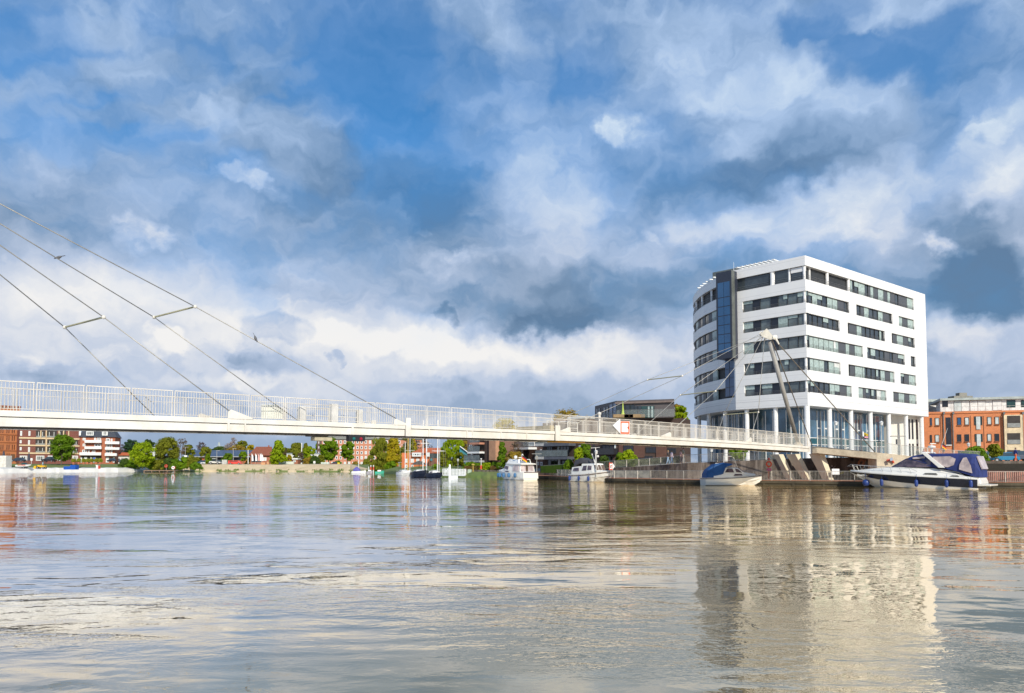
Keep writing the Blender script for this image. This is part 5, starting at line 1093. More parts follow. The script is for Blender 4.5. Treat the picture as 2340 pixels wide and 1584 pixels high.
T(382, 1068, 1002, 54, 274, 'olive', 'tall olive green maple right of the white gabled house', trunkpx=.08, dens=1.5)
T(298, 1058, 1005, 30, 335, 'teal', 'dark blue green background tree right of the balcony apartments')
T(339, 1056, 1006, 28, 345, 'dark', 'dark bushy background tree above the lime tree')
T(281, 1056, 1016, 20, 350, 'purple', 'bare purple tree close to the white balconies', trunkpx=.2)
T(415, 1064, 1001, 26, 300, 'brown', 'tall bare tree with spreading twigs beside the lamp post', shape='round', trunkpx=.4, dens=.5)
T(400, 1062, 1012, 24, 310, 'brown', 'reddish brown budding tree behind the olive maple', trunkpx=.1)
T(429, 1062, 1017, 26, 305, 'olive', 'drab olive tree at the left end of the blue roofed hall', trunkpx=.1)
T(459, 1050, 1011, 22, 400, 'purple', 'bare purple tree rising over the blue roof', trunkpx=.3)
T(468, 1056, 1023, 24, 300, 'olive', 'small brownish olive tree in front of the hall roof', trunkpx=.35, dens=.7)
T(475, 1060, 1038, 12, 295, 'fresh', 'small fresh green bush by the white tractor', name='shrub', cat='shrub', shape='egg', trunkpx=.05)
T(521, 1058, 1037, 19, 298, 'green', 'low round green tree in front of the dark hall glazing', trunkpx=.2)
T(556, 1058, 1033, 17, 298, 'fresh', 'small bright round tree left of the white flags', trunkpx=.25)
T(533, 1050, 997, 20, 400, 'pink', 'tall pale bare poplar above the hall', shape='egg', trunkpx=.2)
T(523, 1050, 1013, 24, 390, 'pink', 'pale leafless tree at the foot of the tall poplar', trunkpx=.2)
T(540, 1050, 1021, 44, 380, 'gold', 'wide golden brown tree over the hall ridge', trunkpx=.1)
T(553, 1050, 1008, 24, 395, 'olive', 'olive tree to the right of the pale poplar', trunkpx=.2)
T(572, 1048, 1017, 20, 385, 'yellow', 'yellow willow top left of the red roof', trunkpx=.2)
T(503, 1046, 1022, 30, 450, 'dark', 'distant dark tree line clump near the lattice pylon')
T(636, 1062, 1008, 42, 285, 'bright', 'large cone shaped lime tree behind the pale stacked slabs', shape='cone', trunkpx=.06, dens=1.9)
T(661, 1060, 1041, 10, 297, 'yellow', 'small yellow bush beside the kiosk', name='shrub', cat='shrub')
T(677, 1056, 1012, 36, 430, 'olive', 'big dome shaped olive tree in the distance', shape='bush', trunkpx=.02, dens=1.4)
T(698, 1056, 1013, 12, 440, 'olive', 'slim distant olive tree beside a white mast', shape='egg')
T(708, 1060, 1021, 28, 305, 'bright', 'yellow green tree left of the dark gable end', trunkpx=.12, dens=1.2)
T(691, 1058, 1033, 24, 310, 'brown', 'dull brown shrub tree right of the kiosk', trunkpx=.05, dens=1.8)
T(719, 1062, 1044, 24, 300, 'dark', 'dark green shrub at the foot of the gable end', name='shrub', cat='shrub', shape='bush', trunkpx=.02)
T(751, 1064, 1001, 40, 330, 'fresh', 'larger of two round trees before the salmon block', trunkpx=.22, dens=1.7)
T(794, 1064, 1009, 32, 330, 'fresh', 'smaller of two round trees before the salmon block', trunkpx=.25, dens=1.7)
T(729, 1050, 1008, 14, 470, 'fresh', 'green treetop behind the dark gable end')
T(868, 1081, 1000, 46, 222, 'olive', 'tall drooping olive weeping willow at the water edge', shape='willow', trunkpx=.02, dens=1.9)
T(900, 1078, 996, 40, 232, 'yellow', 'tall golden yellow tree right of the weeping willow', shape='egg', trunkpx=.02, dens=1.8)
T(930, 1074, 992, 42, 245, 'olive', 'tall olive tree behind the masts of the white hulled boat', shape='egg', trunkpx=.05, dens=1.5)
T(943, 1072, 1000, 18, 250, 'yellow', 'slender yellow green tree left of the orange roof', shape='egg', trunkpx=.1)
T(897, 1078, 1036, 30, 222, 'yellow', 'low rounded golden tree at the water edge', trunkpx=.02, dens=1.6)
T(893, 1080, 1056, 32, 218, 'fresh', 'low bright green bush under the golden trees', name='shrub', cat='shrub', shape='bush', trunkpx=.02, dens=1.4)
T(972, 1062, 998, 30, 260, 'brown', 'leafless brown tree behind the dark boats masts', trunkpx=.2)
T(953, 1062, 1006, 14, 270, 'purple', 'bare grey tree left of the boathouse ridge', trunkpx=.2)
T(1033, 1076, 996, 54, 180, 'bright', 'large yellow green willow behind the white jetty', shape='willow', trunkpx=.06, dens=1.6)
T(1012, 1074, 1030, 22, 176, 'olive', 'small olive tree in front of the dark entrance tower', trunkpx=.2)
T(1052, 1076, 1036, 30, 168, 'olive', 'rounded olive tree in front of the teal shed', trunkpx=.3)
T(1062, 1072, 996, 24, 260, 'gold', 'brownish background tree left of the brown apartments', trunkpx=.1, dens=1.3)
T(997, 1078, 1063, 24, 165, 'fresh', 'green bush beside the boathouse terrace', name='shrub', cat='shrub', shape='bush', trunkpx=.02)
T(1148, 1074, 1012, 28, 136, 'green', 'dark green pointed tree between the two brown apartment houses', shape='cone', trunkpx=.02, dens=1.9)
T(1176, 1072, 1032, 38, 134, 'gold', 'spreading yellow brown tree left of the flybridge boat mast', trunkpx=.3, dens=.9)
T(1178, 1072, 1004, 26, 140, 'brown', 'tall thin bare tree before the balcony house', trunkpx=.15, dens=.6)
T(1076, 1076, 1059, 40, 144, 'fresh', 'trimmed green bush left in the row on the low garden wall', name='shrub', cat='shrub', shape='bush', trunkpx=.02, group='bushes on the low garden wall')
T(1112, 1077, 1059, 34, 141, 'bright', 'lime green bush in the middle of the low garden wall', name='shrub', cat='shrub', shape='bush', trunkpx=.02, group='bushes on the low garden wall')
T(1132, 1077, 1058, 22, 139, 'green', 'dark bush right on the low garden wall', name='shrub', cat='shrub', shape='bush', trunkpx=.02, group='bushes on the low garden wall')
T(1158, 1082, 1061, 22, 136, 'fresh', 'small bush behind the bow of the flybridge boat', name='shrub', cat='shrub', shape='bush', trunkpx=.02)
T(1336, 1066, 1016, 38, 113, 'green', 'bushy green tree behind the white motor cruiser', trunkpx=.1, dens=1.1)
T(1322, 1062, 1023, 20, 111, 'bright', 'bright yellow green sapling left of the bushy tree', trunkpx=.1, dens=.7)
T(1436, 1063, 1032, 42, 104, 'bright', 'bright lime shrub tree behind the ramp railing', shape='bush', trunkpx=.05, dens=.9)
T(1419, 1062, 1036, 26, 106, 'green', 'dark green shrub left of the lime shrub', name='shrub', cat='shrub', trunkpx=.05)
T(1556, 1000, 930, 34, 124, 'bright', 'bright lime treetop between charcoal penthouse and tower', trunkpx=.2, dens=1.3)
T(1549, 1000, 926, 24, 128, 'gold', 'golden treetop above the lime treetop', trunkpx=.2)
T(1292, 1010, 938, 70, 220, 'gold', 'wide bare golden treetop over the middle bridge railing', trunkpx=.2, dens=.8)
T(1155, 1000, 960, 60, 220, 'yellow', 'yellow treetop peeping through the middle railing', trunkpx=.2, dens=.8)
T(1688, 1055, 1024, 42, 102, 'fresh', 'light green tree under the right end of the bridge', trunkpx=.25, dens=.8)
T(2230, 1058, 1024, 58, 102, 'green', 'wide green bush behind the yacht canopy', name='shrub', cat='shrub', shape='bush', trunkpx=.05, dens=1.3)
T(2274, 1056, 1017, 30, 104, 'olive', 'thin olive young tree right of the green bush', trunkpx=.3, dens=.7)
rg = random.Random(11)
for i, (x, w_, y1, kd, lab) in enumerate([(285, 26, 1050, 'dark', 'dark bush nearest the white balconies on the left bank'), (303, 30, 1052, 'green', 'green bush below the dark background tree on the bank'), (312, 14, 1056, 'blossom', 'white blossoming bush left of the lime tree trunk'), (345, 34, 1050, 'green', 'dark bush right of the lime tree'), (365, 36, 1052, 'olive', 'olive bush under the maple'), (384, 30, 1048, 'dark', 'shaded bush under the maple crown'), (402, 30, 1050, 'green', 'green bush behind the red life ring'), (421, 26, 1046, 'fresh', 'fresh green bush below the white board'), (436, 20, 1040, 'olive', 'thin willow bush at the sand edge'), (447, 26, 1058, 'green', 'low bush where the sand begins')]):
    T(x, 1072, y1, w_, 272-i*.2, kd, lab, name='shrub', cat='shrub', shape='bush', trunkpx=.02, dens=1.2, group='bushes on the far left bank')
FT = ['first small tree right of the white balconies', 'dark treetop left of the hall ridge', 'low dark tree behind the blue roof', 'blurred tree near the lattice pylon', 'tree right above the red roof ridge', 'tree left of the cone shaped tree', 'tree hidden by the cone shaped tree', 'tree right of the cone shaped tree', 'tree under the dome shaped tree', 'tree between dome tree and white mast', 'tree behind the yellow green tree', 'tree behind the dark gable end', 'tree behind the brown apartments', 'tree behind the pointed dark tree', 'tree beside the bare purple tree', 'tree left of the blue roof end']
for i in range(16):                 # far tree line on the horizon
    px = [268, 475, 490, 518, 590, 602, 645, 655, 668, 688, 712, 742, 1080, 1130, 452, 440][i]
    T(px, 1056, 1024+rg.uniform(-2, 8), rg.uniform(20, 34), 520+rg.uniform(-20, 30), rg.choice(['dark', 'olive', 'teal', 'brown']), FT[i]+' in the far tree line', name='distant_tree', group='far tree line', trunkpx=.05, dens=.7)
# clipped hedges
def hedge(name, pxs, Y, y0, y1, m, label):
    g = MB(); a, b = at(pxs[0], y0, Y), at(pxs[1], y0, Y-.5); zt_ = at(pxs[0], y1, Y).z; g.box(((a.x+b.x)/2, Y, (a.z+zt_)/2), (b.x-a.x, 1.2, zt_-a.z)); rg2 = random.Random(4)
    for i in range(500):
        p = Vector((rg2.uniform(a.x, b.x), Y-.62+rg2.uniform(0, .3), rg2.uniform(a.z, zt_+.05))); s_ = .14; u_ = Vector((s_, 0, rg2.uniform(-.1, .1))); w_ = Vector((0, rg2.uniform(-.1, .1), s_)); g.poly([p-u_-w_, p+u_-w_, p+u_+w_, p-u_+w_])
    return tagp(g.build(name, m), label, 'hedge')
hedge('hedge', (1062, 1098), 141, 1076, 1067, leafmat('hedge_brown', (.22, .13, .04), (.13, .10, .03)), 'brownish clipped hedge left of the red life ring post')
hedge('hedge', (1122, 1146), 138, 1076, 1067, leafmat('hedge_brown', (.22, .13, .04), (.13, .10, .03)), 'brownish clipped hedge right of the life ring post')
g = MB(); a, b = at(1060, 1082, 140.5), at(1168, 1084, 134); g.prism([(a.x, a.y), (b.x, b.y), (b.x, b.y+.3), (a.x, a.y+.3)], .8, at(1100, 1074, 138).z); tagp(g.build('garden_wall', concdark), 'low dark garden wall carrying hedges behind the grassy bank', 'wall')
hg = MB(); a, b = at(1236, 1070, 117), at(1330, 1064, 111); hg.hexa([Vector((a.x, a.y, 1)), Vector((b.x, b.y, 1)), Vector((b.x, b.y+2.5, 1)), Vector((a.x, a.y+2.5, 1))], [Vector((a.x, a.y, at(1240, 1066, 117).z)), Vector((b.x, b.y, at(1330, 1060, 111).z)), Vector((b.x, b.y+3, at(1330, 1058.5, 111).z)), Vector((a.x, a.y+3, at(1240, 1065, 117).z))]); tagp(hg.build('lawn_strip', leafmat('lawn', (.09, .16, .02), (.06, .11, .02))), 'bright green lawn strip in front of the brown apartments', 'lawn')

for i, (x, w_, y1, Yb, kd, lab) in enumerate([(449, 24, 1046, 302, 'olive', 'low olive bush left of the dark blue car'), (485, 18, 1047, 304, 'dark', 'dark bush behind the white tractor'), (513, 20, 1046, 303, 'green', 'green bush behind the pale site cabin'), (568, 16, 1048, 304, 'gold', 'golden bush left of the white banner flags'), (612, 16, 1044, 306, 'olive', 'olive bush at the corner of the red roofed house'), (652, 22, 1046, 300, 'fresh', 'fresh bush right of the cone shaped tree'),
  (676, 20, 1030, 330, 'olive', 'upright olive tree behind the tiny kiosk'), (705, 26, 1046, 303, 'gold', 'tawny bush right of the brown shrub tree'), (733, 18, 1040, 318, 'olive', 'olive bush before the dark gable end'), (772, 16, 1054, 322, 'green', 'low bush between the two round trees'), (812, 14, 1056, 322, 'gold', 'low tawny bush right of the two round trees'), (838, 18, 1050, 300, 'olive', 'olive bush left of the weeping willow'),
  (1020, 30, 1012, 190, 'olive', 'big olive tree left part behind the landing stage'), (1050, 26, 1006, 192, 'bright', 'lime tree right part behind the landing stage'), (1092, 22, 1061, 143, 'green', 'green bush between the trimmed bushes'), (1205, 30, 1056, 128, 'dark', 'dark shrub behind the flybridge cabin'), (1380, 26, 1044, 109, 'dark', 'dark shrub under the charcoal balcony'), (1300, 24, 1052, 113, 'green', 'green shrub behind the lawn strip')]):
    T(x, 1066 if x < 1000 else 1074, y1, w_, Yb, kd, lab, name='shrub', cat='shrub', shape='bush' if w_ > 15 else 'round', trunkpx=.03, dens=1.1)
# ================================================================ boats
class Fr:
    def __init__(s, o, a, k=(1, 1, 1)): s.k = k; s.o = Vector((o[0], o[1], 0)); s.a = Vector((a[0], a[1], 0)).normalized(); s.b = Vector((-s.a.y, s.a.x, 0))
    def P(s, u, v, z): return s.o+s.a*(u*s.k[0])+s.b*(v*s.k[1])+Vector((0, 0, z*s.k[2]))
def loft(fr, secs, closed=False):
    g = MB(); n = len(secs[0][1]); 
    for u, ring in secs:
        full = [(v, z) for v, z in ring]+[(-v, z) for v, z in reversed(ring)]
        g.v += [fr.P(u if not isinstance(u, tuple) else u[0], v, z) for v, z in full]
    m = 2*n
    for i in range(len(secs)-1):
        for j in range(m):
            j2 = (j+1) % m; g.face((i*m+j, i*m+j2, (i+1)*m+j2, (i+1)*m+j))
    g.face(range(m)); k = (len(secs)-1)*m; g.face([k+j for j in range(m)][::-1]); return g
def quad_uv(fr, pts, th=.02):          # pts (u,v,z) list -> thin plate, thickness along v outward
    g = MB(); A = [fr.P(u, v, z) for u, v, z in pts]; sg = 1 if pts[0][1] >= 0 else -1; n_ = fr.b*th*sg; k = len(A); g.v += A+[p+n_ for p in A]
    g.face(range(k)); g.face(list(range(k, 2*k))[::-1])
    for i in range(k): j = (i+1) % k; g.face((j, i, k+i, k+j))
    return g
gel = mat('gelcoat_white', (.78, .76, .71), .25, var=.03, vs=.6, coat=.3); navy = mat('navy_gelcoat', (.008, .010, .022), .18, coat=.5, var=.1); tint = mat('tinted_screen', (.15, .11, .13), .08, spec=.8, vs=1.6, col2=(.04, .03, .045))
bluec = mat('blue_canvas', (.020, .036, .17), .75, var=.15, vs=2, bump=.2, bs=5); vinyl = mat('clear_vinyl', (.60, .50, .48), .15, var=.35, vs=1.5, col2=(.34, .28, .29)); fblue = mat('fender_blue', (.02, .05, .22), .35)
chrome = mat('chrome_rail', (.62, .61, .58), .25, .8); fend2 = mat('fender_steel_blue', (.05, .16, .33), .4)
def interp(u, tab): return float(np.interp(u, [t[0] for t in tab], [t[1] for t in tab]))
def fender(fr, par, u, v, z0, z1, r, m):
    z0 *= fr.k[2]; z1 *= fr.k[2]
    c = fr.P(u, v, 0); h = z1-z0; g = MB().lathe(Vector((c.x, c.y, z0)), [(r*.25, 0), (r*.85, h*.12), (r, h*.3), (r, h*.75), (r*.8, h*.9), (r*.2, h)], 12); g.tube(c+Vector((0, 0, z1)), fr.P(u, v*.93, z1/fr.k[2]+.5), .012, n=5); return g.build('fender', m, par, smooth=True)
# ---- dark hulled motor yacht
fy = Fr((42.25, 69.3), (-.72, .69), (.87, .9, 1.0)); ya = empty('motor_yacht', fy.P(6, 0, 0), 'large motor yacht with navy stripe and blue canvas canopy', 'motor yacht')
ub = [(-.15, 1.75), (0, 1.9), (3, 2.0), (6, 2.0), (8.5, 1.78), (10.5, 1.25), (12, .62), (12.9, .10), (13.05, .03)]
sh_ = [(-.15, .85), (3, .97), (6.5, 1.12), (9.5, 1.27), (12, 1.42), (13.05, 1.50)]; bb__ = [(-.15, .10), (3, .24), (6.5, .46), (9.5, .74), (12, 1.12), (13.05, 1.44)]
cb_ = [(-.15, 1.72), (3, 1.80), (6, 1.62), (8.5, 1.05), (10.5, .45), (11.2, .18), (13.05, .02)]; cz = [(-.15, -.05), (4, -.05), (8, .10), (10.5, .45), (12, 1.0), (13.05, 1.42)]; kz = [(-.15, -.5), (8, -.5), (10, -.2), (11, .30), (12, .86), (13.05, 1.40)]
us = [-.15, 1, 2.5, 4, 5.5, 7, 8, 9, 9.8, 10.5, 11.2, 11.8, 12.3, 12.7, 13.05]
def mid(u, f): return interp(u, cb_)+(interp(u, ub)-interp(u, cb_))*f
hl = loft(fy, [(u, [(0, interp(u, kz)), (interp(u, cb_), interp(u, cz)), (mid(u, .5), max(interp(u, bb__), interp(u, cz)+.01)), (mid(u, .5)-.02, max(interp(u, bb__), interp(u, cz)+.01)+.005)]) for u in us]).build('hull', gel, ya, smooth=False, clean='n')
bd = loft(fy, [(u, [(mid(u, .5)+.012, max(interp(u, bb__), interp(u, cz)+.02)), (interp(u, ub)+.012, interp(u, sh_))]) for u in us]).build('navy_band', navy, ya, clean='n')
# deck and coachroof
dz = [(-.2, 1.0), (.4, 1.12), (1.5, 1.40), (3, 1.80), (4.5, 1.98), (8.2, 2.0), (9.5, 1.92), (11.2, 1.75), (12.4, 1.60), (13.05, 1.53)]
dk_ = loft(fy, [(u, [(interp(u, ub)+.03, interp(u, sh_)+.012), (interp(u, ub)+.03, interp(u, sh_)+.10), (interp(u, ub)*.90, interp(u, sh_)+.16+.25*(interp(u, dz)-interp(u, sh_))), (interp(u, ub)*.70, interp(u, dz)-.06), (0.0, interp(u, dz)+.03)]) for u in us]).build('deck', gel, ya, clean='n', smooth=False)
for side in (1, -1):
    for u0, u1, z_ in ((3.4, 4.8, 1.30), (1.4, 2.3, 1.10)): quad_uv(fy, [(u0, side*(interp(u0, ub)*.97), z_-.02), (u1, side*(interp(u1, ub)*.97), z_+.03), (u1-.2, side*(interp(u1, ub)*.95), z_+.13), (u0+.2, side*(interp(u0, ub)*.95), z_+.12)], .05).build('vent', mat('vent_grey', (.12, .12, .11), .5), dk_)
# windscreen
ws = loft(fy, [(8.3, [(.75, 1.97), (.70, 2.03)]), (7.6, [(1.15, 1.98), (.98, 2.32)]), (6.7, [(1.42, 1.98), (1.10, 2.72)]), (5.6, [(1.55, 1.98), (1.18, 2.85)]), (4.2, [(1.62, 1.95), (1.30, 2.95)])]).build('windscreen', tint, ya, clean='n')
g = MB()
for side in (1, -1):
    g.path([fy.P(8.3, .76*side, 2.0), fy.P(6.7, 1.12*side, 2.74), fy.P(5.6, 1.20*side, 2.87)], .035); g.path([fy.P(7.5, 1.0*side, 2.35), fy.P(4.0, 1.62*side, 2.05)], .04); g.path([fy.P(6.3, 1.16*side, 2.7), fy.P(4.6, 1.5*side, 2.3), fy.P(5.4, 1.25*side, 2.85)], .04)
g.build('screen_frame', bluec, ya)
# canvas canopy
cs_ = [(6.6, 1.10, 2.72, 2.88), (6.2, 1.20, 2.62, 3.02), (5.2, 1.32, 2.86, 3.18), (4.6, 1.40, 2.0, 3.20), (3.0, 1.62, 1.85, 3.22), (1.5, 1.70, 1.55, 3.20), (.35, 1.72, 1.20, 3.12), (.05, 1.70, 1.10, 2.95), (-.35, 1.62, 1.05, 1.75)]
cn = loft(fy, [(u, [(w+.04, z0), (w*.97, (z0+z1)/2+.2 if z1-z0 > .6 else (z0+z1)/2), (w*.84, z1-.09), (w*.5, z1), (0, z1+.02)]) for u, w, z0, z1 in cs_]).build('canopy', bluec, ya, clean='n', smooth=False)
for side in (1, -1):
    quad_uv(fy, [(3.75, side*1.66, 2.20), (2.5, side*1.74, 1.95), (1.95, side*1.74, 2.15), (1.75, side*1.72, 2.72), (2.3, side*1.67, 2.95), (3.95, side*1.60, 2.92)], .04).build('vinyl_window', vinyl, cn)
    quad_uv(fy, [(1.45, side*1.79, 1.75), (.25, side*1.80, 1.42), (.38, side*1.78, 2.1), (.75, side*1.73, 2.85), (1.05, side*1.73, 2.80), (1.4, side*1.77, 2.2)], .04).build('vinyl_window', vinyl, cn)
    quad_uv(fy, [(6.0, side*1.30, 2.72), (4.75, side*1.45, 2.78), (4.75, side*1.38, 2.98), (6.0, side*1.26, 2.86)], .03).build('vinyl_window', vinyl, cn)
q = fy; g = MB(); A = [q.P(.0, -1.2, 2.9), q.P(.0, 1.2, 2.9), q.P(-.42, 1.15, 1.75), q.P(-.42, -1.15, 1.75)]; o_ = -fy.a*.05+Vector((0, 0, .03)); g.hexa([p+o_*.2 for p in A], [p+o_*2 for p in A]); g.build('vinyl_window', vinyl, cn, clean='n')
# radar arch
for side in (1, -1): 
    g = MB(); g.hexa([q.P(3.35, side*1.72, 1.9), q.P(2.75, side*1.72, 1.9), q.P(2.75, side*1.86, 1.9), q.P(3.35, side*1.86, 1.9)], [q.P(5.05, side*1.42, 3.28), q.P(4.55, side*1.42, 3.28), q.P(4.55, side*1.62, 3.28), q.P(5.05, side*1.62, 3.28)]); a_ = g.build('radar_arch', gel, ya, clean='n', bevel=.03)
g = MB(); g.hexa([q.P(5.05, -1.6, 3.26), q.P(4.5, -1.6, 3.26), q.P(4.5, 1.6, 3.26), q.P(5.05, 1.6, 3.26)], [q.P(5.0, -1.5, 3.38), q.P(4.55, -1.5, 3.38), q.P(4.55, 1.5, 3.38), q.P(5.0, 1.5, 3.38)]); g.build('arch_top', gel, ya, bevel=.03)
g = MB(); c = q.P(4.4, .2, 3.38); g.tube(c, c+Vector((0, 0, .35)), .12, .09); g.lathe(c+Vector((0, 0, .35)), [(.1, 0), (.33, .06), (.33, .2), (.12, .27)], 14); g.tube(c+Vector((0, 0, .6)), c+Vector((0, 0, .72)), .05, n=6); g.box(c+Vector((.1, 0, .78)), (.55, .14, .07)); g.build('radar', gel, ya)
MB().tube(q.P(3.9, -.5, 3.3), q.P(3.0, -.5, 5.6), .025, .012).build('antenna', gel, ya)
fl = MB(); c = q.P(3.5, -.2, 3.25); fl.tube(c, c+Vector((0, 0, .95)), .015, n=5); fr_ = empty('stern_flag', c, 'small black red yellow flag above the blue yacht canopy', 'flag'); fl.build('pole', chrome, fr_)
for i, m_ in enumerate((mat('flag_black', (.02, .02, .02), .8), mat('flag_red', (.6, .02, .02), .8), mat('flag_gold', (.85, .5, .02), .8))):
    g = MB(); z_ = .92-.13*i; A = [c+Vector((.02, 0, z_)), c+Vector((.42, .05, z_-.25)), c+Vector((.42, .05, z_-.38)), c+Vector((.02, 0, z_-.13))]; g.hexa(A, [p+Vector((0, .01, 0)) for p in A]); g.build('cloth_stripe', m_, fr_, clean='n')
# rails
g = MB()
for side in (1, -1):
    pts = [q.P(13.35, .0, 2.05)] + [q.P(u, side*(interp(u, ub)*.97), interp(u, sh_)+.72) for u in (13.0, 12, 11, 10, 9, 8, 7, 6)]+[q.P(5.4, side*1.95, 1.55)]
    g.path(pts, .016, 5)
    for u in (12.8, 12.2, 11.2, 10.2, 9.2, 8.2, 7.2, 6.2): g.tube(q.P(u-.25, side*(interp(u, ub)*.93), interp(u, sh_)+.12), q.P(u, side*(interp(u, ub)*.97), interp(u, sh_)+.72), .013, n=5)
    g.path([q.P(3.2, side*1.85, 1.75), q.P(1.5, side*1.9, 1.5), q.P(.9, side*1.9, 1.15)], .018, 5)
g.path([q.P(12.6, .55, 2.05), q.P(13.35, .25, 2.05), q.P(13.35, -.25, 2.05), q.P(12.6, -.55, 2.05)], .016, 5); g.build('bow_rail', chrome, ya)
g = MB(); g.hexa([q.P(-1.25, -1.5, .28), q.P(0, -1.7, .28), q.P(0, 1.7, .28), q.P(-1.25, 1.5, .28)], [q.P(-1.3, -1.55, .42), q.P(0, -1.75, .46), q.P(0, 1.75, .46), q.P(-1.3, 1.55, .42)]); g.build('swim_platform', gel, ya, bevel=.04)
g = MB(); g.hexa([q.P(-.45, -1.6, .46), q.P(.2, -1.7, .46), q.P(.2, 1.7, .46), q.P(-.45, 1.6, .46)], [q.P(-.25, -1.5, 1.08), q.P(.3, -1.6, 1.15), q.P(.3, 1.6, 1.15), q.P(-.25, 1.5, 1.08)]); g.build('transom', gel, ya, bevel=.05)
for (u, v) in ((9.15, 1.52), (5.45, 2.12), (2.55, 2.14), (.35, 2.05)): fender(q, ya, u, v+.06, .12, .82, .16, fblue)
g = MB().ball(q.P(11.1, .75, .42), .34, 12, 8); g.tube(q.P(11.1, .75, .7), q.P(11.1, 1.0, 1.4), .02, n=5); g.build('round_fender', fblue, ya, smooth=True)
def text_mesh(name, s, size, loc, rz, m, parent, ext=.008):
    o = text(name, s, size, (0, 0, 0), 0, m, None, ext); dg = bpy.context.evaluated_depsgraph_get(); me = bpy.data.meshes.new_from_object(o.evaluated_get(dg)); cu = o.data; bpy.data.objects.remove(o); bpy.data.curves.remove(cu)
    o2 = bpy.data.objects.new(name, me); COL.objects.link(o2); o2.rotation_euler = (R(90), 0, rz); o2.parent = parent; o2.location = Vector(loc)-ORG[parent.name] if parent else Vector(loc)
    if not me.materials: me.materials.append(m)
    return o2
text_mesh('lettering', 'Mateo', .72, pL, rzR, yel, cs, .05)
rzY = math.atan2(-fy.a.y, -fy.a.x)
tp = q.P(11.25, interp(11.25, ub)+.03, 1.08)
o_ = text_mesh('lettering', 'Vaartlibre', .30, tp, rzY+.36, signw, ya)
# ---- generic motor boats
def cruiser(name, pos, head, L, B, label, cat, sheer=(.9, 1.25), hullm=gel, k=(1, 1, 1)):
    fr = Fr(pos, head, k); o = empty(name, fr.P(L/2, 0, 0), label, cat)
    us = [0, .15, .3, .45, .6, .72, .82, .9, .96, 1.0]; wb = [.88, .96, 1, 1, .94, .82, .62, .40, .18, .03]; wc = [.82, .88, .9, .85, .72, .52, .32, .16, .06, .01]
    S_ = lambda k: sheer[0]+(sheer[1]-sheer[0])*k**2
    h = loft(fr, [(L*k*(1 if True else 1), [(0, -.4 if k < .75 else -.4+(k-.75)*4*(S_(k)*.75)), (B/2*c, .05+max(0, k-.6)*1.1*S_(k)*1.3), (B/2*(c*.35+w*.65), .5*S_(k)+max(0, k-.8)*.8), (B/2*w, S_(k))]) for k, w, c in zip(us, wb, wc)]).build('hull', hullm, o, clean='n')
    return fr, o, S_, (lambda k: B/2*float(np.interp(k, us, wb)))
def superst(fr, o, secs, m, name='cabin'): return loft(fr, [(u, [(w0, z0), (w0, z0+(z1-z0)*.25), (w1, z1-.05), (w1*.85, z1), (0, z1+.04)]) for u, w0, w1, z0, z1 in secs]).build(name, m, o, clean='n', bevel=.02)
blk = mat('rubbing_strip', (.03, .03, .035), .5)
# blue canopy sports cruiser, px 1602-1731
p0 = at(1606, 1100, 82.4); cv, ob, S_, Wb = cruiser('cabin_cruiser', p0, (.93, .02), 6.35, 2.5, 'small white cabin cruiser with a bright blue cockpit cover', 'motor boat', (.80, 1.15))
loft(cv, [(6.35*k, [(Wb(k)+.015, S_(k)-.14), (Wb(k)+.02, S_(k)-.04)]) for k in (0, .15, .3, .45, .6, .72, .82, .9, .96, 1)]).build('rubbing_strake', mat('slate_stripe', (.10, .11, .14), .4), ob, clean='n')
superst(cv, ob, [(.9, 1.05, .9, .78, 1.35), (2.0, 1.05, .85, .80, 1.85), (2.2, 1.05, .85, .80, 1.9), (3.6, .95, .75, .85, 1.85), (4.3, .85, .70, .9, 1.38), (5.6, .45, .3, 1.0, 1.20)], gel)
for sd_ in (1, -1):
    quad_uv(cv, [(2.1, sd_*.98, 1.38), (3.1, sd_*.94, 1.38), (2.95, sd_*.82, 1.80), (2.4, sd_*.82, 1.80)], .04).build('side_window', tint, ob); quad_uv(cv, [(3.35, sd_*.90, 1.40), (4.0, sd_*.80, 1.36), (3.6, sd_*.74, 1.72), (3.25, sd_*.79, 1.80)], .04).build('side_window', tint, ob); quad_uv(cv, [(3.0, sd_*1.0, 1.02), (4.0, sd_*.94, 1.05), (3.9, sd_*.86, 1.22), (3.2, sd_*.93, 1.22)], .05).build('side_window', tint, ob)
g = MB(); A = [cv.P(3.72, -.62, 1.80), cv.P(4.22, -.6, 1.42), cv.P(4.22, .6, 1.42), cv.P(3.72, .62, 1.80)]; g.hexa(A, [p+Vector((.03, 0, .04)) for p in A]); g.build('windscreen', tint, ob, clean='n')
superst(cv, ob, [(.15, .95, .85, .80, 1.25), (.35, 1.0, .8, .8, 1.65), (1.1, 1.02, .78, .85, 2.22), (1.9, 1.0, .76, 1.15, 2.34), (2.2, 1.0, .78, 1.9, 2.40), (3.0, .9, .74, 2.22, 2.30)], mat('bright_blue_canvas', (.008, .075, .24), .7, bump=.3, bs=5), 'cockpit_cover')
g = MB(); g.tube(cv.P(2.3, 0, 2.3), cv.P(2.3, 0, 3.15), .03, n=6); g.tube(cv.P(2.3, 0, 3.1), cv.P(3.2, 0, 3.1), .02, n=5); g.tube(cv.P(3.6, -.5, 1.9), cv.P(3.2, -.5, 3.0), .025, n=5); g.path([cv.P(1.6, .8, 2.35), cv.P(1.9, .8, 2.0), cv.P(2.9, .8, 1.95), cv.P(3.0, .8, 2.3), cv.P(1.6, .8, 2.35)], .03, 5); g.build('mast', gel, ob)
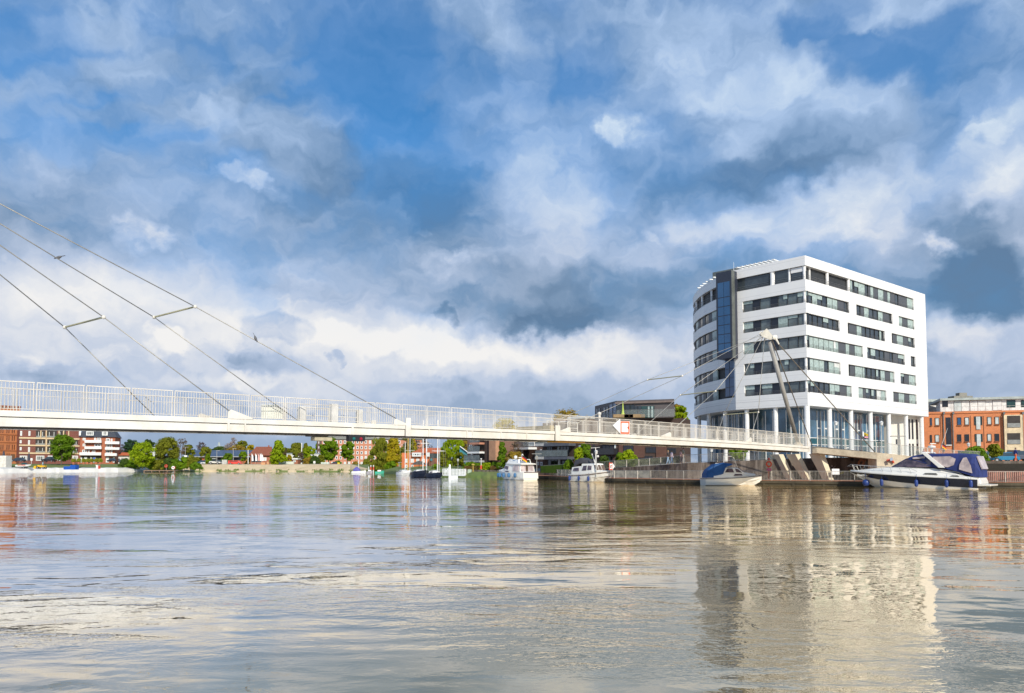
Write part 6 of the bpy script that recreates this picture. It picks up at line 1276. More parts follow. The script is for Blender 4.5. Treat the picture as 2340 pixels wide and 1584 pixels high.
for u in (.6, ): quad_uv(cv, [(u, Wb(.1)+.0, .42), (u+1.3, Wb(.3)+.02, .45), (u+1.3, Wb(.3)+.02, .50), (u, Wb(.1), .47)], .03).build('stripe', blk, ob)
# white cruiser, bow towards the camera right, px 1298-1392
p0 = at(1314, 1100, 103.5); cv, ob, S_, Wb = cruiser('trawler_cruiser', (p0.x, p0.y-.2), (.55, -.72), 9.0, 3.1, 'white steel trawler cruiser with a grey folded flybridge hood', 'motor boat', (1.15, 1.85), gel, (.80, .9, .83))
loft(cv, [(9*k, [(Wb(k)+.02, S_(k)-.28), (Wb(k)+.03, S_(k)-.18)]) for k in (0, .15, .3, .45, .6, .72, .82, .9, .96, 1)]).build('rubbing_strake', mat('brown_strake', (.13, .07, .05), .5), ob, clean='n')
superst(cv, ob, [(.6, 1.25, 1.1, 1.1, 2.3), (3.0, 1.35, 1.15, 1.15, 2.5), (3.1, 1.35, 1.15, 1.15, 2.85), (5.6, 1.25, 1.0, 1.25, 2.85), (6.2, 1.15, .95, 1.3, 1.75), (7.8, .7, .5, 1.5, 1.75)], gel)
for sd_ in (1, -1):
    quad_uv(cv, [(3.3, sd_*1.32, 1.75), (4.3, sd_*1.27, 1.78), (4.3, sd_*1.14, 2.55), (3.5, sd_*1.16, 2.5)], .05).build('side_window', tint, ob); quad_uv(cv, [(4.6, sd_*1.26, 1.85), (5.4, sd_*1.2, 1.88), (5.35, sd_*1.08, 2.5), (4.6, sd_*1.14, 2.55)], .05).build('side_window', tint, ob); quad_uv(cv, [(1.0, sd_*1.24, 1.7), (2.6, sd_*1.32, 1.7), (2.4, sd_*1.18, 2.2), (1.2, sd_*1.14, 2.15)], .05).build('side_window', tint, ob)
for k_ in range(3): 
    g = MB(); v0 = -.95+k_*.66; A = [cv.P(6.17, v0, 1.85), cv.P(6.17, v0+.55, 1.85), cv.P(5.72, v0+.52, 2.62), cv.P(5.72, v0+.03, 2.62)]; g.hexa(A, [p+cv.a*.05+Vector((0, 0, .02)) for p in A]); g.build('windscreen', mat('brown_tint', (.16, .11, .08), .15), ob, clean='n')
superst(cv, ob, [(.9, 1.1, .9, 2.3, 2.5), (1.1, 1.1, .85, 2.3, 3.45), (2.4, 1.1, .85, 2.85, 3.75), (3.7, 1.0, .7, 2.9, 3.4), (4.1, .9, .6, 2.9, 3.0)], mat('grey_hood', (.06, .055, .06), .5), 'flybridge_hood')
g = MB(); [quad_uv(cv, [(1.6+j, 1.08, 2.95), (2.3+j, 1.06, 2.95), (2.2+j, .9, 3.4), (1.7+j, .95, 3.35)], .04).build('hood_window', vinyl, ob) for j in (0, .9)]
g.tube(cv.P(5, 0, 2.9), cv.P(5, 0, 5.4), .08, .05); g.tube(cv.P(4.5, -.5, 5.3), cv.P(5.4, .5, 5.4), .03, n=5); g.ball(cv.P(5, .45, 4.0), .16, 8, 6); g.tube(cv.P(5.6, -.6, 2.9), cv.P(5.2, -.9, 4.4), .06, n=6); g.build('mast', gel, ob)
for u in (.6, 3.0, 5.2): fender(cv, ob, u, -(Wb(u/9)+.16), .1, .9, .16, fblue); 
for u in (3.4, ): fender(cv, ob, u, (Wb(u/9)+.16), .5, 1.2, .16, fblue)
# flybridge motor yacht px 1148-1237, stern towards the camera right
p0 = at(1233, 1100, 111.5); fv = Fr((p0.x-.9, p0.y+1.0), (-.62, .80)); cv, ob, S_, Wb = cruiser('flybridge_yacht', (p0.x-1.3, p0.y+.6), (-.60, .78), 9.6, 3.7, 'white flybridge motor yacht with a row of blue fenders', 'motor boat', (1.35, 1.9), gel, (.80, .85, .77))
superst(cv, ob, [(-.1, 1.65, 1.6, .25, 1.5), (.9, 1.7, 1.65, .3, 1.6), (1.0, 1.6, 1.45, 1.3, 2.9), (5.6, 1.5, 1.2, 1.4, 3.3), (7.0, 1.2, .8, 1.6, 2.2), (8.8, .6, .3, 1.7, 1.95)], gel)
superst(cv, ob, [(.5, 1.65, 1.55, 2.92, 3.15), (3.0, 1.6, 1.4, 2.95, 3.4), (5.2, 1.4, 1.0, 3.0, 3.95), (5.9, 1.2, .7, 3.1, 3.5)], gel, 'flybridge')
for sd_ in (1, -1):
    quad_uv(cv, [(1.2, sd_*1.60, 1.6), (3.2, sd_*1.57, 1.65), (3.2, sd_*1.40, 2.8), (1.5, sd_*1.45, 2.8)], .06).build('side_window', vinyl, ob); quad_uv(cv, [(4.6, sd_*1.55, 2.0), (6.2, sd_*1.33, 2.25), (5.6, sd_*1.28, 2.7), (4.7, sd_*1.35, 2.6)], .06).build('side_window', tint, ob); quad_uv(cv, [(4.2, sd_*1.72, 1.45), (5.6, sd_*1.60, 1.6), (5.4, sd_*1.5, 1.75), (4.4, sd_*1.62, 1.7)], .06).build('side_window', tint, ob)
g = MB(); A = [cv.P(.96, -1.45, 1.65), cv.P(.96, 1.45, 1.65), cv.P(1.02, 1.35, 2.8), cv.P(1.02, -1.35, 2.8)]; g.hexa(A, [p-cv.a*.05 for p in A]); g.build('aft_window', vinyl, ob, clean='n'); g = MB(); A = [cv.P(.90, -.1, 1.65), cv.P(.90, .35, 1.65), cv.P(.94, .35, 2.75), cv.P(.94, -.1, 2.75)]; g.hexa(A, [p-cv.a*.04 for p in A]); g.build('aft_door', mat('door_brown', (.10, .06, .04), .5), ob, clean='n')
g = MB(); A = [cv.P(-.14, -1.5, 1.42), cv.P(-.14, 1.5, 1.42), cv.P(-.14, 1.5, 1.52), cv.P(-.14, -1.5, 1.52)]; g.hexa(A, [p-cv.a*.06 for p in A]); g.build('aft_trim', mat('mauve_trim', (.13, .07, .10), .5), ob, clean='n')
g = MB(); c = cv.P(2.6, 0, 3.3); g.tube(c, c+Vector((0, 0, .7)), .06); g.box(c+Vector((0, 0, .75)), (.9, .5, .12)); g.ball(c+Vector((-.9, 0, .8)), .27, 10, 7); g.ball(c+Vector((.1, 0, 1.05)), .15, 8, 6, (1, 1, 1.8)); g.path([cv.P(1.6, -1.3, 3.1), cv.P(1.8, -1.2, 3.9), cv.P(1.8, 1.2, 3.9), cv.P(1.6, 1.3, 3.1)], .06, 6); g.build('radar_mast', gel, ob)
g = MB(); g.path([cv.P(5.6, 1.0, 4.2), cv.P(3.6, 1.4, 4.0), cv.P(3.0, 1.4, 3.5)], .02, 5); g.path([cv.P(5.6, -1.0, 4.2), cv.P(3.6, -1.4, 4.0)], .02, 5); g.path([cv.P(9.8, 0, 2.6), cv.P(8.5, .8, 2.5), cv.P(6, 1.6, 2.3)], .02, 5); g.build('bow_rail', chrome, ob)
for u in (1.9, 3.7, 5.4, 7.0, 8.2): fender(cv, ob, u, Wb(u/9.6)+.20, .45, 1.3, .22, fend2)
fo = empty('boat_flag', cv.P(1.2, 0, 4.0), 'black red gold flag on the flybridge yacht', 'flag')
g = MB(); c = cv.P(1.3, .5, 3.2); g.tube(c, c+Vector((-.3, 0, 1.3)), .02, n=5); g.build('pole', chrome, fo)
for i, nm in enumerate(('flag_black', 'flag_red', 'flag_gold')):
    g = MB(); c2 = c+Vector((-.28, 0, 1.25-.22*i)); A = [c2, c2+Vector((.75, 0, -.55)), c2+Vector((.75, 0, -.8)), c2+Vector((0, 0, -.24))]; g.hexa(A, [p+Vector((0, .02, 0)) for p in A]); g.build('cloth_stripe', MATS[nm], fo, clean='n')
# ---- sailing boats
def sailboat(px0, px1, Y, head, label, hm, masts, B=2.6, sh=(1.0, 1.5), cab=None, k=(1, 1, .66)):
    p = at(px0, 1100, Y); L = abs(px1-px0)*Y/F/max(.35, abs(head[0])/math.hypot(*head)); cv, o, S_, Wb = cruiser('sailing_boat', p, head, L, B, label, 'sailing boat', sh, hm, k)
    superst(cv, o, [(L*.12, B*.33, B*.25, sh[0]*.9, sh[0]+.55), (L*.45, B*.32, B*.25, sh[0]*.9, sh[0]+.75), (L*.7, B*.2, B*.15, sh[0], sh[0]+.35)], cab or gel)
    for sd_ in (1, -1): quad_uv(cv, [(L*.2, sd_*B*.33, sh[0]+.15), (L*.42, sd_*B*.33, sh[0]+.2), (L*.42, sd_*B*.28, sh[0]+.5), (L*.2, sd_*B*.28, sh[0]+.4)], .05).build('cabin_window', tint, o)
    for (mp, ytop, sprd, mm, r) in masts:
        b = at(mp, 1080, cv.P(L*.5, 0, 0).y); zt_ = at(mp, ytop, b.y).z; zs_ = at(mp, sprd, b.y).z; g = MB(); g.tube(Vector((b.x, b.y, 1)), Vector((b.x, b.y, zt_)), r, r*.7, 8); g.tube(Vector((b.x-1.0, b.y, zs_)), Vector((b.x+1.0, b.y, zs_)), .035, n=5); m_ = g.build('mast', mm, o)
        g = MB(); [g.tube(Vector((b.x+s_, b.y, zs_)), Vector((b.x, b.y, zt_)), .012, n=4) for s_ in (-1, 1)]; [g.tube(Vector((b.x+s_, b.y, zs_)), Vector((b.x+s_*1.1, b.y, 1.2)), .012, n=4) for s_ in (-1, 1)]; g.build('rigging', steel, m_)
    g = MB(); [g.tube(cv.P(L*k, sd_*Wb(k)*.95, S_(k)), cv.P(L*k, sd_*Wb(k)*.95, S_(k)+.6), .02, n=4) for k in (.05, .25, .45, .65, .85) for sd_ in (1, -1)]; [g.path([cv.P(L*k, sd_*Wb(k)*.95, S_(k)+.6) for k in (.05, .25, .45, .65, .85, .97)], .015, 4) for sd_ in (1, -1)]; g.build('guard_rail', chrome, o)
    return cv, o
mw = mat('mast_white', (.75, .74, .72), .4); my = mat('mast_varnish', (.62, .40, .14), .4)
cv, o = sailboat(917, 942, 164, (.55, -.8), 'white hulled sailing boat with dark rail and varnished mast', gel, [(925.5, 1010, 1017, mw, .09), (932, 960, 1017, my, .12), (936.5, 962, 1030, mw, .08)], 3.0, (1.1, 1.7))
loft(cv, [(u_, [(w_+.02, z_-.2), (w_+.03, z_)]) for u_, w_, z_ in ((0, 1.32, 1.1), (1.5, 1.48, 1.15), (2.8, 1.2, 1.4), (3.6, .55, 1.6), (3.9, .1, 1.7))]).build('dark_rail', blk, o, clean='n')
cv, o = sailboat(952, 976, 139, (.55, -.75), 'dark blue sailing boat with a tall white mast, left of its twin', navy, [(966.5, 960, 1013, mw, .11), (974.5, 956, 1013.5, mw, .12)], 3.2, (1.35, 2.0))
cv, o = sailboat(983, 1012, 134, (.80, -.45), 'low dark blue sailing boat with cream wheelhouse, right of its twin', navy, [(1000, 960, 1030.5, mw, .11), (1004.5, 970, 1031, mw, .04)], 2.8, (1.2, 1.45))
g = MB(); c = at(944.5, 1083.5, 160); g.ball(c, .45, 10, 7, (1, 1, 1.1)); tagp(g.build('mooring_buoy', mat('buoy_blue', (.01, .09, .5), .4), smooth=True), 'round blue buoy at the bow of the white hulled sailing boat', 'buoy')
# furled red sail bundles
for mp, Yc in ((966.5, 139), (974.5, 139)): pass
# small boats far
def smallboat(px0, px1, py, m, label, cover=None, Y=None):
    p = gp(px0, py); L = (px1-px0)*p.y/F; cv, o, S_, Wb = cruiser('small_boat', (p.x, p.y), (1, 0.02), L, min(2.2, L*.33), label, 'small boat', (.45, .75), m)
    if cover: superst(cv, o, [(L*.12, .7, .6, .5, 1.0), (L*.3, .75, .55, .5, 1.75), (L*.45, .7, .5, .55, 1.6), (L*.6, .6, .4, .6, .9)], cover, 'canvas_cover')
    else: superst(cv, o, [(L*.3, .6, .5, .45, .85), (L*.65, .5, .4, .5, .9)], gel, 'cuddy')
    return cv, o
smallboat(804, 836, 1081, gel, 'small white boat with a blue and white striped canvas hood', mat('violet_canvas', (.10, .09, .35), .7))
smallboat(857, 878, 1081.5, mat('mint_hull', (.05, .42, .28), .4), 'mint green open boat below the weeping willow')
smallboat(838, 851, 1081, mat('grey_dinghy', (.35, .33, .36), .5), 'small grey dinghy tied between two red posts')
smallboat(901, 915, 1078.5, gel, 'white upturned dinghy beneath the golden tree')
for x, lab in ((847.3, 'left red and white mooring post by the dinghy'), (853.3, 'right red and white mooring post by the dinghy')):
    p = gp(x, 1081); g = MB(); g.use(mw).tube(Vector((p.x, p.y, 0)), Vector((p.x, p.y, 2.0)), .12); g.use(redm).tube(Vector((p.x, p.y, .9)), Vector((p.x, p.y, 1.7)), .2); g.use(mw).ball((p.x, p.y, 2.05), .2, 8, 6); tagp(g.build('mooring_post', None), lab, 'post', 'red and white mooring posts')
for x, h in ((842.5, 1066), (819.5, 1050), (891.5, 1064)): p = gp(x, 1081); tagp(MB().tube(Vector((p.x, p.y, -.3)), Vector((p.x, p.y, at(x, h, p.y).z)), .13, .10, 8).build('mooring_pole', mw), {842.5: 'short pale pole right of the striped hood boat', 819.5: 'tall thin white pole on the striped hood boat side', 891.5: 'pale wooden pole in the water under the golden tree'}[x], 'pole')
# wooden pontoon under the willow and left jetty
def pontoon(px0, px1, py, z, dep, m, label, name='jetty'):
    a, b = gp(px0, py), gp(px1, py); g = MB(); g.prism([(a.x, a.y), (b.x, b.y), (b.x, b.y+dep), (a.x, a.y+dep)], z-.2, z); n = int((b-a).length/3)+1
    for i in range(n+1): p = a.lerp(b, i/n); g.tube((p.x+.1, p.y+.2, -.6), (p.x+.1, p.y+.2, z-.2), .14, n=6)
    return tagp(g.build(name, m), label, 'jetty')
pontoon(868, 912, 1081.5, .75, 2, timber, 'low dark pontoon behind the mint green boat')
pontoon(328, 398, 1078.5, .55, 3, mat('weathered_deck', (.30, .19, .12), .85, fine=.3), 'weathered brown jetty below the lime tree on the left bank')
g = MB(); a, b = gp(326, 1078, 0), gp(400, 1078, 0); g.prism([(a.x, a.y+6), (b.x, b.y+6), (b.x, b.y+6.3), (a.x, a.y+6.3)], .3, at(360, 1067.5, a.y+6).z); tagp(g.build('jetty_wall', mat('mossy_wall', (.30, .31, .24), .9, fine=.3)), 'mossy grey wall behind the weathered brown jetty', 'wall')
# white landing stage
o = empty('landing_stage', gp(1040, 1092), 'white railed landing stage with a tall white post and brace', 'landing stage')
a, b = at(1012, 1090, 133), at(1062, 1090, 130); g = MB(); g.prism([(a.x, a.y), (b.x, b.y), (b.x, b.y+3), (a.x, a.y+3)], .35, .55); g.build('deck', framew, o)
g = MB()
for z_ in (.75, .98, 1.21, 1.44): g.tube((a.x, a.y, z_+.1), (b.x, b.y, z_-.1), .05, n=6); g.tube((a.x, a.y+3, z_+.1), (b.x, b.y+3, z_-.1), .05, n=6)
for i in range(9): p = a.lerp(b, i/8); g.box((p.x, p.y, 1.0), (.1, .1, 1.1)); g.box((p.x, p.y+3, 1.0), (.1, .1, 1.1))
g.build('railing', framew, o); g = MB(); c = at(1028, 1084, 129.5); g.box((c.x, c.y, 1.25), (.28, .28, 2.1)); g.tube((c.x-.7, c.y, 1.1), (c.x, c.y, 2.0), .07, n=6); g.build('post', framew, o, bevel=.02)
g = MB(); c = at(1036, 1090, 128.5); g.box((c.x, c.y, .16), (1.5, 1.2, .4)); g.build('float', framew, o, bevel=.04)
# ================================================================ fences and quay furniture
def lin(pxs, Y): return [at(px, 1090, y) for px, y in zip(pxs, Y)]
def qpt(px, back=.25): s = quay.s_px(px, 1100); return quay.P(s, -back, 0)
pan = mat('pale_fence_panel', (.55, .52, .44), .25, alpha=.55, var=.2, vs=1.5)
pp1 = [qpt(x) for x in (1254, 1330, 1400, 1482)]; glass_fence('quay_fence', pp1, [ZQ]*4, .98, 'pale panelled quay fence left part beside the white trawler cruiser', 'fence', 1.5, pan)
pp2 = [qpt(x) for x in (1484, 1600, 1720, 1850, 1950)]; glass_fence('quay_railing', pp2, [ZQ]*5, 1.0, 'thin steel quay railing between the blue canopy boat and the abutment legs', 'railing', 1.9)
pp3 = [qpt(x) for x in (1952, 2100, 2240, 2420)]; glass_fence('quay_railing', pp3, [ZQ]*4, 1.0, 'steel quay railing behind the motor yacht', 'railing', 2.1)
rz_ = lambda px: topz(px); wp = lambda px: at(px, 1064, wallY(px)+.15)
pr = [1240, 1300, 1350, 1405, 1460, 1510, 1556]; glass_fence('ramp_fence', [wp(x) for x in pr], [rz_(x) for x in pr], .95, 'panelled fence climbing the ramp in front of the brown apartments', 'fence', 1.7, mat('olive_fence_panel', (.30, .32, .20), .25, alpha=.6, var=.3, vs=1))
pr = [1562, 1640, 1700, 1770]; glass_fence('upper_railing', [wp(x) for x in pr], [rz_(x) for x in pr], .98, 'dark barred railing on top of the stained retaining wall', 'railing', 1.8)
a = [e0+Vector((.2, .25, 0)), e1_+Vector((0, .25, 0))]; glass_fence('slab_railing', a, [t0, t1], 1.12, 'glass panelled railing on the bridge abutment slab', 'railing', 2.1, glm)
rp = [at(x, 1040, 80.1-.35*i) for i, x in enumerate(rpx)]; glass_fence('ramp_railing', rp, rzs, 1.05, 'glass panelled railing on the sunlit ramp wall', 'railing', 2.3, glm)
# dark timber steps and pink boarded parapet at the right edge
st_ = empty('timber_steps', at(2290, 1075, 80), 'dark timber terrace steps at the right edge of the harbour', 'steps')
for i in range(4):
    g = MB(); a, b = at(2236, 1070, 76.5+i*1.0), at(2460, 1070, 71.5+i*1.0); g.prism([(a.x, a.y), (b.x, b.y), (b.x, b.y+1.0), (a.x, a.y+1.0)], ZQ, 1.35+i*.32); g.build('step', mat('dark_step_timber', (.055, .045, .032), .85, vs=1, fine=.3), st_)
g = MB(); a, b = at(2240, 1090, 74.9), at(2460, 1090, 70.3); n_ = int((b-a).length/.16)
for i in range(n_): p = a.lerp(b, i/n_); g.box((p.x, p.y, ZQ+.50), (.145, .05, 1.0))
g.prism([(a.x, a.y-.05), (b.x, b.y-.05), (b.x, b.y+.15), (a.x, a.y+.15)], ZQ+1.003, ZQ+1.06); tagp(g.build('boarded_parapet', mat('pink_boards', (.45, .20, .15), .8, var=.15, fine=.2)), 'pinkish red boarded parapet right of the yacht stern', 'parapet')
# signs, life rings, lamps
def post_sign(px, pyb, pyt, Y, w, h, label, zb=None, inner=None, plate=signw, arrow=False):
    b = at(px, pyb, Y); 
    if zb is not None: b.z = zb
    t = at(px, pyt, Y); o = empty('post_sign', b, label, 'sign'); MB().tube(b, t, .04, n=8).build('post', steel, o); g = MB(); g.box(t-Vector((0, .06, h/2)), (w, .04, h)); g.build('plate', plate, o)
    return o, t
o, t = post_sign(1395.5, 1095, 1057.5, 97.2, .42, .92, 'red bordered water sign with white arrow beside the trawler cruiser', ZQ, plate=redm)
g = MB(); g.box(t-Vector((0, .10, .46)), (.24, .03, .66)); g.build('inner_plate', signw, o); g = MB(); g.box(t-Vector((0, .13, .50)), (.10, .02, .36)); g.box(t-Vector((-.05, .13, .36)), (.08, .02, .1)); g.build('symbol', darkm, o)
g = MB(); c = t+Vector((.21, -.06, 0)); A = [c, c-Vector((0, 0, .92)), c+Vector((.28, 0, -.46))]; g.v += A+[p+Vector((0, .03, 0)) for p in A]; g.face((0, 1, 2)); g.face((5, 4, 3)); [g.face((i, (i+1) % 3, 3+(i+1) % 3, 3+i)) for i in range(3)]; g.build('arrow', signw, o, clean='n')
orang = mat('life_ring_orange', (.85, .10, .02), .45)
def ring(c, r, t_, m, nm, par): 
    g = MB(); N = 18; pts = [c+Vector((r*math.cos(2*math.pi*i/N), 0, r*math.sin(2*math.pi*i/N))) for i in range(N+1)]; g.path(pts, t_, 8); return g.build(nm, m, par)
b = at(1757, 1092, 86.5); b.z = ZQ; o = empty('life_ring_station', b, 'orange life ring on a red post before the graffiti wall', 'life ring'); c = at(1757, 1060.5, 86.5); MB().box((b.x, b.y+.05, (b.z+c.z)/2-.2), (.14, .1, c.z-b.z-.4)).build('post', redm, o); ring(c, .27, .085, orang, 'ring', o); MB().ball(c+Vector((0, 0, .58)), .13, 10, 7).build('topper', redm, o); g = MB(); g.box(c-Vector((0, .02, .62)), (.5, .06, .28)); g.build('box', mat('pink_box', (.6, .12, .25), .5), o)
for (x, yb, yt, Y, lab) in ((1099.5, 1083, 1068, 138.5, 'red life ring box on a white post before the garden wall'), (1213, 1072, 1060, 300, None)):
    if lab: b = at(x, yb, Y); c = at(x, yt, Y); o = empty('life_ring_station', b, lab, 'life ring'); MB().tube(b-Vector((0, 0, .3)), at(x, 1050, Y), .06).build('post', framew, o); MB().box(c, (.34, .3, .72)).build('box', redm, o, bevel=.06); MB().ball(at(x, 1049, Y), .14, 8, 6).build('lamp_globe', framew, o)
for x, y, Y, lab in ((379.5, 1065, 268, 'small red life ring above the mossy jetty wall'), (395.5, 1069, 266, 'white and red life ring at the right end of the mossy jetty wall'), (909.5, 1068, 222, 'orange life ring below the golden tree')):
    c = at(x, y, Y); o = empty('life_ring_station', c-Vector((0, 0, 1)), lab, 'life ring'); ring(c, .42, .16, redm if 'white' not in lab else signw, 'ring', o); MB().tube(c-Vector((0, -.2, 1.6)), c+Vector((0, .2, .1)), .07).build('post', steel, o)
    if 'white' in lab: ring(c+Vector((.25, .1, 0)), .40, .13, redm, 'ring', o)
# life ring and red anchor on the slab wall
c = at(2033, 1060, 79.4); o = empty('wall_life_ring', c, 'red life ring segment beside the red stay anchor on the ramp wall', 'life ring'); g = MB(); g.path([c+Vector((.42*math.cos(a_), 0, .42*math.sin(a_))) for a_ in np.linspace(.2, 2.3, 9)], .10, 8); g.build('ring', redm, o)
def lamp(px, pyb, pyt, Y, label, globe=True, zb=None, r=.05, arm=False):
    b = at(px, pyb, Y); b.z = zb if zb is not None else b.z; t = at(px, pyt, Y); o = empty('street_lamp', b, label, 'street lamp', 'street lamps round the harbour'); MB().tube(b, t, r, r*.7, 8).build('post', mat('lamp_post_grey', (.45, .45, .43), .5), o)
    if arm: g = MB(); g.box(t+Vector((0, 0, .05)), (1.5, .35, .08)); g.box(t-Vector((0, 0, .55)), (.35, .35, .55)); g.build('lamp_head', mat('lamp_head_grey', (.30, .29, .27), .5), o)
    elif globe: g = MB(); g.lathe(t-Vector((0, 0, .45)), [(.06, 0), (.16, .1), (.2, .4), (.26, .42), (.05, .6)], 10); g.build('lantern', mat('lantern_white', (.7, .7, .68), .3), o)
    else: g = MB(); g.box(t+Vector((.5, 0, 0)), (1.4, .25, .12)); g.build('lamp_head', mat('lamp_post_grey', (.45, .45, .43), .5), o)
    return o
lamp(1625.5, 1062, 1026, 93.5, 'white globe lamp post on the upper path left of the blue canopy boat', zb=2.6); lamp(1226.5, 1075, 1038, 118, 'slim lamp post with flat top at the stern of the flybridge yacht', zb=1.1, arm=True); lamp(1046.5, 1079, 1050, 150, 'white lantern lamp post behind the white landing stage'); lamp(1171, 1074, 1046, 138, 'white lantern lamp post behind the flybridge yacht')
o = lamp(1362.5, 1092, 1031, 98.5, 'pale mast like lamp post behind the trawler cruiser', zb=ZQ, r=.09, arm=False); lamp(2052, 1044, 998, 80.6, 'dark lamp post with flat tilted roof before the tower entrance', zb=2.4, arm=True); lamp(2014, 1030, 965, 92, 'grey lamp post in front of the tower columns', zb=2.9); lamp(1910, 1020, 965, 96, 'dark lamp post with loudspeakers left of the cafe lettering', zb=2.9); lamp(2213, 1052, 1014, 112, 'small lamp before the orange red brick block', zb=2.6)
for (x, yb, yt, Y, lab) in ((423.5, 1060, 1022, 296, 'lamp post with a white board at the car park left end'), (495.5, 1060, 1030, 296, 'plain lamp post by the white tractor'), (533, 1060, 1025, 295, 'tall lamp post with twin heads above the red van'), (912, 1072, 1057, 215, 'small lamp post among the golden trees'), (474, 1058, 1026, 330, 'thin lamp post behind the hall roof')):
    o = lamp(x, yb, yt, Y, lab, globe=False, r=.10)
g = MB(); c = at(424, 1043.5, 295); g.box(c, (1.2, .1, .9)); tagp(g.build('notice_board', signw), 'white notice board above bushes at the left car park end', 'sign')
tagp(MB().box(at(689.5, 1023, 330), (.35, .35, 4.0)).tube(at(689.5, 1060, 330), at(689.5, 1013, 330), .18, .14).build('flag_mast', mw), 'white mast beside the dome shaped tree', 'mast'); tagp(MB().tube(at(567, 1060, 296), at(567, 1028, 296), .18, .14).build('flag_mast', mw), 'white mast left of the white flags', 'mast')
# lattice power pylon far away
o = empty('power_pylon', at(500.5, 1056, 600), 'pale lattice power pylon far behind the hall', 'pylon'); g = MB(); b = at(500.5, 1056, 600); t = at(500.5, 1011, 600); 
for sx_ in (-1, 1):
    for sy_ in (-1, 1): g.tube((b.x+sx_*2.2, b.y+sy_*2.2, 2), (t.x+sx_*.3, t.y+sy_*.3, t.z), .22, .15, 5)
for k_ in range(8): z_a = 2+(t.z-2)*k_/8; w_ = 2.2-1.9*k_/8; w2_ = 2.2-1.9*(k_+1)/8; z_b = 2+(t.z-2)*(k_+1)/8; g.tube((b.x-w_, b.y-w_, z_a), (b.x+w2_, b.y-w2_, z_b), .12, n=4); g.tube((b.x+w_, b.y-w_, z_a), (b.x-w2_, b.y-w2_, z_b), .12, n=4)
g.build('lattice', mat('pylon_pale', (.55, .60, .58), .5), o); g = MB(); [g.tube((b.x-4, b.y, t.z*f_), (b.x+4, b.y, t.z*f_), .15, n=5) for f_ in (.72, .85)]; g.build('cross_arm', MATS['pylon_pale'], o)
# ================================================================ vehicles on the far bank
tyre = mat('tyre', (.02, .02, .02), .8); rimm = mat('wheel_rim', (.6, .6, .6), .3, .6)
def wheels(par, c, L, w, r, n=2):
    for k_ in (-.32, .32):
        for sd_ in (-1, 1): q = Vector((c.x+L*k_, c.y+sd_*w/2, c.z+r)); wl = MB().tube(q-Vector((0, .1, 0)), q+Vector((0, .1, 0)), r, n=12).build('wheel', tyre, par); MB().tube(q-Vector((0, .12, 0)), q+Vector((0, .12, 0)), r*.55, n=10).build('rim', rimm, wl)
def car(px, py, Y, col_, label, L=4.2, name='parked_car', h=1.45, flip=1, zb=None):
    c = at(px, py, Y); c.z = zb if zb is not None else c.z; o = empty(name, c, label, 'car', 'cars parked round the harbour'); m_ = mat('car_'+'_'.join(str(int(v*100)) for v in col_), col_, .3, coat=.6, var=.03)
    prof = [(-.5, .30), (-.5, .62), (-.46, .78), (-.24, .86), (.28, .90), (.48, .82), (.5, .6), (.5, .30)]; g = MB(); W_ = 1.7
    for (a, b) in (((-1, 1)),): pass
    ptsl = [Vector((c.x+flip*p[0]*L, c.y-W_/2, c.z+p[1]*h/1.45)) for p in prof]; n = len(ptsl); g.v += ptsl+[p+Vector((0, W_, 0)) for p in ptsl]; g.face(range(n)); g.face(list(range(n, 2*n))[::-1]); [g.face((i, (i+1) % n, n+(i+1) % n, n+i)) for i in range(n)]; g.build('body', m_, o, clean='n', bevel=.05)
    g = MB(); B_ = [(-.26, .86), (.30, .88), (.20, 1.40), (-.10, 1.42)]; zf = h/1.45; ff = lambda u, z, w: Vector((c.x+flip*u*L, c.y+w*W_/2, c.z+z*zf))
    g.hexa([ff(-.27, .85, -.95), ff(.38, .85, -.95), ff(.38, .85, .95), ff(-.27, .85, .95)], [ff(-.10, 1.38, -.78), ff(.27, 1.40, -.78), ff(.27, 1.40, .78), ff(-.10, 1.38, .78)]); g.build('windows', glass, o, clean='n'); g = MB(); g.hexa([ff(-.11, 1.38, -.80), ff(.28, 1.40, -.80), ff(.28, 1.40, .80), ff(-.11, 1.38, .80)], [ff(-.08, 1.45, -.7), ff(.24, 1.46, -.7), ff(.24, 1.46, .7), ff(-.08, 1.45, .7)]); g.build('roof', m_, o, clean='n'); wheels(o, c, L, W_, .31); return o
car(462, 1060.5, 300, (.05, .09, .16), 'dark blue car at the left end of the far car park'); car(474, 1061.5, 296, (.70, .72, .76), 'silver white estate car on the far car park', 4.8); car(498, 1060.5, 299, (.22, .25, .30), 'grey car right of the white tractor', 3.8)
car(2290, 1056.5, 106, (.02, .20, .36), 'metallic blue car behind the timber steps', 4.0, h=1.35); car(2332, 1054, 108, (.08, .09, .12), 'dark grey car cut by the right edge', 4.2); car(2257, 1053, 116, (.6, .55, .5), 'pale car behind the thin olive tree', 3.6); car(2313, 1055.5, 110, (.10, .03, .03), 'dark red car between blue and grey cars', 3.8)
car(42, 1055.5, 262, (.03, .04, .07), 'dark blue car by the folded parasols', 4.6); car(112, 1056, 263, (.02, .02, .03), 'black van like car left of the dark green tree', 4.4, h=1.8)
car(255, 1056, 292, (.02, .03, .05), 'dark car under the right balconies', 3.0)
def vehicle(name, px, py, Y, label, cat): c = at(px, py, Y); return empty(name, c, label, cat), c
o, c = vehicle('red_van', 538, 1061.8, 290, 'long bright red van parked in front of the hall', 'van'); m_ = mat('van_red', (.75, .06, .04), .35, coat=.4, var=.03); L = 4.9
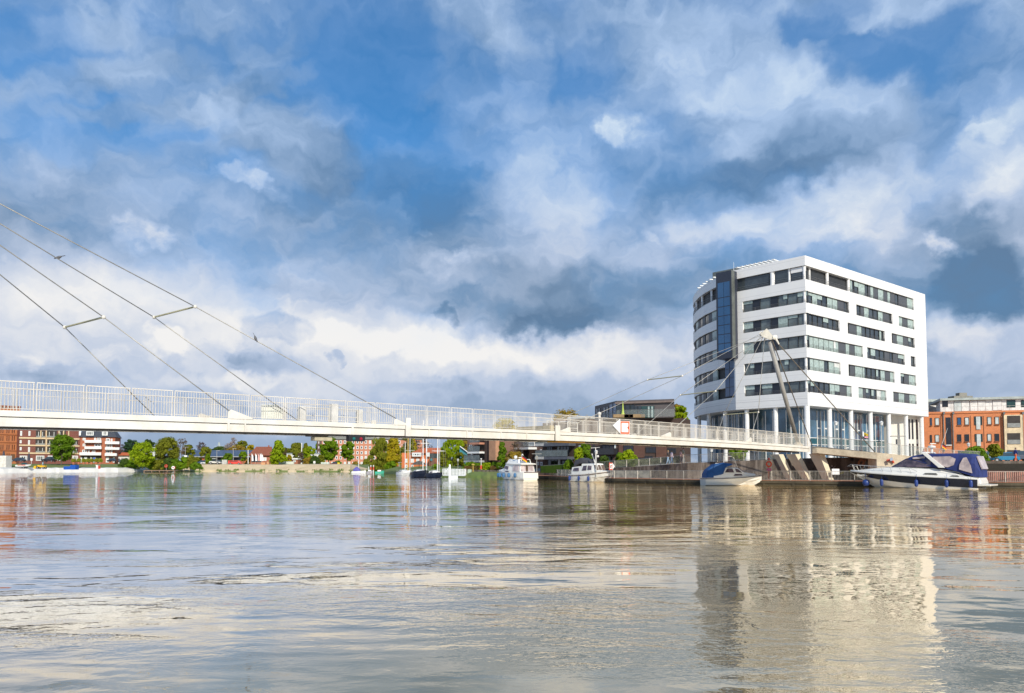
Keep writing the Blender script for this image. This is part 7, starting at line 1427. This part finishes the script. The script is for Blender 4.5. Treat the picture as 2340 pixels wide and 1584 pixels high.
g = MB(); g.hexa([c+Vector((-L/2, -1, .3)), c+Vector((L/2, -1, .3)), c+Vector((L/2, 1, .3)), c+Vector((-L/2, 1, .3))], [c+Vector((-L/2, -.9, 1.55)), c+Vector((L/2-1.0, -.9, 1.45)), c+Vector((L/2-1.0, .9, 1.45)), c+Vector((-L/2, .9, 1.55))]); g.build('body', m_, o, clean='n', bevel=.06); g = MB(); g.box(c+Vector((-.4, -.96, 1.25)), (3.2, .05, .25)); g.build('windows', glassg, o); wheels(o, c, L, 1.9, .38)
o, c = vehicle('wheel_tractor', 491, 1062, 292, 'white wheeled tractor with cab on the far bank', 'tractor'); g = MB(); g.box(c+Vector((-.9, 0, .95)), (2.2, 1.2, .6)); g.box(c+Vector((1.2, 0, .85)), (1.8, 1.3, .5)); g.build('body', gel, o, bevel=.08); g = MB(); g.box(c+Vector((-.2, 0, 1.75)), (1.2, 1.2, 1.0)); g.build('cab_glass', glass, o); g = MB(); g.box(c+Vector((-.2, 0, 2.3)), (1.4, 1.4, .12)); g.build('cab_roof', gel, o); wheels(o, c, 4.0, 1.5, .5)
g = MB(); c = at(514, 1061, 297); g.box(c+Vector((0, 0, .85)), (1.9, 1.4, 1.7)); tagp(g.build('site_cabin', mat('cabin_grey', (.55, .55, .52), .6), bevel=.03), 'small pale site cabin left of the red van', 'cabin')
# yellow digger and its driver, white boat on trailer, blue containers at the left quay
o, c = vehicle('mini_digger', 95, 1072, 236, 'yellow mini wheel loader with a glass cab on the left quay', 'loader'); ylw = mat('digger_yellow', (.75, .42, .01), .45); g = MB(); g.box(c+Vector((.5, 0, .8)), (1.5, 1.1, .55)); g.box(c+Vector((-.7, 0, .95)), (.9, .8, .5)); g.build('body', ylw, o, bevel=.06); g = MB(); g.hexa([c+Vector((-2.2, -.7, .15)), c+Vector((-1.5, -.7, .1)), c+Vector((-1.5, .7, .1)), c+Vector((-2.2, .7, .15))], [c+Vector((-1.9, -.7, .95)), c+Vector((-1.2, -.7, 1.0)), c+Vector((-1.2, .7, 1.0)), c+Vector((-1.9, .7, .95))]); g.build('bucket', ylw, o, clean='n'); g = MB(); g.tube(c+Vector((-1.6, 0, .6)), c+Vector((.1, 0, 1.3)), .1); g.build('boom', ylw, o)
g = MB(); [g.tube(c+Vector((x_, y_, 1)), c+Vector((x_, y_, 2.4)), .05, n=5) for x_ in (-.2, .9) for y_ in (-.5, .5)]; g.box(c+Vector((.35, 0, 2.45)), (1.5, 1.3, .1)); g.build('cab_frame', darkm, o); wheels(o, c, 2.8, 1.2, .36)
o, c = vehicle('trailer_boat', 54.5, 1070.5, 238, 'white and red speedboat on a trailer at the left quay', 'boat'); frt = Fr((c.x-2.2, c.y), (1, 0)); f_ = loft(frt, [(0, [(0, .5), (.7, .75), (.9, 1.25)]), (2, [(0, .45), (.75, .75), (.95, 1.3)]), (3.5, [(0, .6), (.5, .9), (.7, 1.35)]), (4.4, [(0, 1.2), (.05, 1.3), (.08, 1.42)])]); f_.v = [Vector((p.x, p.y, p.z+c.z-.2)) for p in f_.v]; f_.build('hull', gel, o, clean='n'); g = MB(); g.box(c+Vector((-.2, -.95, 1.0)), (2.4, .04, .22)); g.build('stripe', mat('coral_stripe', (.75, .22, .15), .5), o); g = MB(); g.hexa([c+Vector((-.6, -.7, 1.1)), c+Vector((1, -.7, 1.1)), c+Vector((1, .7, 1.1)), c+Vector((-.6, .7, 1.1))], [c+Vector((-.3, -.5, 1.75)), c+Vector((.5, -.5, 1.75)), c+Vector((.5, .5, 1.75)), c+Vector((-.3, .5, 1.75))]); g.build('windscreen', glassg, o, clean='n'); g = MB(); g.box(c+Vector((0, 0, .3)), (5.0, 1.2, .1)); g.build('trailer_frame', darkm, o); wheels(o, c-Vector((0, 0, .1)), 1.2, 1.4, .3)
bl_ = mat('skip_blue', (.01, .09, .42), .5)
for x0, x1, yt, lab in ((145.5, 160, 1066, 'lower half of blue skips, open blue skip beside the tall one'), (160.5, 172, 1062.8, 'taller blue container beside the open blue skip')):
    a, b = at(x0, 1072.5, 240), at(x1, 1072.5, 240); z1 = at(x0, yt, 240).z; g = MB(); g.prism([(a.x, 240), (b.x, 240), (b.x, 242), (a.x, 242)], a.z-.1, z1); [g.box((a.x+(b.x-a.x)*k_/5, 239.97, (a.z+z1)/2), (.07, .08, z1-a.z-.1)) for k_ in range(6)]; tagp(g.build('skip', bl_), lab, 'container', 'blue skips on the left quay')
g = MB(); c = at(224.5, 1071.5, 240); g.box(c+Vector((-.3, 0, .55)), (.5, .6, 1.1)); tagp(g.use(framew).box(c+Vector((-.3, 0, 1.15)), (.8, .8, .12)).use(redm).box(c+Vector((.35, 0, .5)), (.4, .5, 1.0)).build('pump_box', None), 'small white and red pump box on the left lawn edge', 'box')
g = MB(); a, b = at(-60, 1060, 240), at(13, 1060, 240); g.prism([(a.x, 240), (b.x, 240), (b.x, 243), (a.x, 243)], 1.4, at(5, 1041.5, 240).z); tagp(g.build('site_container', mat('container_cream', (.68, .64, .56), .6), bevel=.15), 'rounded cream site container at the left edge', 'container')
# folded dark parasols
for x, yb, yt, Y, lab in ((8.2, 1044, 1030, 262, 'folded dark parasol above the cream site container'), (65.5, 1056, 1034, 258, 'folded dark parasol in front of the dark red brick wall')):
    b, t = at(x, yb+3, Y), at(x, yt, Y); h = t.z-b.z; tagp(MB().use(bark).tube(b-Vector((0, 0, 1)), b+Vector((0, 0, h*.4)), .06).use(mat('parasol_slate', (.06, .06, .085), .8)).lathe(b+Vector((0, 0, h*.25)), [(.5, 0), (.42, h*.2), (.28, h*.5), (.06, h*.75)], 10).build('folded_parasol', None), lab, 'parasol', 'folded dark parasols')
g = MB(); c = at(72, 1050, 256); g.box(c, (.7, .06, .8)); g.tube(c-Vector((0, 0, 1.6)), c-Vector((0, 0, .4)), .05, n=6); tagp(g.build('notice_board', signw), 'small white notice board beside the folded parasol', 'sign')
# terracotta pots with shrubs before the shops
for i, x in enumerate((168, 180, 191, 199.5, 209, 220, 229)):
    c = at(x, 1061.5, 256); g = MB(); o = empty('potted_shrub', c, f'terracotta pot with a shrub, number {i+1} from the left in the row'.replace('number 1', 'first').replace('number 2', 'second').replace('number 3', 'third').replace('number 4', 'fourth').replace('number 5', 'fifth').replace('number 6', 'sixth').replace('number 7', 'last and rightmost'), 'potted shrub', 'terracotta pots before the shops'); g.lathe(c, [(.28, 0), (.45, .75), (.48, .8)], 10); g.build('pot', mat('terracotta', (.45, .15, .07), .8), o)
    rg2 = random.Random(i); g = MB()
    for j in range(140): d_ = Vector((rg2.gauss(0, 1), rg2.gauss(0, 1), rg2.gauss(0, 1))).normalized()*rg2.uniform(.3, .75); p = c+Vector((0, 0, 1.3))+d_; u_ = Vector((rg2.uniform(-1, 1), 0, rg2.uniform(-1, 1))).normalized()*.18; w_ = Vector((-u_.z, rg2.uniform(-.1, .1), u_.x)); g.poly([p-u_, p-w_, p+u_, p+w_])
    g.build('foliage', LM['olive'], o)
# white flags, stacked slabs, barriers
for i, x in enumerate((575, 583.5, 589.5, 594, 597.5)):
    b, t = at(x, 1062, 292), at(x, 1036, 292); o = empty('banner_flag', b, ['tall white banner flag at the left end of the row', 'second white banner flag of the row', 'third reddish white banner flag of the row', 'fourth white banner flag of the row', 'last white banner flag by the brick porch'][i], 'flag', 'white banner flags before the red roofed house'); MB().tube(b, t, .06).build('pole', steel, o)
    g = MB(); A = [t, t+Vector((.55, .05, -.9)), t+Vector((.75, .1, -2.9)), t+Vector((.05, 0, -2.9))]; g.hexa(A, [p+Vector((0, .03, 0)) for p in A]); g.build('cloth', signw if i != 2 else mat('flag_rose', (.7, .35, .32), .7), o, clean='n')
slabm_ = mat('stacked_slabs', (.62, .68, .62), .7, var=.06, fine=.1)
for i in range(8): c = at(626+i*6.1, 1062.5, 289); g = MB(); [g.box(c+Vector((0, 0, .13+.25*k_)), (.97, .97, .22)) for k_ in range(5)]; tagp(g.build('slab_stack', slabm_), ['first', 'second', 'third', 'fourth', 'fifth', 'sixth', 'seventh', 'eighth'][i]+' pale slab stack from the left in the long row of eight', 'slab stack', 'long row of pale slab stacks')
for i in range(3): c = at(737+i*6.3, 1062.5, 289); g = MB(); [g.box(c+Vector((0, 0, .13+.25*k_)), (.97, .97, .22)) for k_ in range(4)]; tagp(g.build('slab_stack', slabm_), ['left', 'middle', 'right'][i]+' pale slab stack in the short row of three', 'slab stack', 'short row of pale slab stacks')
g = MB(); c = at(718.5, 1063, 289); g.box(c+Vector((0, 0, 1.05)), (.75, .6, .9)); g.box(c+Vector((0, 0, .3)), (.6, .5, .35)); tagp(g.build('portable_cabin', gel, bevel=.05), 'tiny white machine on a dark base on the sand top', 'machine')
g = MB(); c = at(602, 1062, 288); g.box(c+Vector((0, 0, .4)), (1.6, 1, .8)); g.box(c+Vector((1.8, 0, .55)), (.7, 1, 1.1)); tagp(g.build('brick_pallet', mat('pallet_orange', (.65, .35, .18), .8)), 'orange brick pallets beside the brick porch', 'pallet')
g = MB(); c = at(774, 1063, 300); g.box(c+Vector((0, 0, .5)), (.9, .6, 1)); tagp(g.build('yellow_bin', mat('bin_yellow', (.75, .55, .02), .5)), 'yellow bin in front of the salmon block', 'bin'); car(764, 1063.5, 310, (.10, .03, .03), 'dark car between the slab stacks and the yellow bin', 3.2)
g = MB(); c = at(1073, 1084, 137.5); g.box(c+Vector((0, 0, .5)), (.7, .1, .75)); g.box(c+Vector((0, .1, .15)), (.5, .1, .3)); tagp(g.build('information_board', mat('board_mint', (.42, .52, .40), .6)), 'mint green information board on the grassy bank', 'sign')
for x, yt, lab in ((1081, 1062, 'left yellow brown wooden post on the grassy bank'), (1143.5, 1059, 'right thick yellow pollarded trunk on the grassy bank')):
    c = at(x, 1084, 137); t = at(x, yt, 137); tagp(MB().tube(c-Vector((0, 0, .2)), t, .10 if x < 1100 else .16, .10, 8).ball(t, .24 if x < 1100 else .42, 9, 7, (1.4, 1, .7)).build('pollard_post', mat('pollard_yellow', (.45, .32, .07), .8)), lab, 'post')
# dark parasol of the boathouse terrace
o = empty('terrace_parasol', at(958, 1070, 182), 'wide dark parasol on the boathouse terrace', 'parasol'); c = at(958, 1053.5, 182); b = at(958, 1070, 182); MB().lathe(c-Vector((0, 0, .9)), [(1.9, 0), (1.85, .06), (.9, .7), (.05, .95)], 10).build('cloth', mat('parasol_brown', (.10, .085, .07), .8), o); MB().tube(b-Vector((0, 0, 1)), c, .06).build('pole', steel, o)
# graffiti (painted patches on the wall) and wall details
def paint(pts_px, Y, m, label, name='graffiti'):
    g = MB(); A = [at(x, y, Y) for x, y in pts_px]; k = len(A); g.v += A+[p+Vector((0, .015, 0)) for p in A]; g.face(range(k)); g.face(list(range(k, 2*k))[::-1]); [g.face((i, (i+1) % k, k+(i+1) % k, k+i)) for i in range(k)]; return tagp(g.build(name, m, clean='n'), label, 'graffiti')
gY = lambda px: wallY(px)-.06
def squig(pts, px, m, label, r=.05):
    Yc = gY(px); g = MB(); g.path([at(x, y, Yc) for x, y in pts], r, 6); return tagp(g.build('graffiti', m), label, 'graffiti')
squig([(1962, 1062), (1964, 1054), (1969, 1050), (1974, 1053), (1974, 1062), (1970, 1065), (1976, 1052), (1981, 1051), (1984, 1056), (1981, 1064)], 1970, mat('graffiti_orange', (.50, .20, .10), .7), 'orange and brown graffiti tag on the wall under the slab', .13)
squig([(1893, 1066), (1897, 1070), (1901, 1063), (1904, 1069), (1909, 1065), (1914, 1070), (1917, 1060), (1921, 1068), (1925, 1062)], 1905, mat('graffiti_pale', (.45, .40, .38), .8), 'pale scribbled graffiti tag behind the third leg', .04)
paint([(1918, 1084), (1924, 1077), (1931, 1078), (1926, 1083)], gY(1925), mat('graffiti_yellow', (.55, .50, .03), .7), 'left yellow graffiti patch near the boardwalk'); paint([(1938, 1076), (1944, 1074), (1944, 1079), (1939, 1079)], gY(1940), mat('graffiti_yellow', (.55, .50, .03), .7), 'right yellow graffiti patch near the yacht bow')
paint([(1810, 1057), (1814, 1058), (1819, 1071), (1814, 1072)], 90.5, mat('graffiti_mint', (.20, .50, .38), .7), 'mint green graffiti wedge between the abutment legs'); paint([(1782, 1069), (1785, 1062), (1788, 1069)], 88.3, mat('graffiti_pink', (.50, .15, .30), .7), 'pink graffiti triangle left of the first leg'); paint([(1856, 1065), (1862, 1062), (1866, 1078), (1860, 1090), (1855, 1082)], 87.9, mat('graffiti_slate', (.12, .11, .15), .7), 'dark slate graffiti figure between the legs')
g = MB(); c = at(1909.5, 1078, 82.6); g.box(c, (.80, .04, .62)); tagp(g.build('white_board', signw), 'blank white board on the quay railing left of the yacht bow', 'sign')
for x, lab in ((2000 , 'dark square hole in the wall at the slab end'), (1955, 'dark square hole in the graffiti wall')): c = at(x-8, 1050.5, gY(x)-.02); g = MB(); g.box(c, (.3, .06, .3)); tagp(g.build('wall_vent', darkm), lab, 'vent')
paint([(2033, 1048), (2039, 1045), (2041, 1052), (2035, 1054)], 79.0, mat('graffiti_blue', (.35, .42, .52), .8), 'faded blue stencil on the ramp wall')
# ================================================================ people
skin = mat('skin', (.52, .30, .20), .6, var=.03)
def person(px, pyb, Y, h, label, top, bottom, hairc, face=1, stride=.18, zb=None, female=False, seat=False):
    b = at(px, pyb, Y); b.z = zb if zb is not None else b.z; k = h/1.75; o = empty('person', b, label, 'person', None)
    me = bpy.data.meshes.new('body'); V = []; E = []; Rr = []
    def add(p, r, par=None): V.append((p[0]*k*face, p[1]*k, p[2]*k)); Rr.append(r*k); i = len(V)-1; (E.append((par, i)) if par is not None else None); return i
    pel = add((0, 0, .95), .14); sp_ = add((0, 0, 1.15), .13, pel); chst = add((.01, 0, 1.36), .16, sp_); nk = add((.02, 0, 1.50), .06, chst); hd1 = add((.035, 0, 1.60), .085, nk); hd2 = add((.04, 0, 1.69), .085, hd1)
    for sd_ in (-1, 1):
        hp = add((0, sd_*.09, .88), .10, pel); kn = add((sd_*stride*.6+.03, sd_*.10, .50), .062, hp); an = add((sd_*stride, sd_*.10, .09), .042, kn); add((sd_*stride+.14, sd_*.10, .035), .036, an)
        shd = add((0, sd_*.18, 1.40), .062, chst); el = add((-sd_*.06, sd_*.24, 1.13), .042, shd); wr = add((-sd_*.08+.10, sd_*.24, .90), .028, el); add((-sd_*.08+.14, sd_*.24, .81), .030, wr)
    me.from_pydata(V, E, []); body = bpy.data.objects.new('body', me); COL.objects.link(body); body.parent = o; me.materials.append(skin)
    sk = body.modifiers.new('skin', 'SKIN'); 
    for v_, r_ in zip(me.skin_vertices[0].data, Rr): v_.radius = (r_, r_)
    me.skin_vertices[0].data[0].use_root = True; body.modifiers.new('smooth', 'SUBSURF').levels = 1; body.modifiers['smooth'].render_levels = 1
    # clothes follow the body
    def tubeob(nm, chains, m_, sc=1.18):
        g = MB()
        for ch in chains:
            for (i, j) in zip(ch[:-1], ch[1:]): A = Vector(V[i])+b; B = Vector(V[j])+b; g.tube(A, B, Rr[i]*sc, Rr[j]*sc, 10); g.ball(B, Rr[j]*sc*.99, 8, 6)
        g.build(nm, m_, o)
    tubeob('jacket', [(0, 1, 2, 3), (2, 10, 11, 12), (2, 14+0, 15, 16)] if False else [(0, 1, 2)], top, 1.15)
    arms = [i for i in range(6, len(V), 8)]
    for a0 in arms: tubeob('sleeve', [(2, a0+4, a0+5, a0+6)], top, 1.15); tubeob('trouser_leg', [(0, a0, a0+1, a0+2)], bottom, 1.15)
    hp_ = Vector(V[5])+b; hg_ = MB().ball(hp_+Vector((-.012*face*k, 0, .015*k)), .098*k, 10, 7, (1, .9, 1)); hg_.build('hair', hairc, o, smooth=True)
    return o
jk = lambda n, c: mat('cloth_'+n, c, .85, var=.08)
hb = jk('hair_brown', (.10, .05, .03)); hbl = jk('hair_fair', (.35, .22, .10))
person(1526.5, 1061, 94.6, 1.70, 'person in a dark top and pale blue jeans walking behind the ramp fence', jk('dark_top', (.10, .08, .07)), jk('pale_jeans', (.30, .42, .55)), hbl, zb=topz(1526))
person(1535, 1060, 94.6, 1.65, 'person in a white and pink top walking beside a person in jeans', jk('pale_pink', (.75, .62, .68)), jk('denim', (.16, .22, .32)), hb, zb=topz(1535))
person(1556, 1058, 93.9, 1.62, 'person in a dusky mauve coat next to a taller person in grey', jk('mauve', (.25, .16, .17)), jk('dark_trousers', (.07, .06, .07)), hb, zb=topz(1556))
person(1561.5, 1058, 93.9, 1.82, 'taller person in a khaki grey coat on the upper path', jk('khaki', (.28, .25, .18)), jk('grey_trousers', (.22, .22, .23)), hb, zb=topz(1562))
person(2097, 1044, 100, 1.72, 'person in a grey jacket standing before the cream end block', jk('grey_jacket', (.22, .19, .17)), jk('dark_trousers', (.07, .06, .07)), hb, zb=2.62); person(2111, 1044, 99, 1.66, 'person in a salmon pink top standing before the tower end columns', jk('salmon', (.55, .25, .22)), jk('rust_trousers', (.35, .15, .12)), hbl, zb=2.62)
person(2321, 1052, 103, 1.85, 'person in a blue jacket and orange red trousers by the parked cars', jk('blue_jacket', (.02, .04, .20)), jk('orange_trousers', (.65, .12, .04)), hb, zb=2.62)
person(97.5, 1068, 236, 1.75, 'person in a light blue shirt sitting on the yellow wheel loader', jk('sky_shirt', (.35, .55, .65)), jk('denim', (.16, .22, .32)), hb, zb=at(97.5, 1068, 236).z)
# pigeons on the stay cables
pg = mat('pigeon_grey', (.12, .12, .13), .7); pg2 = mat('pigeon_dark', (.05, .045, .05), .7)
def bird(c, face, label, up=False):
    o = empty('pigeon', c, label, 'bird'); M_ = Matrix.Rotation(R(70 if up else 20), 3, 'Y'); g = MB()
    def T_(v): q_ = M_@Vector(v); return Vector(c)+Vector((q_.x*face, q_.y, q_.z))
    rings = [(-.17, .012), (-.10, .045), (-.02, .065), (.06, .060), (.11, .035), (.14, .028), (.17, .032), (.195, .022), (.215, .006)]; n = 10; k = 0
    for x_, r_ in rings: g.v += [T_((x_, r_*math.cos(2*math.pi*j/n), r_*math.sin(2*math.pi*j/n)+(.02 if x_ > .1 else 0)+.07)) for j in range(n)]
    for i in range(len(rings)-1): [g.face((i*n+j, i*n+(j+1) % n, (i+1)*n+(j+1) % n, (i+1)*n+j)) for j in range(n)]
    g.face(range(n)); g.face([(len(rings)-1)*n+j for j in range(n)][::-1]); g.build('body', pg, o, smooth=True)
    g = MB(); A = [T_(v) for v in ((-.14, -.02, .07), (-.30, -.03, .04), (-.30, .03, .04), (-.14, .02, .07))]; g.hexa(A, [p+Vector((0, 0, .012)) for p in A]); g.build('tail', pg2, o, clean='n'); g = MB(); [g.tube(T_((0, s_*.02, .02)), Vector(c)+Vector((0, s_*.02, -.0)), .005, n=4) for s_ in (-1, 1)]; g.build('leg', pg2, o)
def on_line(A, B, px):
    lo, hi = 0., 1.
    def pxof(p): d_ = Vector((p.x, p.y, p.z-CH)); zc_ = d_.y*CP+d_.z*SP; return 1170+F*d_.x/zc_
    for _ in range(40):
        m__ = (lo+hi)/2
        if (pxof(A.lerp(B, m__))-px)*(pxof(B)-pxof(A)) < 0: lo = m__
        else: hi = m__
    return A.lerp(B, (lo+hi)/2)
bird(on_line(HL, F2, 135)+Vector((0, 0, .03)), -1, 'grey pigeon crouching on the second stay cable near the left edge'); bird(on_line(N2, anc(903), 581)+Vector((0, 0, .03)), 1, 'pigeon sitting upright on the long outer stay cable', up=True)
